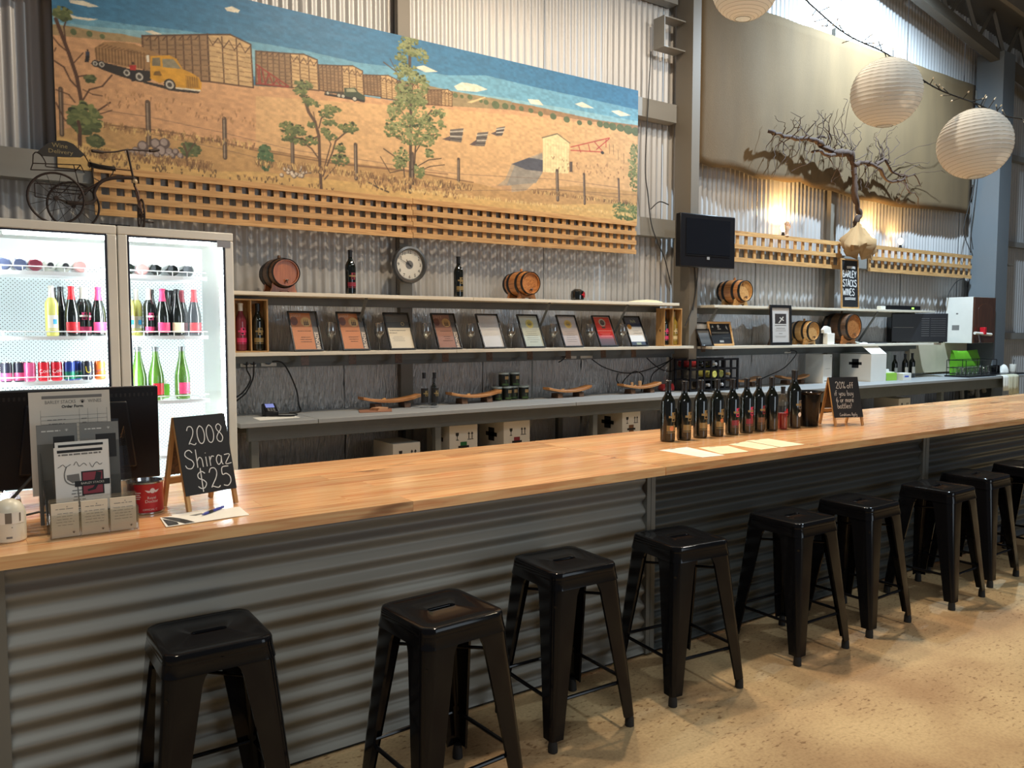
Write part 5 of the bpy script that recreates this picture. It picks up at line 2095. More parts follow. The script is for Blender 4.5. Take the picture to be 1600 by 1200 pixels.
def wine_bottle(name, label, x, y, z, prof=BORD, glass=BOTTLE, cap=CAPS, badge=GOLD, bar=GOLD, band=GOLD, seal=None, face=-80, s=1.0, capz=.262, group=None, fill=None, deco=True, bandz=(.055, .085), bandw=1.1):
    t = thing(name, label, 'bottle', (x, y, z), 0, group)
    p = prof_scale(prof, s)
    MB().lathe(p, 24).build('glass', glass, t)
    if fill:
        m, h = fill
        q = [(max(.0005, r - .003), zz) for r, zz in p if zz < h * s]
        MB().lathe([(.0005, .004)] + q[1:] + [(q[-1][0], h * s), (.0005, h * s)], 20).build('wine', m, t)
    if cap:
        MB().lathe(cap_prof(p, capz * s), 20, caps=False).build('capsule', cap, t)
    r = p[4][0]
    fa = R(face)
    if deco:
        mb = MB()
        emblem(mb, r + .0006, fa, .128 * s, .032 * s, (0, 1, 2))
        mb.build('badge_label', [badge, bar, BLACKPL], t)
    if band:
        mb = MB()
        mb.patch(r + .0005, fa - bandw, fa + bandw, bandz[0] * s, bandz[1] * s, 14)
        mb.patch(r + .0005, fa - bandw, fa + bandw, (bandz[0] - .009) * s, (bandz[0] - .006) * s, 14)
        mb.build('band_label', band, t)
    if seal:
        sa, sz = fa + R(seal[1]), seal[2] * s
        mb = MB()
        n = 18
        vs = [((r + .0012) * math.cos(sa), (r + .0012) * math.sin(sa), sz)]
        for i in range(n):
            a = 2 * PI * i / n
            b = sa + .0125 * s / r * math.cos(a)
            vs.append(((r + .0012) * math.cos(b), (r + .0012) * math.sin(b), sz + .0125 * s * math.sin(a)))
        mb.add(vs, [(0, 1 + i, 1 + (i + 1) % n) for i in range(n)])
        mb.build('medal_sticker', seal[0], t)
    return t


GR_ = 'wine bottles lined up on the bar'
BR2 = mat('brown_print', rgb(120, 84, 58), .4)
for x, y, s_, badge, band, seal, lab in (
        (3.40, 3.30, 1.13, GOLD, GOLD, (BRONZE, -22, .070), 'dark bottle at the left end of the bar row, bronze seal low'),
        (3.52, 3.285, 1.11, GOLD, GOLD, None, 'dark bottle second in the bar row, plain gold band'),
        (3.675, 3.30, 1.11, GOLD, GOLD, None, 'dark bottle third in the bar row, wide olive gold band'),
        (3.81, 3.29, 1.11, GOLD, GOLD, (BRONZE, -10, .090), 'dark bottle fourth in the bar row, orange seals on gold band'),
        (3.945, 3.285, 1.10, PINK, MAROON, None, 'dark bottle fifth in the bar row, pink badge and wine red band'),
        (4.085, 3.29, 1.10, PINK, MAROON, (MAROON, -6, .092), 'dark bottle sixth in the bar row, round red seal on red band'),
        (4.215, 3.30, 1.10, MAROON, BR2, None, 'dark bottle seventh in the bar row, brown band'),
        (4.325, 3.285, 1.10, None, None, None, 'dark bottle eighth in the bar row, no label facing out')):
    wine_bottle('wine_bottle', lab, x, y, .93, s=s_, badge=badge or GOLD, bar=GOLD, band=band, seal=seal, group=GR_, deco=badge is not None)
wine_bottle('wine_bottle', 'small clear bottle of rose with a black cap in the bar row', 4.44, 3.285, .93, s=.89, glass=CLEAR, badge=RED, bar=RED, band=None, group=GR_, fill=(ROSEWINE, .12))
wine_bottle('wine_bottle', 'tallest slim dark bottle in the bar row, white round seal, beside the bucket', 4.565, 3.29, .93, s=1.22, badge=mat('grey_print', rgb(110, 110, 108), .5), bar=GOLD, band=None, seal=(PAPER, -10, .075), group=GR_)
wine_bottle('magnum', 'tall dark magnum with a red band left of the clock', 2.485, 5.69, 1.843, s=1.06, badge=MAROON, bar=GOLD, band=MAROON)
wine_bottle('magnum', 'tall dark magnum with a gold band right of the clock', 3.43, 5.69, 1.843, s=1.06, badge=GOLD, bar=GOLD, band=GOLD)

# squat round flagon
t = thing('flagon', 'squat round flagon of red wine on the top shelf', 'bottle', (4.68, 5.68, 1.843))
MB().lathe([(.001, .003), (.05, 0), (.064, .01), (.068, .05), (.062, .085), (.04, .108), (.019, .118), (.017, .165), (.021, .167), (.021, .176), (.001, .178)], 24).build('glass', CLEAR, t)
MB().lathe([(.001, .005), (.05, .004), (.061, .012), (.064, .05), (.058, .084), (.03, .104), (.001, .104)], 24).build('wine', BOTTLE, t)
MB().ring((.032, 0, .135), .016, .004, 'y', 18, 6).build('handle', CLEAR, t)
mb = MB()
emblem(mb, .0685, R(-68), .052, .032, (0, 1, 2))
mb.build('badge_label', [RED, RED, BLACKPL], t)

# ------------------------------------------------------------------ wine glasses between the awards
WG = [(.001, .004), (.006, .005), (.034, .0), (.034, .0015), (.008, .006), (.0035, .016), (.0032, .075), (.008, .082), (.026, .096), (.036, .118), (.0375, .140), (.030, .192), (.0292, .192), (.0366, .140), (.0351, .119), (.0255, .0975), (.001, .086)]
_wg = MB().lathe(WG, 28, caps=False).mesh('wine_glass', GOBLET, 50)
names_ = ['the first 2007 bronze award and its twin', 'the second bronze award and the half black certificate', 'the half black certificate and the third bronze award', 'the third bronze award and the silver white certificate',
          'the silver white certificate and the green seal certificate', 'the green seal and the gold seal certificates', 'the gold seal certificate and the red poster', 'the red poster and the blue topped certificate']
for x, n_ in zip((2.335, 2.728, 3.14, 3.56, 3.97, 4.43, 4.86, 5.262), names_):
    o = link('wine_glass', _wg, None, loc=(x, 5.71, 1.420))
    o.scale = (1.12, 1.12, 1.12)
    tag(o, 'clear wine glass between ' + n_, 'wine glass', 'wine glasses between the awards')
# ------------------------------------------------------------------ printed sheets
def vsheet(name, w_, h_, stops, parent, y=0.0, x0=None, z0=0.0, rough=.55):
    """upright printed sheet facing -y, colour bands listed bottom to top as (height fraction, colour)"""
    x0 = -w_ / 2 if x0 is None else x0
    me = bpy.data.meshes.new(name)
    vs, cs, fs = [], [], []
    for f, c in stops:
        for xx in (x0, x0 + w_):
            vs.append((xx, y, z0 + f * h_))
            cs.append(c)
    for i in range(len(stops) - 1):
        fs.append((2 * i, 2 * i + 1, 2 * i + 3, 2 * i + 2))
    me.from_pydata(vs, [], fs)
    ca = me.color_attributes.new('Col', 'FLOAT_COLOR', 'POINT')
    ca.data.foreach_set('color', [v for c in cs for v in c])
    me.materials.append(vcol_mat('print_stock', rough))
    return link(name, me, parent)


def disc(mb, x, z, r, y, n=24, rz=None):
    vs = [(x, y, z)] + [(x + r * math.cos(2 * PI * i / n), y, z + (rz or r) * math.sin(2 * PI * i / n)) for i in range(n)]
    mb.add(vs, [(0, 1 + i, 1 + (i + 1) % n) for i in range(n)])


def rect(mb, x0, x1, z0, z1, y):
    mb.quad((x0, y, z0), (x1, y, z0), (x1, y, z1), (x0, y, z1))


def para(mb, x0, x1, z, n, dz, h, y, rnd, lo=.5):
    """rows of illegible small print"""
    for i in range(n):
        l = (x1 - x0) * rnd.uniform(lo, 1)
        c = (x0 + x1) / 2
        xx = c - l / 2
        while xx < c + l / 2:
            e = min(xx + rnd.uniform(.006, .02), c + l / 2)
            rect(mb, xx, e, z - i * dz - h, z - i * dz, y)
            xx = e + .003


def framed(name, label, cat, xc, y, z, w_, h_, lean, fm, group=None, bar=.012, rz=0, stand=True, glass=True):
    t = thing(name, label, cat, (xc, y, z), 0, group)
    t.rotation_euler = (R(-lean), 0, R(rz))
    mb = MB()
    mb.box(-w_ / 2, w_ / 2, -.014, 0, 0, bar)
    mb.box(-w_ / 2, w_ / 2, -.014, 0, h_ - bar, h_)
    mb.box(-w_ / 2, -w_ / 2 + bar, -.014, 0, bar, h_ - bar)
    mb.box(w_ / 2 - bar, w_ / 2, -.014, 0, bar, h_ - bar)
    mb.build('frame', fm, t, .0015)
    box('backing', -w_ / 2 + .002, w_ / 2 - .002, 0, .004, .002, h_ - .002, DARKOAK, t)
    if glass:
        box('glass', -w_ / 2 + bar - .001, w_ / 2 - bar + .001, -.0095, -.0080, bar - .001, h_ - bar + .001, CLEAR, t)
    if stand:
        d, tl = h_ * .36, math.tan(R(lean))
        MB().prism([(.005, .70 * h_), (.009, .70 * h_), (d + .004, -d * tl), (d, -d * tl)], -.03, .03, 'yz').build('strut', DARKOAK, t)
    return t


FRB = mat('black_frame', (.012, .012, .013, 1), .25, 0, .1, coat=.3)
AW = 'framed wine awards leaning on the lower shelf'
AX = [2.133, 2.507, 2.896, 3.321, 3.752, 4.177, 4.610, 5.032, 5.419]
rnd = random.Random(12)


def award(i, label, stops):
    t = framed('framed_award', label, 'award', AX[i], 5.638, 1.421, .224, .322, 26, FRB, AW)
    vsheet('print', .202, .300, stops, t, -.003, None, .011)
    return t


def bronze(i, label, col, year):
    t = award(i, label, [(0, rgb(*col)), (1, rgb(*col))])
    mb = MB()
    rect(mb, .058, .101, .02, .311, -.0035)
    mb.build('side_band', mat('award_grey', rgb(88, 84, 84), .5), t)
    text('BRONZE', .040, mat('award_pale', rgb(232, 214, 196), .5), t, (.083, -.0042, .085), (R(90), -R(90), 0), sx=.9, bold=.0008)
    text(year, .036, mat('award_pale2', rgb(206, 170, 150), .5), t, (-.052, -.0042, .287), sx=1.15)
    mb = MB()
    disc(mb, -.070, .245, .028, -.0037, 18, .036)
    mb.build('grape_print', mat('award_plum', rgb(120, 66, 56), .5), t)
    mb = MB()
    disc(mb, .018, .238, .039, -.0040)
    mb.build('seal', mat('award_seal', rgb(216, 172, 110), .45, .2), t)
    mb = MB()
    for k in (-1, 0, 1):
        rect(mb, .018 + k * .013 - .0042, .018 + k * .013 + .0042, .218, .240, -.0044)
        rect(mb, .018 + k * .013 - .0018, .018 + k * .013 + .0018, .240, .256, -.0044)
        rect(mb, .018 + k * .013 - .0055, .018 + k * .013 + .0055, .210, .218, -.0044)
    para(mb, -.06, .05, .165, 1, .02, .004, -.0044, rnd, .9)
    para(mb, -.05, .04, .115, 3, .018, .004, -.0044, rnd, .4)
    mb.build('small_print', mat('award_brown_ink', rgb(76, 44, 30), .6), t)


bronze(0, 'orange brown 2007 bronze award, leftmost frame on the lower shelf', (206, 128, 78), '2007')
bronze(1, 'orange brown bronze award, second frame from the left', (206, 128, 78), '2007')
t = award(2, 'certificate with a charcoal top half and cream lower half', [(0, rgb(226, 214, 190)), (.60, rgb(226, 214, 190)), (.601, rgb(76, 76, 74)), (1, rgb(76, 76, 74))])
mb = MB()
mb.ring((.042, -.0036, .225), .013, .0022, 'y', 20, 4)
mb.build('ring_logo', mat('gold_ring', rgb(220, 200, 140), .4), t)
mb = MB()
para(mb, -.085, .06, .17, 1, .02, .005, -.0037, rnd, .9)
para(mb, -.09, -.02, .150, 1, .02, .006, -.0037, rnd, .9)
para(mb, -.085, .05, .115, 4, .012, .0025, -.0037, rnd, .6)
mb.build('small_print', GREYINK, t)
bronze(3, 'dull brown bronze award, fourth frame from the left', (160, 112, 94), '2011')
award(4, 'silvery white certificate with bright glare painted into its print', [(0, rgb(206, 206, 206)), (.5, rgb(216, 216, 216)), (1, rgb(226, 226, 224))])  # lamp glare on the glass is put into the pale print colour
for i, lab, c0, c1, sc_ in ((5, 'pale green certificate with a yellow seal', (178, 186, 172), (206, 210, 196), (222, 206, 120)), (6, 'pale brown certificate with a gold seal', (168, 150, 142), (196, 190, 190), (222, 190, 110))):
    t = award(i, lab, [(0, rgb(*c0)), (1, rgb(*c1))])
    mb = MB()
    disc(mb, .005, .232, .042, -.0036)
    mb.build('seal', mat('seal_%d' % i, rgb(*sc_), .45, .2), t)
    mb = MB()
    disc(mb, .005, .232, .026, -.0040)
    mb.build('seal_centre', mat('seal_in_%d' % i, rgb(sc_[0] - 30, sc_[1] - 34, sc_[2] - 40), .5), t)
    mb = MB()
    rect(mb, -.012, .020, .222, .232, -.0044)
    para(mb, -.07, .07, .16, 6, .02, .0028, -.004, rnd, .4)
    mb.build('small_print', GREYINK, t)
t = award(7, 'red poster award fading to black with a silver medal', [(0, rgb(60, 36, 36)), (.22, rgb(96, 50, 48)), (.34, rgb(196, 40, 44)), (.75, rgb(222, 60, 46)), (1, rgb(206, 70, 50))])
mb = MB()
disc(mb, .0, .250, .040, -.0036)
mb.build('medal', mat('silver_medal', rgb(196, 186, 168), .4, .3), t)
mb = MB()
disc(mb, .0, .250, .027, -.0040)
rect(mb, -.022, .022, .190, .206, -.0040)
mb.build('medal_centre', mat('medal_dark', rgb(74, 66, 62), .5), t)
mb = MB()
para(mb, -.09, .09, .168, 1, .02, .006, -.0042, rnd, .9)
para(mb, -.07, .07, .142, 3, .016, .004, -.0042, rnd, .6)
mb.build('small_print', mat('pale_red_ink', rgb(236, 150, 140), .6), t)
mb = MB()
for _ in (0,):
    rect(mb, -.101, .101, .011, .0145, -.0042)
    rect(mb, -.101, .101, .3075, .311, -.0042)
    rect(mb, -.101, -.0975, .0145, .3075, -.0042)
    rect(mb, .0975, .101, .0145, .3075, -.0042)
mb.build('white_border', PAPER, t)
t = award(8, 'white certificate with navy top and bottom bands and a gold seal', [(0, rgb(36, 44, 66)), (.13, rgb(36, 44, 66)), (.131, rgb(232, 230, 226)), (.66, rgb(232, 230, 226)), (.661, rgb(34, 50, 78)), (1, rgb(28, 40, 66))])
mb = MB()
disc(mb, -.055, .208, .027, -.0036)
mb.build('seal', mat('gold_seal', rgb(214, 150, 64), .4, .3), t)
mb = MB()
para(mb, -.03, .05, .165, 1, .02, .004, -.0037, rnd, .9)
para(mb, -.03, .09, .142, 1, .02, .005, -.0037, rnd, .9)
mb.build('small_print', GREYINK, t)
mb = MB()
rect(mb, -.03, .03, .018, .040, -.0037)
for k in range(5):
    rect(mb, -.02 + k * .013, -.012 + k * .013, .25 + .01 * (k % 2), .285 - .008 * (k % 3), -.0037)
mb.build('crest', mat('pale_crest', rgb(150, 160, 130), .5), t)

# right bay frames
t = framed('framed_certificate', 'tall black framed certificate with wide white mount and jet picture', 'certificate', 7.47, 5.572, 1.4125, .368, .440, 2.5, FRB, bar=.032)
vsheet('mount', .32, .39, [(0, rgb(232, 232, 230)), (1, rgb(236, 236, 234))], t, -.003, None, .028)
mb = MB()
rect(mb, -.095, .100, .235, .345, -.0036)
mb.build('picture', mat('dark_picture', rgb(66, 60, 58), .5), t)
mb = MB()
mb.add([(-.04, -.004, .245), (-.02, -.004, .242), (.055, -.004, .305), (.045, -.004, .318)], [(0, 1, 2, 3)])
mb.add([(-.02, -.0042, .300), (-.008, -.0042, .308), (.062, -.0042, .272), (.048, -.0042, .266)], [(0, 1, 2, 3)])
mb.build('jet_shape', PAPER, t)
mb = MB()
para(mb, -.1, .1, .222, 1, .02, .009, -.0037, rnd, .95)
para(mb, -.08, .08, .190, 1, .02, .006, -.0037, rnd, .9)
para(mb, -.1, .1, .172, 2, .014, .003, -.0037, rnd, .9)
para(mb, -.03, .03, .132, 1, .02, .006, -.0037, rnd, .9)
para(mb, -.1, .1, .102, 2, .012, .003, -.0037, rnd, .7)
mb.build('small_print', GREYINK, t)

t = framed('chalk_plaque', 'small square pine framed black plaque with faint white chalk print', 'plaque', 6.62, 5.66, 1.412, .345, .26, 14, PINE, bar=.022, rz=-2)
box('board', -.155, .155, -.006, -.003, .02, .24, BLACKBOARD, t)
mb = MB()
disc(mb, -.02, .210, .018, -.0065)
rect(mb, -.03, .03, .038, .060, -.0065)
rect(mb, -.03, .015, .178, .186, -.0065)
mb.add([(-.12, -.0065, .2), (-.09, -.0065, .195), (-.1, -.0065, .225)], [(0, 1, 2)])
mb.add([(.09, -.0065, .195), (.12, -.0065, .17), (.10, -.0065, .225)], [(0, 1, 2)])
mb.build('chalk_print', mat('faint_chalk', rgb(170, 170, 166), .8), t)
mb = MB()
para(mb, -.13, .13, .150, 1, .02, .016, -.0065, rnd, .95)
para(mb, .02, .13, .088, 1, .02, .005, -.0065, rnd, .95)
mb.build('faint_writing', mat('dull_chalk', rgb(104, 106, 104), .8), t)

t = framed('photo_frame', 'black and white farm photo in a thin black frame, right of the column', 'photo', 6.45, 5.72, 1.412, .27, .25, 12, FRB, bar=.010)
vsheet('photo', .25, .23, [(0, rgb(60, 60, 60)), (.25, rgb(90, 90, 88)), (.3, rgb(196, 194, 190)), (.4, rgb(110, 110, 108)), (.62, rgb(84, 84, 82)), (.7, rgb(190, 188, 184)), (1, rgb(210, 208, 202))], t, -.003, None, .01)
t = framed('photo_frame', 'smaller dark photo frame propped in front of the farm photo', 'photo', 6.345, 5.62, 1.412, .19, .19, 24, FRB, bar=.010)
vsheet('photo', .17, .17, [(0, rgb(44, 44, 44)), (.3, rgb(84, 84, 82)), (.5, rgb(60, 60, 60)), (1, rgb(120, 118, 114))], t, -.003, None, .01)

# hand lettered shop board on the top shelf
t = thing('chalk_board', 'tall narrow pine framed chalk board lettered with the winery name', 'chalk board', (8.885, 5.66, 1.836))
t.rotation_euler = (R(-2.5), 0, 0)
mb = MB()
W_, H_ = .36, .595
for b in ((-W_ / 2, W_ / 2, 0, .018), (-W_ / 2, W_ / 2, H_ - .018, H_), (-W_ / 2, -W_ / 2 + .018, .018, H_ - .018), (W_ / 2 - .018, W_ / 2, .018, H_ - .018)):
    mb.box(b[0], b[1], -.016, 0, b[2], b[3])
mb.build('frame', PINE, t, .001)
box('board', -W_ / 2 + .01, W_ / 2 - .01, -.010, -.006, .01, H_ - .01, BLACKBOARD, t)
mb = MB()
for s_, z, h in (('BARLEY', .375, .075), ('STACKS', .265, .080), ('WINES', .160, .078)):
    sx = .29 / chalk_w(s_, h)
    chalk(mb, s_, -.145, z, h, .010, -.0108, sx=min(1.0, sx))
for z in (.125, .108):
    ribbon(mb, [(-.11, z), (.0, z + .004), (.11, z + .002)], .008, -.0108)
for z in (.485, .500):
    ribbon(mb, [(-.06, z), (.05, z + .004), (.12, z)], .008, -.0108)
mb.build('chalk_lettering', CHALK, t)

# ------------------------------------------------------------------ pine gift boxes holding two bottles each
def crate(label, x, y, z, rz, b1, b2):
    t = thing('gift_box', label, 'gift box', (x, y, z), rz)
    W_, D_, H_ = .235, .12, .372
    box('base', -W_ / 2, W_ / 2, 0, D_, 0, .010, PINE, t)
    box('lid_board', -W_ / 2, W_ / 2, 0, D_, H_ - .010, H_, PINE, t)
    for xx in (-W_ / 2, W_ / 2 - .010):
        box('side', xx, xx + .010, 0, D_, .0102, H_ - .0102, PINEZ, t)
    box('back', -W_ / 2 + .010, W_ / 2 - .010, D_ - .006, D_, .0102, H_ - .0102, PINEZ, t)
    box('divider', -.004, .004, .002, D_ - .006, .0102, H_ - .0102, PINEZ, t)
    mb = MB()
    xs_ = -W_ / 2 - .0006
    mb.add([(xs_, .052, .165), (xs_, .064, .165), (xs_, .068, .150), (xs_, .058, .135), (xs_, .050, .148)], [(0, 1, 2, 3, 4)])
    for k in range(14):
        mb.add([(xs_, .058, .20 + k * .009), (xs_, .062, .20 + k * .009), (xs_, .062, .206 + k * .009), (xs_, .058, .206 + k * .009)], [(0, 1, 2, 3)])
    mb.build('burnt_mark', DARKWOOD, t)
    for k, b in ((-1, b1), (1, b2)):
        m = Matrix.Translation((x, y, z)) @ Matrix.Rotation(rz, 4, 'Z') @ Vector((k * .059, .058, .0105))
        wine_bottle('boxed_bottle', b['lab'], m.x, m.y, m.z, s=1.06, glass=b.get('g', BOTTLE), cap=b.get('c', CAPS), badge=b['b'], bar=b['b'], band=b['b'], face=-85, fill=b.get('f'))
    return t


crate('pine gift box of two bottles at the left end of the lower shelf', 1.728, 5.66, 1.4205, R(-4),
      {'lab': 'pale rose bottle with a pink band inside the left pine gift box', 'g': mat('rose_bottle', rgb(120, 50, 60), .08), 'b': PINK, 'c': WHITEPL}, {'lab': 'dark bottle with a gold band inside the left pine gift box', 'b': GOLD})
crate('pine gift box of two bottles beside the steel column', 5.87, 5.64, 1.4205, R(-3),
      {'lab': 'dark bottle with a pink band inside the pine gift box by the column', 'b': PINK}, {'lab': 'yellow wine bottle inside the pine gift box by the column', 'g': mat('straw_wine', rgb(150, 126, 50), .1), 'b': mat('pale_label', rgb(220, 200, 150), .5), 'c': GOLD})

# papers and cables lying on the top shelf by the column
pb = MB()
pb.prism([(0, 0), (.30, 0), (.30, .008), (.22, .022), (.10, .026), (.02, .014)], 0, .18, 'xz')
o = pb.build('paper_stack', CREAMPAPER, None, .002, (5.42, 5.64, 1.8435))
tag(o, 'curled cream booklet lying at the right end of the long top shelf', 'booklet')
# ------------------------------------------------------------------ glass door drinks fridge
fr = thing('display_fridge', 'white two door glass display fridge lit brightly from inside', 'fridge', (0, 0, 0))
FX0, FX1, FY0, FY1, FZ1 = .150, 1.485, 5.20, 5.86, 2.182
box('side_wall', FX0, FX0 + .04, FY0 + .03, FY1, .10, FZ1 - .004, WHITEEN, fr)
box('side_wall', FX1 - .04, FX1, FY0 + .03, FY1, .10, FZ1 - .004, WHITEEN, fr)
box('roof_panel', FX0 + .04, FX1 - .04, FY0 + .03, FY1, FZ1 - .05, FZ1 - .004, WHITEEN, fr)
box('plinth', FX0, FX1, FY0 + .03, FY1, .0, .0998, BLACKPL, fr)
box('floor_panel', FX0 + .04, FX1 - .04, FY0 + .05, FY1 - .001, .10, .25, FRIDGEIN, fr)
PERF = bpy.data.materials.new('perforated_liner')
PERF.use_nodes = True
N, L = PERF.node_tree.nodes, PERF.node_tree.links
tc, mp, fx = N.new('ShaderNodeTexCoord'), N.new('ShaderNodeMapping'), N.new('ShaderNodeVectorMath')
mp.inputs['Scale'].default_value = (58, 0, 58)
mp.inputs['Rotation'].default_value = (0, R(45), 0)
L.new(tc.outputs['Object'], mp.inputs[0])
fx.operation = 'FRACTION'
L.new(mp.outputs[0], fx.inputs[0])
ds = N.new('ShaderNodeVectorMath')
ds.operation = 'DISTANCE'
ds.inputs[1].default_value = (.5, 0, .5)
L.new(fx.outputs[0], ds.inputs[0])
rp = N.new('ShaderNodeValToRGB')
rp.color_ramp.elements[0].position, rp.color_ramp.elements[0].color = .15, (.05, .06, .07, 1)
rp.color_ramp.elements[1].position, rp.color_ramp.elements[1].color = .20, rgb(226, 238, 242)
L.new(ds.outputs['Value'], rp.inputs[0])
L.new(rp.outputs[0], N['Principled BSDF'].inputs['Base Color'])
box('back_liner', FX0 + .04, FX1 - .04, FY1 - .03, FY1 - .001, .25, 1.98, PERF, fr)
box('back_liner', FX0 + .04, FX1 - .04, FY1 - .05, FY1 - .001, 1.98, FZ1 - .05, FRIDGEIN, fr)
for x0, x1 in ((FX0, .8175), (.8225, FX1)):
    d = thing('door', None, None)
    d.parent = fr
    fw_ = .052
    mb = MB()
    mb.box(x0, x1, FY0, FY0 + .028, FZ1 - fw_, FZ1)
    mb.box(x0, x1, FY0, FY0 + .028, .10, .10 + .09)
    mb.box(x0, x0 + fw_, FY0, FY0 + .028, .19, FZ1 - fw_)
    mb.box(x1 - fw_, x1, FY0, FY0 + .028, .19, FZ1 - fw_)
    mb.build('door_frame', WHITEEN, d, .006)
    mb = MB()
    g = .010
    a, b, c_, e = x0 + fw_, x1 - fw_, .19, FZ1 - fw_
    mb.box(a, b, FY0 + .003, FY0 + .020, e - g, e)
    mb.box(a, b, FY0 + .003, FY0 + .020, c_, c_ + g)
    mb.box(a, a + g, FY0 + .003, FY0 + .020, c_ + g, e - g)
    mb.box(b - g, b, FY0 + .003, FY0 + .020, c_ + g, e - g)
    mb.build('gasket', mat('blue_black_gasket', rgb(22, 28, 48), .5), d)
    box('glass_pane', a + g, b - g, FY0 + .008, FY0 + .012, c_ + g, e - g, CLEAR, d)
    if x0 > .5:
        box('maker_plate', x1 - .10, x1 - .018, FY0 - .003, FY0, FZ1 - .092, FZ1 - .052, mat('plate_silver', rgb(150, 148, 150), .4, .3), d)
box('mullion', .795, .845, FY0 + .030, FY0 + .045, .25, FZ1 - .05, mat('grey_mullion', rgb(70, 70, 72), .5), fr)
TUBE = glow('fridge_tube', (.86, .97, 1, 1), 44)
for xx in (FX1 - .062, .858, .782, FX0 + .058):
    MB().tube([(xx, FY0 + .055, .30), (xx, FY0 + .055, 2.08)], .011, 10).build('light_tube', TUBE, fr)
MB().tube([(.26, FY0 + .06, 2.112), (1.36, FY0 + .06, 2.112)], .011, 10).build('light_tube', TUBE, fr)
WIREW = mat('white_wire', rgb(232, 236, 238), .4)


def rack(x0, x1, z):
    t = MB()
    for k in range(9):
        yy = 5.305 + k * .058
        t.tube([(x0, yy, z - .006), (x1, yy, z - .006)], .003, 6)
    n = int((x1 - x0) / .028)
    for k in range(n + 1):
        xx = x0 + (x1 - x0) * k / n
        t.tube([(xx, 5.285, z - .002), (xx, 5.80, z - .002)], .0020, 5)
    o = t.build('wire_shelf', WIREW, fr)
    o['kind'] = 'stuff'
    m = MB()
    m.box(x0, x1, 5.278, 5.290, z - .020, z + .002)
    m.build('shelf_edge', WIREW, fr)
    pts = [(x0 + .004, 5.40, z + .028), (x0 + .004, 5.285, z + .028), (x1 - .004, 5.285, z + .028), (x1 - .004, 5.40, z + .028)]
    m = MB().tube(pts, .004, 6)
    for k in range(6):
        xx = x0 + .03 + (x1 - x0 - .06) * k / 5
        m.tube([(xx, 5.285, z), (xx, 5.285, z + .028)], .003, 6)
    m.build('shelf_rail', WIREW, fr)


LZ = (1.905, 1.538, 1.280, .92, .56)
RZ = (1.905, 1.538, 1.140, .80, .50)
for z in LZ:
    rack(.215, .79, z)
for z in RZ:
    rack(.85, 1.34, z)


def text_cyl(body, size, m, parent, r, face, z, name='lettering', tilt=0, sx=1.0):
    """lettering wrapped on a cylinder about the parent's Z axis"""
    o = text(body, size, m, parent, (0, 0, 0), (0, 0, 0), name=name, sx=sx)
    me = o.data.copy()
    ct, st_ = math.cos(tilt), math.sin(tilt)
    for v in me.vertices:
        a, b = v.co.x * ct - v.co.y * st_, v.co.x * st_ + v.co.y * ct
        v.co = ((r + .0008) * math.cos(face + a / r), (r + .0008) * math.sin(face + a / r), z + b)
    o.data = me
    return o


# bottles lying on the top racks, bases towards the doors
def lying(label, x, z, glass, cap=None, y0=5.32):
    t = thing('lying_bottle', label, 'bottle', (x, y0, z), 0, 'bottles lying on the top fridge racks')
    t.rotation_euler = (R(-90), 0, 0)
    MB().lathe(prof_scale(BORD, .98), 22).build('glass', glass, t)
    if cap:
        MB().lathe(cap_prof(prof_scale(BORD, .98), .25), 16, caps=False).build('capsule', cap, t)
    return t


def lying_neck(label, x, z, glass, cap):
    """neck towards the door"""
    t = lying(label, x, z, glass, cap)
    t.rotation_euler = (R(90), 0, 0)
    t.location.y = 5.32 + .31
    return t


BLUEBT = mat('blue_black_bottle', rgb(70, 76, 100), .1, 0, .1, coat=.3)
MARBT = mat('maroon_bottle', rgb(104, 40, 52), .1, 0, .1, coat=.3)
PALEBT = mat('pale_bottle', rgb(196, 200, 190), .1, 0, .1, coat=.3)
PINKBT = mat('dusky_pink_bottle', rgb(176, 130, 126), .1, 0, .1, coat=.3)
zl = 1.905 + .0405
lying('blue black bottle base, leftmost of those lying in the left fridge door', .262, zl, BLUEBT)
lying('blue black bottle base, second of those lying in the left fridge door', .338, zl, BLUEBT)
lying('maroon bottle base lying third along the left top rack', .414, zl, MARBT)
lying_neck('pale bottle lying with its dark cap forward, nearer the left of two', .49, zl, PALEBT, CAPS)
lying_neck('pale bottle lying with its dark cap forward, nearer the right of two', .566, zl, PALEBT, CAPS)
lying('dusky pink bottle base, rightmost lying in the left fridge door', .642, zl, PINKBT)
lying('dark bottle base at the left of the right top rack', .900, zl, BOTTLE)
lying('pink tinted bottle base lying second on the right top rack', .976, zl, PINKBT)
lying('dark bottle base lying third on the right top rack', 1.052, zl, BOTTLE)
lying('dark bottle base lying fourth on the right top rack, left of a gap', 1.150, zl, BOTTLE)
lying('dark bottle base, rightmost lying on the right top rack', 1.240, zl, BOTTLE)

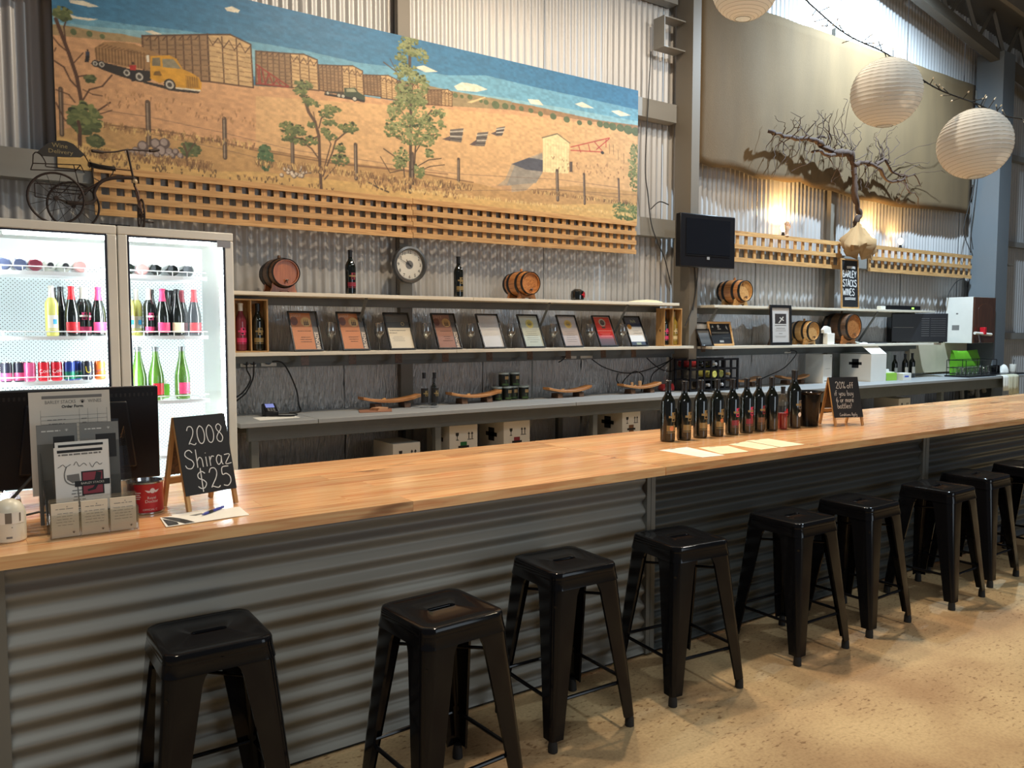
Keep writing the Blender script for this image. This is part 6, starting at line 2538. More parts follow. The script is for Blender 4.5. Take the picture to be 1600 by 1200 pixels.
SG = 'standing bottles on the middle fridge racks'
BLUEL = mat('blue_label', rgb(60, 160, 214), .5)
for x, y, lab, kind in (
        (.490, 5.37, 'pale white wine with a white and blue label, left fridge door', 'w'),
        (.548, 5.47, 'plain dark bottle standing behind the red banded one', 'd'),
        (.592, 5.37, 'dark sparkling bottle with a red neck foil and red label, left door', 'r'),
        (.660, 5.46, 'dark red bottle with a pink label and white cap, left door', 'p'),
        (.735, 5.38, 'dark sparkling bottle with pink neck foil and pink label, left door', 'k'),
        (.900, 5.38, 'pale white wine at the left edge of the right fridge door', 'w'),
        (.958, 5.46, 'pale white wine with a blue label, second in the right door', 'w'),
        (1.020, 5.40, 'dark bottle with a pink label and white cap, right door', 'p'),
        (1.092, 5.37, 'dark sparkling bottle with pink foil, middle of the right door', 'k'),
        (1.135, 5.49, 'plain dark bottle standing behind the cream labelled one', 'd'),
        (1.178, 5.38, 'dark sparkling bottle with a cream label, right door', 'c'),
        (1.232, 5.49, 'dark bottle with maroon foil standing behind the last one', 'm'),
        (1.282, 5.38, 'dark sparkling bottle with red foil and red label, rightmost', 'r'),
        (1.055, 5.51, 'plain dark bottle standing behind the pink labelled one, right door', 'd'),
        (1.185, 5.56, 'plain dark bottle farthest back on the right middle rack', 'd'),
        (.520, 5.58, 'plain dark bottle farthest back on the left middle rack', 'd'),
        (.692, 5.57, 'dark red bottle with a white cap at the back of the left rack', 'p')):
    if kind == 'w':
        wine_bottle('white_wine', lab, x, y, 1.5395, s=.93, glass=PALEWINE, cap=WHITEPL, deco=False, band=WHITEPL, bandz=(.05, .13), bandw=.8, group=SG, capz=.235)
        o = [c for c in bpy.data.objects if c.name.startswith('white_wine')][-1]
        mb = MB()
        mb.patch(.0353 + .0012, R(-80) - .1, R(-80) + .5, .075 * .93, .105 * .93)
        mb.build('blue_motif', BLUEL, o)
    elif kind == 'p':
        wine_bottle('pink_label_bottle', lab, x, y, 1.5395, s=.93, glass=BOTTLE, cap=WHITEPL, badge=PINK, bar=PAPER, band=PINK, bandz=(.03, .06), group=SG, capz=.235)
    else:
        wine_bottle('sparkling_bottle', lab, x, y, 1.5395, prof=BURG, s=.97, glass=BOTTLE, cap={'r': RED, 'k': PINK, 'm': MAROON}.get(kind, CAPS), deco=False,
                    band={'r': RED, 'k': PINK, 'c': CREAMPAPER, 'm': MAROON}.get(kind), bandz=(.03, .085), group=SG, capz=.21 if kind in 'rkm' else .255)
for x, lab, bd in ((.945, 'green sparkling bottle with black foil, left of three on the lower rack', None), (1.045, 'green sparkling bottle with a red label, middle of three on the lower rack', RED), (1.200, 'green sparkling bottle with a pink label, right of three on the lower rack', PINK)):
    wine_bottle('green_sparkling', lab, x, 5.38, 1.1415, prof=BURG, s=1.10, glass=GREENGL, cap=mat('grey_foil', rgb(120, 122, 124), .3, .7), deco=False, band=bd, bandz=(.03, .095), bandw=.8, group='green sparkling bottles', capz=.255)
t = thing('juice_bottle', 'small green juice bottle behind the green sparkling bottles', 'bottle', (1.118, 5.52, 1.1415))
box('body', -.03, .03, -.03, .03, 0, .09, GREEN, t, .008)
MB().lathe([(.02, .09), (.012, .105), (.012, .125), (.001, .126)], 14).build('cap', WHITEPL, t)

# soft drink cans
def can(x, label, col, words=(), two=None, y=5.345):
    t = thing('drink_can', label, 'can', (x, y, 1.2815), 0, 'soft drink cans in the fridge')
    MB().lathe([(.001, .004), (.022, .0), (.0300, .008), (.0300, .098), (.0262, .109), (.0262, .112), (.0245, .1105), (.001, .1095)], 22).build('body', col, t)
    MB().lathe([(.0264, .1075), (.0266, .1125), (.0246, .1127), (.0243, .1102)], 22, caps=False).build('rim', CHROME, t)
    if two:
        mb = MB()
        mb.patch(.0302, -PI, PI, .008, .052, 24)
        mb.build('lower_print', two, t)
    for wd, size, m, z, tilt, sx in words:
        text_cyl(wd, size, m, t, .0302, R(-84), z, tilt=tilt, sx=sx)
    return t


CRED = mat('can_red', rgb(206, 26, 44), .3, .2)
CPINK = mat('can_pink', rgb(206, 84, 130), .3, .2)
CBLACK = mat('can_black', rgb(34, 34, 48), .3, .2)
CBLUE = mat('can_blue', rgb(30, 52, 130), .3, .2)
CGREEN = mat('can_green', rgb(20, 130, 90), .3, .2)
CORANGE = mat('can_orange', rgb(236, 106, 40), .3, .2)
YEL = mat('can_yellow', rgb(240, 214, 50), .4)
WP = mat('can_white', rgb(238, 238, 240), .4)
for x, lab, col, words, two, y in (
        (.253, 'dark blue and pink can at the far left of the can row', CBLACK, [], CPINK, 5.345),
        (.317, 'dark can second in the can row, pink lower half', CBLACK, [], CPINK, 5.36),
        (.368, 'pink red can third in the can row', CPINK, [], None, 5.345),
        (.437, 'red can with white script, first of two', CRED, [('Coca', .030, WP, .058, .1, 1)], None, 5.345),
        (.501, 'red can with white script, second of two', CRED, [('Cola', .030, WP, .058, .1, 1)], None, 5.345),
        (.566, 'blue topped green can, first of two', CBLUE, [], CGREEN, 5.345),
        (.608, 'blue topped green can with white slanted lettering', CBLUE, [('Sprite', .022, WP, .050, .15, 1)], CGREEN, 5.40),
        (.660, 'black can with a large yellow letter', CBLACK, [('U', .058, YEL, .060, .1, .8)], None, 5.345),
        (.727, 'orange can with slanted blue lettering, rightmost of the cans', CORANGE, [('SUNKIST', .016, CBLUE, .058, .35, 1)], None, 5.345)):
    can(x, lab, col, words, two, y)

# ------------------------------------------------------------------ ornamental delivery tricycle on top of the fridge
tri = thing('ornamental_tricycle', 'rusty iron tricycle ornament with a wine delivery sign on the fridge', 'ornament', (.70, 5.48, 2.183))
O_ = Vector((.70, 5.48, 2.183))


def tp(*pts):
    return [tuple(Vector(p) - O_) for p in pts]


def wheel(name, c, r, axis='y', spokes=12, tyre=.0065):
    cc = Vector(c) - O_
    t = thing(name, None, None, cc)
    t.parent = tri
    MB().ring((0, 0, 0), r - tyre, tyre, axis, 36, 8).build('tyre', IRON, t)
    MB().lathe([(.001, -.018), (.012, -.018), (.015, 0), (.012, .018), (.001, .018)], 14, axis).build('hub', IRON, t)
    sp_ = MB().tube([(0, 0, .010), (0, 0, r - tyre)], .0016, 5).mesh('spoke', IRON)
    for k in range(spokes):
        a = 2 * PI * k / spokes + .2
        link('spoke', sp_, t, rot=(0, a, 0) if axis == 'y' else (a, 0, 0))


wheel('wheel', (.533, 5.36, 2.183 + .150), .150)
wheel('wheel', (.648, 5.60, 2.183 + .147), .147)
wheel('front_wheel', (1.010, 5.50, 2.183 + .105), .105, 'x')
MB().tube(tp((.533, 5.345, 2.333), (.648, 5.615, 2.330)), .006, 8).build('axle', IRON, tri)
sg = MB()
out = [(.450, 2.592), (.50, 2.645), (.562, 2.671), (.60, 2.672), (.635, 2.660), (.693, 2.605), (.672, 2.588), (.58, 2.578), (.478, 2.572)]
sg.prism([(a - O_.x, b - O_.z) for a, b in out], 5.395 - O_.y, 5.402 - O_.y)
s_ = sg.build('sign', mat('slate_sign', rgb(52, 50, 46), .6, .1, .2, 10), tri)
SIGNG = mat('faded_gilt', rgb(150, 136, 96), .5)
text('Wine', .036, SIGNG, s_, (.565 - O_.x, 5.394 - O_.y, 2.640 - O_.z))
text('Delivery', .034, SIGNG, s_, (.568 - O_.x, 5.394 - O_.y, 2.606 - O_.z), sx=1.1)
for pts in ([(.430, 5.40, 2.575), (.445, 5.40, 2.59), (.47, 5.40, 2.575), (.489, 5.40, 2.54), (.489, 5.40, 2.515)], [(.43, 5.40, 2.575), (.426, 5.40, 2.524)], [(.69, 5.40, 2.605), (.715, 5.43, 2.57), (.725, 5.46, 2.545)]):
    MB().tube(smooth(tp(*pts), 4), .0035, 6).build('sign_bracket', IRON, tri)
bk = [((.425, 5.38, 2.522), (.666, 5.38, 2.540)), ((.425, 5.38, 2.522), (.43, 5.60, 2.522)), ((.43, 5.60, 2.522), (.665, 5.60, 2.54)), ((.666, 5.38, 2.54), (.665, 5.60, 2.54)), ((.489, 5.38, 2.510), (.665, 5.38, 2.513)),
      ((.430, 5.38, 2.411), (.70, 5.38, 2.411)), ((.430, 5.38, 2.411), (.430, 5.38, 2.335)), ((.430, 5.38, 2.335), (.74, 5.42, 2.320)), ((.63, 5.38, 2.54), (.66, 5.40, 2.411)), ((.70, 5.50, 2.52), (.666, 5.38, 2.54)), ((.60, 5.38, 2.41), (.60, 5.60, 2.41)),
      ((.50, 5.38, 2.39), (.69, 5.38, 2.39)), ((.50, 5.38, 2.37), (.69, 5.38, 2.37))]
for a, b in bk:
    MB().tube(tp(a, b), .0032, 6).build('basket_wire', IRON, tri)
MB().tube(smooth(tp((.966, 5.50, 2.515), (.865, 5.50, 2.505), (.79, 5.50, 2.474), (.752, 5.50, 2.413), (.750, 5.50, 2.36), (.700, 5.49, 2.335), (.60, 5.48, 2.332)), 5), .011, 10).build('frame_tube', IRON, tri)
MB().tube(smooth(tp((.79, 5.50, 2.474), (.73, 5.50, 2.43), (.690, 5.50, 2.40), (.665, 5.49, 2.36)), 4), .008, 8).build('frame_stay', IRON, tri)
mb = MB()
mb.loft([[(x - O_.x, 5.50 - O_.y + w_ * math.cos(a), 2.562 - O_.z + dz + .014 * math.sin(a)) for a in [2 * PI * k / 12 for k in range(12)]] for x, w_, dz in ((.722, .030, .010), (.735, .042, .008), (.78, .036, .0), (.83, .024, -.002), (.868, .014, -.002), (.872, .008, -.002))])
mb.build('seat', BLACKPL, tri)
for pts in ([(.74, 5.48, 2.550), (.745, 5.48, 2.49), (.78, 5.49, 2.475)], [(.86, 5.50, 2.552), (.855, 5.50, 2.53), (.84, 5.50, 2.512)], [(.868, 5.50, 2.56), (.955, 5.50, 2.56)]):
    MB().tube(tp(*pts), .0035, 6).build('seat_spring', IRON, tri)
MB().tube(tp((.94, 5.50, 2.684), (.968, 5.50, 2.528), (.978, 5.50, 2.460)), .0065, 8).build('steering_stem', IRON, tri)
MB().tube(smooth(tp((.79, 5.45, 2.642), (.86, 5.47, 2.655), (.94, 5.50, 2.684), (1.03, 5.54, 2.698), (1.09, 5.56, 2.706)), 4), .0048, 8).build('handlebar', IRON, tri)
for a, b in (((.735, 5.43, 2.640), (.80, 5.455, 2.643)), ((1.08, 5.555, 2.704), (1.14, 5.58, 2.722))):
    MB().tube(tp(a, tuple((Vector(a) + Vector(b)) / 2), b), [.009, .011, .008], 10).build('grip', IRON, tri)
MB().lathe([(.001, -.012), (.014, -.010), (.018, 0), (.014, .012), (.001, .014)], 14, c=tuple(Vector((.978, 5.50, 2.495)) - O_)).build('head_lamp', mat('lamp_cream', rgb(190, 166, 130), .4), tri)
for yy in (5.478, 5.522):
    MB().tube(tp((.978, 5.50, 2.470), (.99, yy, 2.43), (1.004, yy, 2.34), (1.010, yy, 2.285)), .006, 8).build('fork_blade', BROWNIRON, tri)
for yy, dz in ((5.44, .055), (5.56, -.03)):
    MB().tube(tp((1.01, 5.50, 2.288), (1.01, yy, 2.288), (.975 if dz > 0 else 1.04, yy, 2.288 + dz)), .004, 6).build('crank', IRON, tri)
    c = Vector((.945 if dz > 0 else 1.066, yy - .0, 2.288 + dz)) - O_
    MB().ring(tuple(c), .028, .003, 'z', 20, 6).build('pedal', IRON, tri)
box('base_plate', .74 - O_.x, .90 - O_.x, 5.24 - O_.y, 5.30 - O_.y, .0, .010, BLACKPL, tri)
# ------------------------------------------------------------------ on the bar, left end
t = thing('motion_sensor', 'cream domed motion sensor at the left end of the bar', 'sensor', (.128, 2.875, .93))
SENS = mat('sensor_cream', rgb(226, 218, 196), .35)
MB().lathe([(.001, 0), (.042, 0), (.045, .004), (.045, .085), (.040, .103), (.030, .118), (.015, .127), (.001, .129)], 36).build('body', SENS, t)
mb = MB()
mb.patch(.0458, R(-140), R(-35), .058, .094, 12)
mb.build('lens_window', mat('sensor_lens', rgb(240, 236, 222), .25), t)
mb = MB()
mb.patch(.0464, R(-106), R(-84), .060, .092, 4)
mb.build('lens_slot', mat('sensor_grey', rgb(120, 112, 100), .4), t)
MB().patch(.0464, R(-58), R(-52), .064, .090, 2).build('lens_slot', mat('sensor_grey', rgb(120, 112, 100), .4), t)
mb = MB()
mb.patch(.0454, R(-104), R(-84), .014, .020, 4)
mb.patch(.0454, R(-86), R(-82), .046, .049, 2)
mb.build('small_mark', GREYINK, t)

# computer monitor seen from behind
t = thing('computer_monitor', 'black computer monitor seen from behind at the left of the bar', 'monitor', (.385, 3.42, .93))
mb = MB()
mb.box(-.285, .285, 0, .035, .060, .424)
mb.build('casing', BLACKPL, t, .006)
mb = MB()
mb.prism([(-.20, .11), (.20, .11), (.17, .37), (-.17, .37)], -.018, .0)
mb.build('back_bulge', BLACKPL, t, .008)
vents = MB()
for k in range(34):
    vents.box(-.27 + k * .016, -.263 + k * .016, -.0015, .001, .385, .398)
vents.build('vent_grille', INK, t)['kind'] = 'stuff'
box('stand_neck', -.035, .035, .005, .03, .0125, .062, BLACKPL, t, .003)
box('stand_foot', -.12, .12, -.06, .12, 0, .012, BLACKPL, t, .004)
tag(MB().tube(smooth([(.10, 3.30, .938), (.16, 3.32, .98), (.24, 3.36, 1.06), (.29, 3.385, 1.09)], 6), .006, 8).build('monitor_lead', WIRE), 'thick black lead running to the back of the monitor', 'cable')
tag(MB().tube(smooth([(.12, 3.10, .934), (.16, 3.16, .940), (.22, 3.2, .942), (.30, 3.28, .937)], 6), .004, 8).build('keyboard_lead', WIRE), 'black lead on the bar top between sensor and brochure stand', 'cable')
t = thing('drive_unit', 'small dark and silver box behind the brochure stand under the monitor', 'device', (.10, 3.38, .93))
box('case', -.11, .09, 0, .16, 0, .028, BLACKPL, t, .003)
box('silver_lid', -.11, .09, 0, .16, .0282, .034, CHROME, t, .001)

# acrylic brochure stand and what stands in it
t = thing('brochure_stand', 'clear acrylic brochure stand on the bar beside the red tin', 'brochure stand', (.355, 2.80, .93))
A_ = ACRYLIC
box('base', -.125, .125, 0, .33, 0, .003, A_, t)
box('front_wall', -.125, .125, .0, .003, .0032, .075, A_, t)
for xx in (-.125, -.0425, .0395, .122):
    box('divider', xx, xx + .003, .0032, .030, .0032, .078, A_, t)
box('card_back', -.125, .125, .030, .033, .0032, .120, A_, t)
mb = MB()
for xx in (-.130, .127):
    mb = MB()
    mb.prism([(.034, .0032), (.30, .0032), (.33, .26), (.25, .31), (.20, .24), (.08, .10)], xx, xx + .003, 'yz')
    mb.build('side_wall', A_, t)
for y0, h, ln in ((.10, .16, .06), (.20, .24, .07), (.30, .33, .04)):
    mb = MB()
    mb.prism([(y0, .0032), (y0 + .003, .0032), (y0 + ln + .003, h), (y0 + ln, h)], -.126, .126, 'yz')
    mb.build('step_panel', A_, t)


def sheet(name, label, cat, x, y, z, w_, h_, lean, m, rz=0, th=.0012, group=None):
    t = thing(name, label, cat, (x, y, z), 0, group)
    t.rotation_euler = (R(-lean), 0, R(rz))
    box('paper', -w_ / 2, w_ / 2, 0, th, 0, h_, m, t)
    return t


rnd = random.Random(3)
SHEETW = mat('stand_paper', rgb(214, 206, 192), .7)
CARDW = mat('card_cream', rgb(226, 214, 190), .7)
LEAFG = mat('leaflet_grey', rgb(92, 92, 88), .45)


def crest(mb, x, z, s_, y):
    """small fan shaped crest"""
    for k in range(7):
        a = PI * k / 6
        mb.add([(x, y, z), (x + s_ * math.cos(a) - s_ * .16 * math.sin(a), y, z + s_ * math.sin(a)), (x + s_ * math.cos(a) + s_ * .16 * math.sin(a), y, z + s_ * math.sin(a))], [(0, 1, 2)])
    disc(mb, x, z + s_ * .25, s_ * .35, y, 10)


# order form at the back
t = sheet('order_form', 'white printed wine order form standing highest in the brochure stand', 'form', .330, 3.088, 1.02, .246, .346, 4, SHEETW, rz=3)
mb = MB()
rect(mb, -.085, .098, .322, .332, -.0006)
for k in range(13):
    rect(mb, -.090, .112, .263 - k * .0135, .2638 - k * .0135, -.0006)
for xx in (-.090, .026, .052, .082, .112):
    rect(mb, xx - .0004, xx + .0004, .09, .285, -.0006)
mb.build('printed_rules', GREYINK, t)
text('BARLEY STACKS', .0165, GREYINK, t, (-.030, -.0008, .310), sx=.78)
text('WINES', .0165, GREYINK, t, (.075, -.0008, .310), sx=.85)
mb = MB()
crest(mb, .037, .305, .011, -.0008)
mb.build('crest', INK, t)
text('Order Form', .013, INK, t, (.006, -.0008, .294), bold=.0004)
mb = MB()
para(mb, -.088, .0, .252, 10, .0135, .003, -.0007, rnd, .5)
para(mb, .03, .05, .252, 10, .0135, .003, -.0007, rnd, .5)
mb.build('small_print', GREYINK, t)

for x, rz, lab in ((.278, 3, 'dark grey folded leaflet on the left side of the brochure stand'), (.402, 2, 'dark grey folded leaflet on the right side of the brochure stand')):
    t = sheet('grey_leaflet', lab, 'leaflet', x, 2.985, .94, .118, .325, 5, LEAFG, rz)
    box('pale_panel', -.059, .059, -.0008, -.0002, .262, .324, mat('leaflet_mid', rgb(122, 122, 118), .45), t)
    box('black_panel', -.012, .050, -.0012, -.0006, .205, .285, INK, t)
    mb = MB()
    crest(mb, .028, .302, .007, -.0012)
    para(mb, -.045, .01, .306, 1, .01, .004, -.0012, rnd, .9)
    crest(mb, .028, .06, .008, -.0012)
    mb.build('pale_crest', mat('leaflet_white', rgb(206, 206, 200), .5), t)

# white tasting sheets
for k, (x, y, z, rz) in enumerate(((.343, 2.934, 1.000, 4), (.338, 2.916, .985, 4))):
    t = sheet('tasting_sheet', ('white tasting sheet behind the one with the glass drawing', 'white leaflet with wine glass drawing and red emblem, front of stand')[k], 'leaflet', x, y, z, .158, .212, 5, mat('sheet_white', rgb(232, 228, 220), .6), rz)
    mb = MB()
    rect(mb, -.070, .062, .194, .203, -.0006)
    mb.build('header_bar', INK, t)
    if k == 1:
        mb = MB()
        para(mb, -.07, .06, .190, 1, .01, .005, -.0007, rnd, .95)
        for q in range(7):
            para(mb, -.035, .01, .072 - q * .010, 1, .01, .003, -.0007, rnd, .6)
        mb.build('small_print', GREYINK, t)
        mb = MB()
        for q, s_ in enumerate(('Barley', 'Stacks', 'Wines')):
            x0 = -.070 + q * .046
            ribbon(mb, smooth([(x0 + i * .0075, .152 + .007 * ((i * 7 + q) % 3 - 1) * (1.6 if i == 1 else .6)) for i in range(6)], 3), .0016, -.0008)
        mb.build('script_heading', INK, t)
        mb = MB()
        g = smooth([(-.045, .150), (-.052, .128), (-.050, .105), (-.036, .092), (-.015, .088), (-.004, .096)], 4)
        ribbon(mb, g, .0035, -.0008)
        ribbon(mb, [(-.016, .088), (-.013, .020)], .004, -.0008)
        rect(mb, -.030, .002, .016, .020, -.0008)
        mb.add([(-.046, -.0007, .122), (-.01, -.0007, .124), (-.008, -.0007, .100), (-.03, -.0007, .095), (-.045, -.0007, .108)], [(0, 1, 2, 3, 4)])
        mb.build('glass_drawing', GREYINK, t)
        mb = MB()
        mb.k = 1
        rect(mb, -.004, .062, .052, .130, -.0010)
        mb.k = 0
        rect(mb, .000, .058, .056, .126, -.0013)
        mb.k = 1
        rect(mb, -.024, .080, .082, .100, -.0016)
        mb.add([(.040, -.0015, .126), (.056, -.0015, .122), (.052, -.0015, .100), (.034, -.0015, .100)], [(0, 1, 2, 3)])
        mb.add([(.014, -.0015, .064), (.036, -.0015, .068), (.044, -.0015, .082), (.034, -.0015, .082), (.028, -.0015, .074), (.012, -.0015, .070)], [(0, 1, 2, 3, 4, 5)])
        mb.build('red_emblem', [mat('emblem_red', rgb(140, 50, 62), .5), INK], t)
        text('BARLEY STACKS', .0095, SHEETW, t, (.028, -.0020, .091), sx=1.0)
for k, x in enumerate((.272, .354, .436)):
    t = sheet('price_card', ('left', 'middle', 'right')[k] + ' cream card of the three in the brochure stand front', 'card', x, 2.8055, .9335, .075, .105, 3, CARDW, 0, .006)
    mb = MB()
    para(mb, -.028, .028, .088, 1, .01, .0018, -.0004, rnd, .9)
    para(mb, -.030, .030, .074, 5, .009, .0014, -.0004, rnd, .6)
    crest(mb, .006, .092, .0035, -.0004)
    mb.build('small_print', GREYINK, t)
    mb = MB()
    crest(mb, .022, .010, .0065, -.0005)
    mb.build('crest', INK, t)

# red charity tin
t = thing('charity_tin', 'round red donation tin with white lettering beside the small blackboard', 'tin', (.548, 3.062, .93))
MB().lathe([(.001, .002), (.058, .0), (.061, .003), (.061, .006), (.059, .008), (.059, .105), (.061, .108), (.061, .112), (.057, .112), (.055, .100), (.001, .100)], 40).build('body', mat('tin_red', rgb(180, 34, 46), .35, .1, .06), t)
MB().lathe([(.0592, .106), (.0618, .1075), (.0618, .1125), (.0565, .1128), (.0545, .101), (.0005, .101)], 40, caps=False).build('rim', CHROME, t)
MB().lathe([(.0596, .0005), (.0618, .0025), (.0618, .0058), (.0596, .0075)], 40, caps=False).build('base_rim', CHROME, t)
TW_ = mat('tin_white', rgb(224, 206, 200), .5)
fa = R(-80)
text_cyl('Royal', .0135, TW_, t, .0592, fa, .058)
text_cyl('Doctor', .0150, TW_, t, .0592, fa, .046)
text_cyl('OFFICIAL C', .0095, TW_, t, .0592, fa - .1, .017)
for k, z in enumerate((.076, .069, .062, .055)):
    mb = MB()
    mb.patch(.0597, fa - .95 + .06 * (k % 2), fa - .60 - .05 * (k % 2), z, z + .0028, 6)
    mb.build('small_print', TW_, t)
mb = MB()
vs = [(.0597 * math.cos(fa + a), .0597 * math.sin(fa + a), z) for a, z in ((-.38, .086), (-.08, .083), (-.10, .076), (-.22, .077))]
mb.add(vs, [(0, 1, 2, 3)])
n = 14
mb.add([(.0598 * math.cos(fa + .13 / 1), .0598 * math.sin(fa + .13), .083)] + [(.0598 * math.cos(fa + .05 + .15 * math.cos(2 * PI * k / n)), .0598 * math.sin(fa + .05 + .15 * math.cos(2 * PI * k / n)), .083 + .009 * math.sin(2 * PI * k / n)) for k in range(n)], [(0, 1 + k, 1 + (k + 1) % n) for k in range(n)])
vs = [(.0597 * math.cos(fa + a), .0597 * math.sin(fa + a), z) for a, z in ((.48, .086), (.18, .083), (.20, .076), (.32, .077))]
mb.add(vs, [(0, 1, 2, 3)])
mb.build('winged_badge', TW_, t)


# folding blackboard signs
def a_board(label, x, y, rz, w_, h_, lines, spread):
    t = thing('tabletop_blackboard', label, 'blackboard', (x, y, .9320), R(rz), 'folding blackboards on the bar')
    lean = math.atan2(spread / 2, h_)
    hgt = h_ / math.cos(lean)
    for s_, nm in ((-1, 'front'), (1, 'rear')):
        f = thing(nm + '_leaf', None, None, (0, s_ * spread / 2, 0))
        f.parent = t
        f.rotation_euler = (s_ * lean * 1, 0, 0)
        for xx in (-w_ / 2, w_ / 2 - .014):
            box('leg', xx, xx + .014, -.007 if s_ < 0 else -.007, .007, 0, hgt, PINEZ, f)
        if s_ < 0:
            box('board', -w_ / 2 - .001, w_ / 2 + .001, -.0095, -.0072, .055, hgt, BLACKBOARD, f)
            mb = MB()
            for body, bx, bz, h, wd, sx in lines:
                chalk(mb, body, bx, bz, h, wd, -.0100, sx=sx)
            mb.build('chalk_lettering', CHALK, f)
        else:
            box('rear_panel', -w_ / 2 + .0142, w_ / 2 - .0142, -.002, .002, .12, hgt - .012, DARKOAK, f)
        box('cross_rail', -w_ / 2 + .0142, w_ / 2 - .0142, -.005, .005, .085 if s_ > 0 else hgt - .014, .11 if s_ > 0 else hgt - .001, PINE, f)
    return t


a_board('small folding blackboard chalked with the Shiraz price, left on the bar', .735, 3.065, 17, .200, .328,
        [('2008', -.062, .235, .066, .0034, .82), ('Shiraz', -.086, .150, .066, .0034, .90), ('$25', -.052, .070, .072, .0036, .95)], .17)
a_board('folding blackboard with a discount offer beside the black bucket', 4.985, 3.215, -20, .225, .322,
        [('20%', -.070, .255, .046, .0030, .80), ('off', .018, .255, .040, .0028, .9), ('if you buy', -.088, .205, .036, .0026, .86), ('6 or more', -.080, .160, .034, .0026, .84), ('bottles!', -.078, .118, .036, .0026, .9), ('Conditions Apply', -.068, .066, .020, .0016, .86)], .17)

# loose sheets and pens on the bar
def flat(name, label, cat, pts, z, m, th=.0012, group=None):
    cx = sum(p[0] for p in pts) / 4
    cy = sum(p[1] for p in pts) / 4
    t = thing(name, label, cat, (cx, cy, z), 0, group)
    MB().prism([(a - cx, b - cy) for a, b in pts], 0, th, 'xy').build('paper', m, t)
    return t


def on_sheet(mb, pts, u, v):
    a, b, c, d = [Vector((p[0], p[1], 0)) for p in pts]
    return a.lerp(b, u).lerp(d.lerp(c, u), v)


P1 = [(.555, 2.768), (.800, 2.790), (.806, 2.935), (.567, 2.920)]
flat('voucher', 'blank white voucher lying under the patterned one by the blackboard', 'voucher', [(.60, 2.800), (.832, 2.792), (.842, 2.945), (.61, 2.955)], .9305, PAPER)
t = flat('voucher', 'white voucher with black corner curves below the left blackboard', 'voucher', P1, .9318, PAPER)
cx, cy = t.location.x, t.location.y


def uvq(u, v, z=.0016):
    p = on_sheet(None, P1, u, v)
    return (p.x - cx, p.y - cy, z)


mb = MB()
n = 10
arc = [(.02 + .36 * k / n, .97 - .92 * (k / n) ** 2.0) for k in range(n + 1)]
arc2 = [(.02 + .23 * k / n, .93 - .90 * (k / n)) for k in range(n + 1)]
mb.add([uvq(*p) for p in arc] + [uvq(*p) for p in arc2[::-1]], [tuple(range(2 * n + 2))])
mb.add([uvq(.015, .80), uvq(.17, .06), uvq(.17, .30), uvq(.10, .58)][::1], [(0, 1, 2, 3)])
mb.add([uvq(.015, .80), uvq(.03, .05), uvq(.17, .06)], [(0, 1, 2)])
mb.build('black_curves', INK, t)
mb = MB()
mb.add([uvq(.38, .80), uvq(.56, .88), uvq(.60, .76), uvq(.46, .66)], [(0, 1, 2, 3)])
mb.build('grey_picture', GREYINK, t)
t = thing('ballpoint_pen', 'blue ballpoint pen lying on the white vouchers', 'pen', (.745, 2.908, .9385), R(42))
PENB = mat('pen_blue', rgb(36, 52, 150), .3)
MB().lathe([(.0008, -.075), (.0030, -.066), (.0050, -.055), (.0050, .030), (.0042, .055), (.001, .057)], 12, 'x').build('barrel', PENB, t)
MB().lathe([(.0055, -.04), (.0056, -.015), (.0051, -.013)], 12, 'x', caps=False).build('grip', BLACKPL, t)
box('clip', .012, .056, -.0015, .0015, .0050, .0068, CHROME, t)
MENU = 'tasting menus laid along the bar'
for k, (pts, m, lab) in enumerate(((((3.105, 2.768), (3.250, 2.751), (3.309, 3.066), (3.100, 3.070)), PAPER, 'white tasting menu, leftmost of four on the bar'),
                                   (((3.270, 2.787), (3.455, 2.762), (3.535, 2.969), (3.345, 3.012)), CREAMPAPER, 'cream tasting menu just right of the white one'),
                                   (((3.565, 2.767), (3.715, 2.770), (3.768, 3.029), (3.578, 3.000)), CREAMPAPER, 'cream tasting menu third from the left'),
                                   (((3.728, 2.763), (3.930, 2.757), (3.965, 3.028), (3.785, 3.049)), CREAMPAPER, 'cream tasting menu at the right end of the four'))):
    t = flat('tasting_menu', lab, 'menu', pts, .9304 + .0002 * k, m, group=MENU)
    c_ = t.location
    mb = MB()
    for q in range(9):
        v = .85 - q * .085
        a, b = on_sheet(None, pts, .15, v), on_sheet(None, pts, rnd.uniform(.5, .85), v)
        mb.add([(a.x - c_.x, a.y - c_.y, .0014), (b.x - c_.x, b.y - c_.y, .0014), (b.x - c_.x, b.y - c_.y + .004, .0014), (a.x - c_.x, a.y - c_.y + .004, .0014)], [(0, 1, 2, 3)])
    mb.build('small_print', mat('pale_ink', rgb(206, 196, 170), .7), t)
    mb = MB()
    a, b = on_sheet(None, pts, .35, .95), on_sheet(None, pts, .55, .95)
    mb.add([(a.x - c_.x, a.y - c_.y, .0015), (b.x - c_.x, b.y - c_.y, .0015), (b.x - c_.x, b.y - c_.y + .012, .0015), (a.x - c_.x, a.y - c_.y + .012, .0015)], [(0, 1, 2, 3)])
    mb.build('heading_mark', GREYINK, t)

# black spittoon bucket
t = thing('ice_bucket', 'glossy black bucket with side knobs at the right end of the bottle row', 'bucket', (4.745, 3.315, .93))
MB().lathe([(.001, .004), (.070, .0), (.073, .006), (.086, .215), (.098, .224), (.100, .232), (.094, .236), (.084, .226), (.070, .020), (.001, .016)], 36).build('body', BLACKGLOSS, t)
for s_ in (-1, 1):
    MB().lathe([(.006, 0), (.007, s_ * .014), (.015, s_ * .018), (.017, s_ * .026), (.012, s_ * .034), (.001, s_ * .036)], 16, 'x', (s_ * .078, -.0, .165)).build('knob', BLACKGLOSS, t)

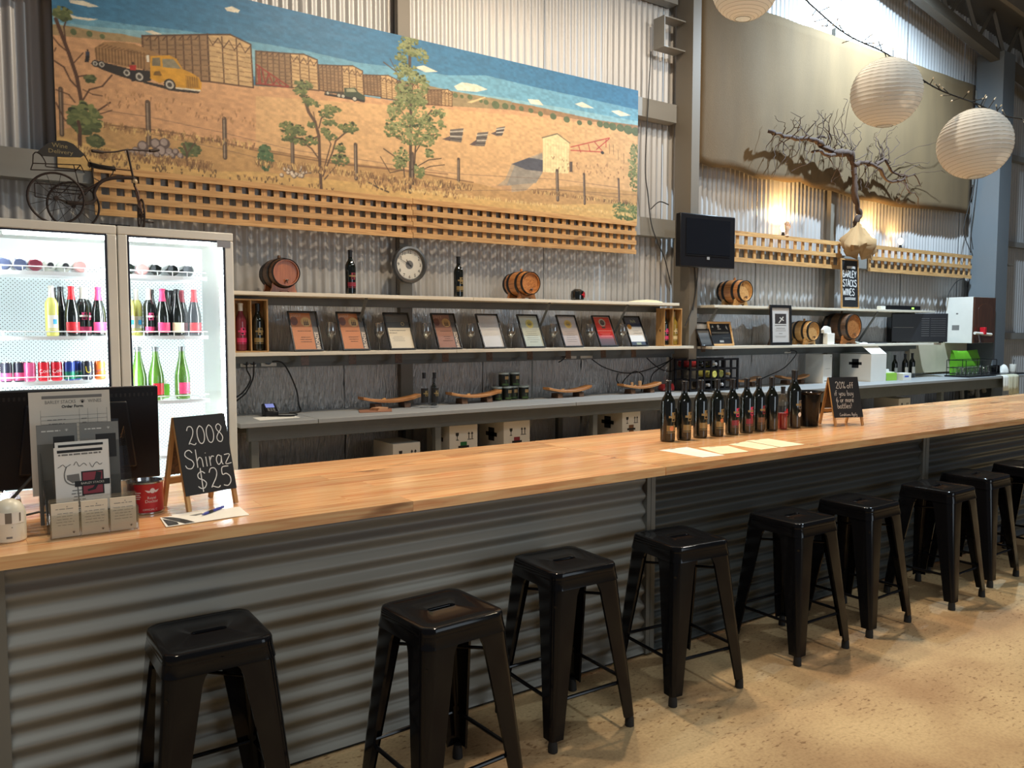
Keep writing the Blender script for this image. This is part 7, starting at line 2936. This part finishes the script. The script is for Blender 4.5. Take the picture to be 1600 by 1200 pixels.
# ------------------------------------------------------------------ left back bench
BZ = .9655
t = thing('card_terminal', 'black card payment terminal with blue screen on the left bench', 'card terminal', (1.86, 5.70, BZ), R(-8))
mb = MB()
mb.prism([(-.085, 0), (.085, 0), (.085, .078), (.05, .083), (-.085, .036)], -.045, .045, 'yz')
mb.build('casing', BLACKPL, t, .005)
mb = MB()
for o_, m, y0, y1 in ((0, glow('terminal_screen', (.20, .25, .62, 1), .5), .2, .72),):
    f = lambda yy, d: .036 + (yy + .085) * (.083 - .036) / .135 + d
    mb.add([(-.030, -.02, f(-.02, .0008)), (.030, -.02, f(-.02, .0008)), (.030, .042, f(.042, .0008)), (-.030, .042, f(.042, .0008))], [(0, 1, 2, 3)])
    mb.build('screen', m, t)
mb = MB()
for r_ in range(3):
    for c_ in range(3):
        yy = -.075 + r_ * .016
        xx = -.025 + c_ * .019
        mb.add([(xx, yy, f(yy, .001)), (xx + .013, yy, f(yy, .001)), (xx + .013, yy + .010, f(yy + .010, .001)), (xx, yy + .010, f(yy + .010, .001))], [(0, 1, 2, 3)])
mb.build('keypad', GREYINK, t)
tag(MB().tube(smooth([(1.905, 5.70, .973), (1.96, 5.74, .970), (2.04, 5.70, .970), (2.02, 5.60, .970), (1.94, 5.58, .970), (1.84, 5.60, .970), (1.80, 5.68, .970)], 5), .0038, 6).build('terminal_lead', WIRE), 'black lead coiled round the card terminal on the bench', 'cable')
flat('receipt_sheet', 'white sheet on the left bench in front of the card terminal', 'paper', [(1.70, 5.42), (1.99, 5.45), (2.0, 5.64), (1.71, 5.62)], BZ, PAPER)
t = thing('marker_pen', 'black marker pen on the white sheet by the terminal', 'pen', (1.925, 5.55, BZ + .0072), R(-30))
MB().lathe([(.001, -.06), (.006, -.058), (.006, .035), (.004, .06), (.001, .062)], 12, 'x').build('barrel', BLACKPL, t)
t = flat('coaster_board', 'thin copper coloured board lying before the first stave tray', 'board', [(2.46, 5.50), (2.70, 5.45), (2.80, 5.66), (2.54, 5.70)], BZ, mat('copper_print', rgb(150, 104, 80), .5), .004)
t = thing('coaster_stack', 'small pile of tan coasters on the copper coloured board', 'coasters', (2.66, 5.60, BZ + .0042), R(20))
for k in range(3):
    box('coaster', -.05 + .008 * k, .05 + .006 * k, -.045, .045, .006 * k, .006 * k + .0055, mat('coaster_tan', rgb(186, 140, 104), .6), t)


def stave_tray(label, x, y, rz, l=.52):
    t = thing('stave_tray', label, 'tray', (x, y, BZ), R(rz), 'barrel stave serving trays on the benches')
    n = 12
    pts_t, pts_b = [], []
    for i in range(n + 1):
        u = -1 + 2 * i / n
        z = .046 + .034 * u * u
        w_ = .062 - .014 * u * u
        pts_t.append((u * l / 2, w_, z))
    loops = []
    for xx, w_, z in pts_t:
        loops.append([(xx, -w_, z), (xx, w_, z), (xx, w_, z + .022), (xx, -w_, z + .022)])
    MB().loft(loops).build('stave', OAKX, t, .002)
    for xx in (-.13, .13):
        MB().prism([(-.05, 0), (.05, 0), (.042, .043), (-.042, .043)], xx - .028, xx + .028, 'yz').build('foot', DARKOAK, t)
    MB().tube([(-.075, 0, .070), (-.04, .01, .073)], .008, 8).build('branded_plug', PALEOAK, t)
    return t


stave_tray('barrel stave tray left of the two clear bottles', 2.82, 5.72, 4)
stave_tray('barrel stave tray right of the two clear bottles', 3.61, 5.74, 4)
stave_tray('barrel stave tray right of the stacked jars', 4.62, 5.74, 3)
stave_tray('barrel stave tray with two small corks, near the red decanter', 5.50, 5.72, 2)
t = thing('cork', 'taller pale cork standing on the stave tray near the decanter', 'cork', (5.505, 5.72, BZ + .069))
MB().lathe([(.001, 0), (.016, 0), (.018, .05), (.001, .051)], 14).build('body', mat('cork_tan', rgb(190, 160, 124), .8, 0, .15, 30), t)
t = thing('cork', 'shorter pale cork standing on the stave tray near the decanter', 'cork', (5.40, 5.72, BZ + .073))
MB().lathe([(.001, 0), (.013, 0), (.014, .036), (.001, .037)], 14).build('body', mat('cork_tan', rgb(190, 160, 124), .8, 0, .15, 30), t)
for x, y, lab in ((3.055, 5.60, 'left clear bottle of the pair on the left bench'), (3.135, 5.575, 'right clear bottle of the pair on the left bench')):
    wine_bottle('verjuice_bottle', lab, x, y, BZ, s=.88, glass=CLEAR, badge=GOLD, bar=GOLD, band=mat('verjuice_label', rgb(30, 28, 26), .5), bandz=(.045, .175), bandw=1.5, face=-78, group='clear bottles on the left bench')
wine_bottle('dark_bottle', 'dark bottle standing behind the pair of clear bottles', 3.21, 5.72, BZ, s=.72, deco=False, band=None)

JAR = mat('jar_dark', rgb(36, 36, 28), .3, 0, .2, 30)
JW = mat('jar_lid', rgb(196, 204, 196), .35, .2)
JL = mat('jar_label', rgb(176, 140, 90), .5)
JG = mat('jar_green', rgb(70, 96, 50), .5)
k = 0
for x, y, z, lab in ((3.90, 5.73, 0, 'lowest left jar of the dark relish jar stack'), (4.005, 5.73, 0, 'second jar along the bottom of the relish jar stack'), (4.09, 5.76, 0, 'set back third jar along the bottom of the relish stack'), (4.18, 5.72, 0, 'right end jar along the bottom of the relish jar stack'),
                     (3.975, 5.735, 1, 'left jar of the upper pair in the relish jar stack'), (4.09, 5.735, 1, 'right jar of the upper pair in the relish jar stack')):
    t = thing('relish_jar', lab, 'jar', (x, y + .10, BZ + z * .121), 0, 'stacked relish jars on the left bench')
    MB().lathe([(.001, 0), (.040, 0), (.043, .006), (.046, .098), (.043, .104), (.001, .104)], 24).build('body', JAR, t)
    MB().lathe([(.0465, .104), (.048, .106), (.048, .118), (.045, .120), (.001, .120)], 24).build('lid', JW, t)
    mb = MB()
    mb.patch(.0462, R(-108), R(-58), .060, .088, 6)
    mb.build('tan_label', JL, t)
    mb = MB()
    mb.patch(.0445, R(-140), R(-30), .008, .024, 10)
    mb.patch(.0460, R(-52), R(-40), .03, .055, 3)
    mb.patch(.0455, R(-100), R(-88), .03, .05, 3)
    mb.build('green_label', JG, t)
t = thing('bench_pole', 'thin dark upright rod on the bench right of the stacked jars', 'rod', (4.26, 5.80, BZ))
MB().tube([(0, 0, 0), (0, 0, .35)], .006, 8).build('rod', BENCHSTEEL, t)
MB().lathe([(.001, 0), (.016, 0), (.016, .004), (.001, .006)], 14).build('foot_plate', BENCHSTEEL, t)

t = thing('wine_decanter', 'glass decanter of red wine behind the left end of the bottle row', 'decanter', (5.885, 5.74, BZ))
MB().lathe([(.001, .004), (.07, .0), (.085, .012), (.088, .04), (.07, .085), (.034, .12), (.021, .15), (.020, .22), (.030, .25), (.0292, .25), (.019, .22), (.0195, .151), (.032, .121), (.068, .086), (.086, .04), (.083, .014), (.068, .003)], 30, caps=False).build('glass', CLEAR, t)
MB().lathe([(.001, .005), (.066, .004), (.081, .014), (.084, .04), (.072, .075), (.001, .075)], 28).build('wine', ROSEWINE, t)

# black stackable rack with bottles lying in it
t = thing('wine_rack', 'black stackable wine rack by the steel column with bottles in it', 'wine rack', (6.00, 5.52, BZ))
n_, cw = 7, .101
for i in range(n_ + 1):
    for yy in (.0, .20):
        box('upright', i * cw - .011, i * cw + .011, yy, yy + .016, 0, .325, BLACKPL, t)
for z in (.0, .105, .210, .305):
    for yy in (.0003, .2003):
        box('cross_bar', -.011, n_ * cw + .011, yy, yy + .0154, z, z + .020, BLACKPL, t)
for i in range(n_ + 1):
    for z in (.004, .109, .214):
        box('tie', i * cw - .006, i * cw + .006, .017, .199, z, z + .010, BLACKPL, t)
SILV = mat('silver_capsule', rgb(190, 190, 192), .35, .4)
for i, j, g, c, lab in ((1, 2, ROSEWINE, CAPS, 'red bottle lying in the top row of the wine rack'), (3, 2, BOTTLE, SILV, 'dark bottle with a silver capsule in the top row of the rack'), (3, 1, PALEWINE, None, 'pale bottle lying in the middle row of the rack, left of two'), (5, 1, PALEWINE, GOLD, 'pale bottle with gold capsule in the middle row of the rack'),
                        (4, 0, BOTTLE, SILV, 'dark bottle with a silver capsule in the bottom row, right one'), (2, 0, BOTTLE, SILV, 'dark bottle with a silver capsule in the bottom row, left one'), (4, 1, mat('olive_bottle', rgb(110, 110, 60), .1), None, 'olive bottle base in the middle row of the rack')):
    b = thing('racked_bottle', lab, 'bottle', (6.00 + (i + .5) * cw, 5.50 + (.31 if c else .02), BZ + .060 + j * .105), 0, 'bottles lying in the black wine rack')
    b.rotation_euler = (R(90 if c else -90), 0, 0)
    MB().lathe(prof_scale(BORD, .98, .94), 18).build('glass', g, b)
    if c:
        MB().lathe(cap_prof(prof_scale(BORD, .98, .94), .25), 14, caps=False).build('capsule', c, b)

# sockets on the service rail, plugs and leads
SOCK = mat('socket_cream', rgb(206, 200, 186), .4)
for x, lab, plugs in ((1.775, 'left double socket with two black plugs above the terminal', (-.022, .03)), (1.925, 'single socket with a black plug right of the double one', (-.01,)), (4.78, 'long socket plate with a black plug, middle of the lower shelf', (-.09,)), (4.98, 'blank end socket plate under the lower shelf', ()), (8.05, 'socket with a black plug under the white lower shelf', (.0,))):
    t = thing('wall_socket', lab, 'socket', (x, 5.914, 1.345))
    w_ = .075 if x > 4.5 and x < 5.5 else .058
    box('plate', -w_, w_, -.012, -.0005, -.036, .036, SOCK, t, .003)
    for px_ in plugs:
        MB().lathe([(.021, -.042), (.023, -.038), (.023, -.014), (.020, -.0122)], 18, 'y', (px_, 0, 0)).build('plug', BLACKPL, t)
    if not plugs:
        box('switch', -.008, .008, -.0155, -.0122, -.012, .012, SOCK, t)
for pts, lab in (([(1.755, 5.87, 1.345), (1.75, 5.86, 1.29), (1.775, 5.86, 1.22), (1.72, 5.86, 1.13), (1.63, 5.86, 1.06), (1.60, 5.80, .975)], 'left black lead hanging from the double socket'),
                 ([(1.805, 5.87, 1.345), (1.80, 5.86, 1.29), (1.79, 5.86, 1.22), (1.74, 5.87, 1.12), (1.66, 5.87, 1.05), (1.64, 5.82, .975)], 'right black lead hanging from the double socket'),
                 ([(1.94, 5.87, 1.345), (2.01, 5.86, 1.335), (2.07, 5.87, 1.25), (2.12, 5.87, 1.12), (2.13, 5.86, 1.02), (2.12, 5.80, .973), (2.02, 5.75, .971)], 'black lead looping from the single socket to the terminal'),
                 ([(4.70, 5.87, 1.335), (4.66, 5.87, 1.30), (4.62, 5.88, 1.28)], 'short black lead at the long socket plate'),
                 ([(5.01, 5.86, 1.30), (5.13, 5.85, 1.23), (5.29, 5.84, 1.18), (5.45, 5.84, 1.155), (5.63, 5.84, 1.165), (5.85, 5.84, 1.21), (6.02, 5.82, 1.27)], 'black lead sagging across the foil behind the decanter'),
                 ([(5.33, 5.84, 1.16), (5.31, 5.84, 1.09), (5.37, 5.84, 1.045), (5.42, 5.84, 1.10), (5.55, 5.84, 1.17), (5.66, 5.84, 1.12), (5.65, 5.84, 1.02), (5.60, 5.80, .973)], 'looped black cord behind the tray with corks'),
                 ([(6.08, 5.84, 1.29), (5.95, 5.84, 1.22), (5.80, 5.84, 1.14), (5.74, 5.82, 1.05), (5.74, 5.80, .975)], 'black lead dropping beside the decanter'),
                 ([(5.70, 5.83, 1.30), (5.85, 5.82, 1.20), (6.0, 5.82, 1.16), (6.10, 5.82, 1.17)], 'thick black lead crossing behind the decanter neck'),
                 ([(8.05, 5.865, 1.345), (8.12, 5.85, 1.335), (8.13, 5.85, 1.29), (7.91, 5.85, 1.14), (7.52, 5.85, 1.03), (7.40, 5.84, .975)], 'black lead slanting down from the right hand socket'),
                 ([(6.30, 5.72, 2.21), (6.25, 5.69, 2.02), (6.20, 5.69, 1.82), (6.09, 5.69, 1.62)], 'black aerial lead hanging from the television down the column'),
                 ([(6.22, 5.69, 2.21), (6.235, 5.69, 2.0), (6.20, 5.69, 1.78)], 'second black lead beside the column under the television'),
                 ([(5.74, 5.86, 4.30), (5.735, 5.88, 3.9), (5.70, 5.88, 3.2), (5.73, 5.87, 2.92), (5.77, 5.86, 2.64), (5.85, 5.84, 2.44), (5.92, 5.82, 2.30), (5.99, 5.80, 2.05)], 'long black cable hanging down the wall left of the column'),
                 ([(5.78, 5.88, 2.78), (5.88, 5.86, 2.86), (6.0, 5.85, 2.84)], 'short curl of cable above the girt left of the column'),
                 ([(12.20, 5.84, 3.9), (12.10, 5.84, 3.5), (11.96, 5.85, 3.14), (11.95, 5.85, 2.95), (12.16, 5.85, 2.70)], 'black cable looping at the wall left of the far column'),
                 ([(12.28, 5.84, 3.9), (12.2, 5.84, 3.4), (12.15, 5.85, 3.0), (12.22, 5.85, 2.75)], 'second black cable at the wall left of the far column'),
                 ([(12.0, 5.85, 2.33), (11.75, 5.84, 2.26), (11.58, 5.84, 2.12), (11.5, 5.82, 2.03)], 'black cable running down to the white wall cupboard')):
    tag(MB().tube(smooth(pts, 6), .0055, 7).build('hanging_cable', WIRE), lab, 'cable', 'cables along the wall')

# ------------------------------------------------------------------ wine cartons
def carton(label, x0, x1, y0, y1, z0, h, badge=INK, side=True, front=True, flaps=True, group='wine cartons under the benches', icons=True):
    t = thing('wine_carton', label, 'carton', ((x0 + x1) / 2, y0, z0), 0, group)
    w_, d_ = (x1 - x0) / 2, y1 - y0
    th = .006
    box('front_face', -w_, w_, 0, th, 0, h, CARD, t)
    box('rear_face', -w_, w_, d_ - th, d_, 0, h, CARD, t)
    box('side_face', -w_, -w_ + th, th, d_ - th, 0, h, CARD, t)
    box('side_face', w_ - th, w_, th, d_ - th, 0, h, CARD, t)
    box('bottom', -w_ + th, w_ - th, th, d_ - th, 0, th, CARD, t)
    if flaps:
        for ang, ya in ((58, 0), (-50, d_)):
            f = box('flap', -w_, w_, 0, .13 if ang > 0 else -.13, -.002, .002, CARD, t) if False else MB().box(-w_, w_, 0, .12, -.0015, .0015).build('flap', CARD, t)
            f.location = (0, ya, h)
            f.rotation_euler = (R(14), 0, 0) if ang > 0 else (R(180 - 14), 0, 0)
    else:
        box('lid', -w_ + th, w_ - th, th, d_ - th, h - .004, h, CARD, t)
    if icons:
        mb = MB()
        y = -.0006
        gx, gz, s_ = -w_ * .45, h - .085, .030
        mb.add([(gx - s_ * .5, y, gz + s_), (gx + s_ * .5, y, gz + s_), (gx + s_ * .45, y, gz + s_ * .3), (gx + s_ * .1, y, gz), (gx - s_ * .1, y, gz), (gx - s_ * .45, y, gz + s_ * .3)], [(0, 1, 2, 3, 4, 5)])
        rect(mb, gx - .003, gx + .003, gz - s_ * .9, gz, y)
        rect(mb, gx - s_ * .4, gx + s_ * .4, gz - s_ * 1.05, gz - s_ * .85, y)
        mb.build('fragile_print', INK, t)
        mb = MB()
        for k in (0, 1):
            ax = w_ * .38 + k * .030
            rect(mb, ax - .004, ax + .004, gz - s_ * .8, gz + s_ * .5, y)
            mb.add([(ax - .012, y, gz + s_ * .45), (ax + .012, y, gz + s_ * .45), (ax, y, gz + s_ * 1.1)], [(0, 1, 2)])
        rect(mb, w_ * .38 - .012, w_ * .38 + .042, gz - s_ * 1.05, gz - s_ * .85, y)
        mb.build('arrow_print', INK, t)
        mb = MB()
        mb.k = 0
        rect(mb, -.030, .030, h - .205, h - .130, -.0006)
        mb.k = 1
        rect(mb, -.050, .050, h - .178, h - .160, -.0010)
        mb.build('emblem_print', [badge, INK], t)
    if side:
        mb = MB()
        xs_ = -w_ - .0006
        ym = d_ * .5
        for a, b, z0_, z1_ in ((ym - .045, ym + .045, h - .17, h - .06), (ym - .085, ym + .085, h - .132, h - .098)):
            mb.add([(xs_, a, z0_), (xs_, b, z0_), (xs_, b, z1_), (xs_, a, z1_)], [(0, 1, 2, 3)])
        mb.build('side_emblem', INK, t)
    return t


carton('white wine carton with a green emblem under the left bench', 3.185, 3.444, 5.43, 5.80, .4505, .372, DGREEN)
carton('white wine carton with a red emblem under the left bench', 3.70, 3.964, 5.43, 5.80, .4505, .372, MAROON)
carton('low white carton in shadow under the left bench, left of the brace', 2.70, 2.93, 5.44, 5.78, .4505, .27, INK, flaps=False, side=False)
carton('white wine carton with a brown emblem, far along under the left bench', 5.00, 5.225, 5.42, 5.82, .4505, .388, BR2, flaps=False)
carton('small white carton under the right bench, behind the discount board', 9.40, 9.66, 5.30, 5.62, .4505, .30, INK, flaps=False, side=False)
t = carton('tall slim white carton on the right bench', 8.33, 8.50, 5.62, 5.86, .9605, .335, group='cartons on the right bench', side=False, icons=False, flaps=False)
mb = MB()
para(mb, -.05, .06, .17, 1, .01, .004, -.0006, rnd, .8)
mb.build('small_print', GREYINK, t)
mb = MB()
rect(mb, -.06, .07, .02, .030, -.0006)
mb.build('small_print', GREYINK, t)
mb = MB()
rect(mb, .055, .068, .305, .318, -.0006)
mb.build('corner_mark', GREYINK, t)
t = carton('open white wine carton with a dark emblem on its side, right bench', 9.03, 9.36, 5.45, 5.86, .9605, .330, group='cartons on the right bench', icons=False, flaps=False)
f = MB().box(-.165, .165, 0, .20, -.0015, .0015).build('flap', CARD, t)
f.location = (0, .0, .331)
f.rotation_euler = (R(38), 0, 0)
stave_tray('barrel stave tray on the right bench, behind the bottle row', 7.10, 5.78, 0)
stave_tray('barrel stave tray beside the tall slim carton', 7.95, 5.76, 0)
o = link('wine_glass', _wg, None, loc=(6.795, 5.86, .9605))
tag(o, 'clear wine glass between the wine rack and stave tray, right bench', 'wine glass')

# ------------------------------------------------------------------ right bench, far end
t = thing('snack_box', 'low green and yellow snack box on the right bench', 'box', (9.385, 5.46, .9605), R(-6))
box('carton', 0, .20, 0, .20, 0, .092, mat('lime_card', rgb(150, 200, 70), .5), t, .002)
mb = MB()
mb.add([(-.0006, .03, .015), (-.0006, .17, .015), (-.0006, .17, .075), (-.0006, .03, .075)], [(0, 1, 2, 3)])
mb.build('yellow_panel', mat('yellow_card', rgb(214, 186, 60), .5), t)
box('white_lid', .01, .18, .02, .18, .0925, .105, PAPER, t, .001)
t = thing('tissue_box', 'small white and blue box right of the green snack box', 'box', (9.62, 5.38, .9605), R(-6))
box('carton', 0, .16, 0, .12, 0, .088, CARD, t, .002)
mb = MB()
rect(mb, .03, .11, .038, .058, -.0006)
mb.build('blue_print', mat('blue_print', rgb(70, 90, 190), .5), t)
t = thing('tissue_pack', 'small white pack lying on the green snack box', 'pack', (9.43, 5.50, 1.067), R(10))
box('pack', 0, .12, 0, .07, 0, .030, PAPER, t, .004)
t = thing('leaning_panel', 'green panel leaning on the wall behind the snack box', 'panel', (9.46, 5.80, .9605))
t.rotation_euler = (R(-5), 0, 0)
mb = MB()
mb.prism([(0, 0), (.54, 0), (.50, .30), (.08, .30)], 0, .012)
mb.build('panel', mat('faded_green', rgb(98, 132, 62), .6, 0, .2, 4), t)
box('brown_patch', .16, .46, -.004, -.0005, .03, .285, mat('brown_card', rgb(112, 96, 72), .7, 0, .2, 6), t)
LBL = mat('white_wine_label', rgb(206, 206, 196), .5)
for x, y, s_, lab in ((10.02, 5.72, .95, 'left dark bottle of the three at the end of the right bench'), (10.16, 5.66, 1.0, 'middle dark bottle with a white label, end of the right bench'), (10.33, 5.66, 1.02, 'right dark bottle with a pale label, end of the right bench')):
    wine_bottle('spare_bottle', lab, x, y, .9605, s=s_, deco=False, band=LBL, bandz=(.06, .14), bandw=.7, face=-110, group='bottles at the far end of the right bench')
t = thing('bench_mat', 'black drying mat at the far end of the right bench', 'mat', (11.75, 5.45, .9602))
box('slab', -.85, .80, -.25, .08, 0, .020, BLACKPL, t, .004)
MB().tube([(-.84, -.24, .014), (.79, -.24, .014), (.79, .07, .014), (-.84, .07, .014), (-.84, -.24, .014)], .005, 6).build('raised_edge', BLACKPL, t)
t = thing('glass_rack', 'black wire rack of upturned tumblers on the drying mat', 'rack', (11.36, 5.40, .9806))
for z in (.02, .10, .20):
    pts = [(-.42, -.13, z), (.42, -.13, z), (.42, .12, z), (-.42, .12, z), (-.42, -.13, z)]
    MB().tube(pts, .005, 6).build('wire_frame', BLACKPL, t)
for xx, yy in ((-.42, -.13), (.42, -.13), (.42, .12), (-.42, .12), (0, -.13), (0, .12)):
    MB().tube([(xx, yy, 0), (xx, yy, .20)], .005, 6).build('wire_post', BLACKPL, t)
tum = MB().lathe([(.036, 0), (.038, 0), (.033, .105), (.030, .110), (.001, .110), (.001, .106), (.029, .104)], 18, caps=False).mesh('tumbler', GOBLET)
for i in range(7):
    for j in range(2):
        o = link('tumbler', tum, None, loc=(11.02 + i * .115, 5.345 + j * .105, .9806))
        tag(o, 'clear upturned tumbler, ' + ('front', 'back')[j] + ' row of the wire rack, ' + ('leftmost', 'second from left', 'third from left', 'middle one', 'third from right', 'second from right', 'rightmost')[i], 'glass', 'upturned tumblers in the wire rack')
t = thing('green_bag', 'bright green shopping bag standing behind the glass rack', 'bag', (11.60, 5.62, .9605))
mb = MB()
loops = []
for z, w_, d_ in ((0, .30, .06), (.10, .31, .07), (.22, .32, .055), (.30, .33, .03), (.325, .35, .012)):
    lp = []
    for kx in range(9):
        u = -1 + kx / 4
        lp.append((u * w_, -d_ * (1 - .2 * math.cos(u * 5 + z * 20)), z + (.02 * abs(u) if z > .3 else 0)))
    for kx in range(8, -1, -1):
        u = -1 + kx / 4
        lp.append((u * w_, d_ * .6, z + (.02 * abs(u) if z > .3 else 0)))
    loops.append(lp)
mb.loft(loops)
mb.build('bag_body', GREEN, t, angle=60)


def mug(name, label, x, y, m, r=.042, h=.10, handle=True):
    t = thing(name, label, 'mug', (x, y, .9807))
    MB().lathe([(.001, .0), (r * .86, .0), (r, .01), (r, h), (r - .004, h), (r - .005, .008), (.001, .006)], 24).build('body', m, t)
    if handle:
        MB().ring((r + .006, 0, h * .52), .026, .005, 'y', 18, 8, -PI / 2, PI / 2).build('handle', m, t)
    return t


mug('coffee_mug', 'black mug left of the white cups on the drying mat', 12.02, 5.42, BLACKGLOSS, .046, .102)
mug('coffee_mug', 'second black mug against the white cloth, drying mat', 12.16, 5.44, BLACKGLOSS, .044, .105)
mug('paper_cup', 'white cup with a dark motif at the right end of the drying mat', 12.475, 5.36, WHITEPL, .045, .115, False)
t = thing('spoon', 'dark handled spoon standing in the white cup', 'spoon', (12.475, 5.36, .99))
MB().tube([(0, 0, 0), (.03, 0, .17)], .005, 6).build('handle', BLACKPL, t)
t = thing('folded_cloth', 'crumpled white cloth between the black mugs and white cup', 'cloth', (12.31, 5.41, .9807))
mb = MB()
loops = []
for z, s_ in ((0, 1), (.04, .95), (.08, .7), (.105, .35), (.115, .05)):
    loops.append([(.075 * s_ * (1 + .18 * math.sin(3 * a + z * 40)) * math.cos(a), .06 * s_ * (1 + .15 * math.cos(4 * a)) * math.sin(a), z) for a in [2 * PI * k / 20 for k in range(20)]])
mb.loft(loops)
mb.build('cloth', PAPER, t, angle=70)
t = thing('hand_towel', 'cream towel hung over the front of the far bench end', 'towel', (11.86, 5.122, .962))
for x0, x1, zb, m in ((-.24, -.08, -.20, PAPER), (-.09, .20, -.26, mat('towel_cream', rgb(212, 206, 178), .9, 0, .1, 12, bump=.6, bscale=90))):
    loops = []
    for k, (y, z) in enumerate(((.10, .004), (.02, .005), (-.008, .0), (-.014, -.03), (-.016, zb * .6), (-.02, zb))):
        loops.append([(x0 + (x1 - x0) * i / 10, y + .006 * math.sin(i * 1.6) * (k > 2) - (.006 if x0 > -.2 else 0), z + (.004 if x0 > -.2 else 0)) for i in range(11)])
    mb = MB()
    mb.loft(loops, closed=False)
    o = mb.build('towel_fold', m, t, angle=80)
    sd = o.modifiers.new('thickness', 'SOLIDIFY')
    sd.thickness = .004
# appliance on the white lower shelf
t = thing('microwave_oven', 'large black microwave oven at the right end of the white shelves', 'microwave', (10.45, 5.64, 1.4125), R(-38))
mb = MB()
mb.box(-.36, .36, 0, .22, .01, .385)
mb.build('casing', BLACKPL, t, .006)
for q in range(9):
    mb = MB()
    mb.box(.02, .12, -.004, .0, .09 + q * .028, .096 + q * .028)
    mb.box(.14, .33, -.004, .0, .09 + q * .028, .094 + q * .028)
    mb.build('vent_slot', mat('slot_grey', rgb(96, 96, 96), .4, .3), t)
box('door_seam', -.34, -.08, -.0025, 0, .20, .206, GREYINK, t)
for xx in (-.3, .3):
    box('foot', xx - .02, xx + .02, .03, .07, 0, .0098, RUBBER, t)
t = thing('media_box', 'flat black media box with a green light on the white top shelf', 'media box', (10.10, 5.70, 1.8365), R(-2))
box('case', -.36, .30, -.08, .12, 0, .055, BLACKPL, t, .003)
mb = MB()
rect(mb, .10, .15, .014, .034, -.0808)
mb.build('green_light', glow('green_led', (.35, 1, .1, 1), 2.5), t)
t = thing('white_adaptor', 'small white adaptor left of the black media box', 'adaptor', (9.60, 5.68, 1.8365))
box('body', -.05, .05, -.03, .03, 0, .045, WHITEPL, t, .004)
t = thing('laptop', 'closed grey laptop lying on the white lower shelf', 'laptop', (9.45, 5.72, 1.4125), R(-4))
box('base', -.22, .22, -.09, .12, 0, .012, mat('laptop_grey', rgb(96, 96, 98), .4, .4), t, .003)
box('lid', -.22, .22, -.09, .12, .0124, .020, BLACKPL, t, .003)
tag(MB().tube(smooth([(8.98, 5.66, 1.43), (9.05, 5.68, 1.435), (9.12, 5.64, 1.418), (9.19, 5.66, 1.425), (9.21, 5.62, 1.42), (9.18, 5.62, 1.418), (9.06, 5.63, 1.42)], 6), .008, 8).build('white_lead', WHITEPL), 'white lead heaped on the lower shelf right of the big barrel', 'cable')
t = thing('figurine_box', 'small white printed box with a crumpled top between the two barrels', 'box', (8.44, 5.63, 1.4125))
box('carton', -.07, .07, -.03, .03, 0, .13, PAPER, t, .003)
mb = MB()
mb.loft([[(-.12, -.02, .13), (.02, -.02, .13), (.02, .02, .13), (-.12, .02, .13)], [(-.13, -.02, .17), (.0, -.02, .20), (.0, .02, .20), (-.13, .02, .17)], [(-.09, -.01, .215), (-.06, -.01, .215), (-.06, .01, .215), (-.09, .01, .215)]])
mb.build('paper_top', PAPER, t)
t = thing('wall_cupboard', 'white wall cupboard with an arched brown door by the far column', 'cupboard', (11.60, 5.50, 1.40))
mb = MB()
mb.box(0, .60, .025, .39, 0, .64)
mb.build('carcass', WHITEEN, t, .002)
d = box('door', .002, .598, 0, .0245, .003, .637, DARKWOOD, t, .002)
n = 12
arch = [(.09, .09), (.51, .09), (.51, .46)] + [(.30 + .21 * math.cos(PI * k / n), .46 + .09 * math.sin(PI * k / n)) for k in range(1, n)] + [(.09, .46)]
MB().prism(arch, -.006, -.0005).build('arched_panel', DARKWOOD, t, .004)
mb = MB()
mb.add([(-.0006, .20, .18), (-.0006, .30, .18), (-.0006, .30, .25), (-.0006, .20, .25)], [(0, 1, 2, 3)])
mb.build('stuck_note', GREYINK, t)
mb = MB()
mb.add([(-.0006, .22, .40), (-.0006, .25, .40), (-.0006, .25, .42), (-.0006, .22, .42)], [(0, 1, 2, 3)])
mb.build('stuck_note', GREYINK, t)
t = thing('corkscrew', 'wall mounted corkscrew with a red clamp on the cupboard front edge', 'corkscrew', (11.62, 5.44, 1.52))
MB().tube([(-.06, .03, .02), (.30, -.02, .0)], .020, 10).build('arm', WHITEPL, t)
box('red_clamp', .10, .15, -.03, .04, .0, .10, RED, t, .004)
MB().tube([(.02, .02, .0), (.03, .0, -.11)], .014, 8).build('handle', CHROME, t)
for sx_, pts in (('letter', [(11.22, .66), (11.22, .79), (11.36, .80), (11.50, .76), (11.46, .70)]), ('letter', [(11.66, .66), (11.64, .76), (11.78, .80), (11.84, .72)])):
    t = thing('grey_letter', 'curved grey letter shape stored under the far bench end, ' + ('left one' if pts[0][0] < 11.5 else 'right one'), 'letter', (pts[0][0], 5.45, .452))
    MB().tube(smooth([(a - pts[0][0], 0, b - .452) for a, b in pts], 5), .035, 8).build('stroke', GREYINK, t)
    box('plinth', -.05, .30, -.03, .03, 0, .18, BENCHSTEEL, t)
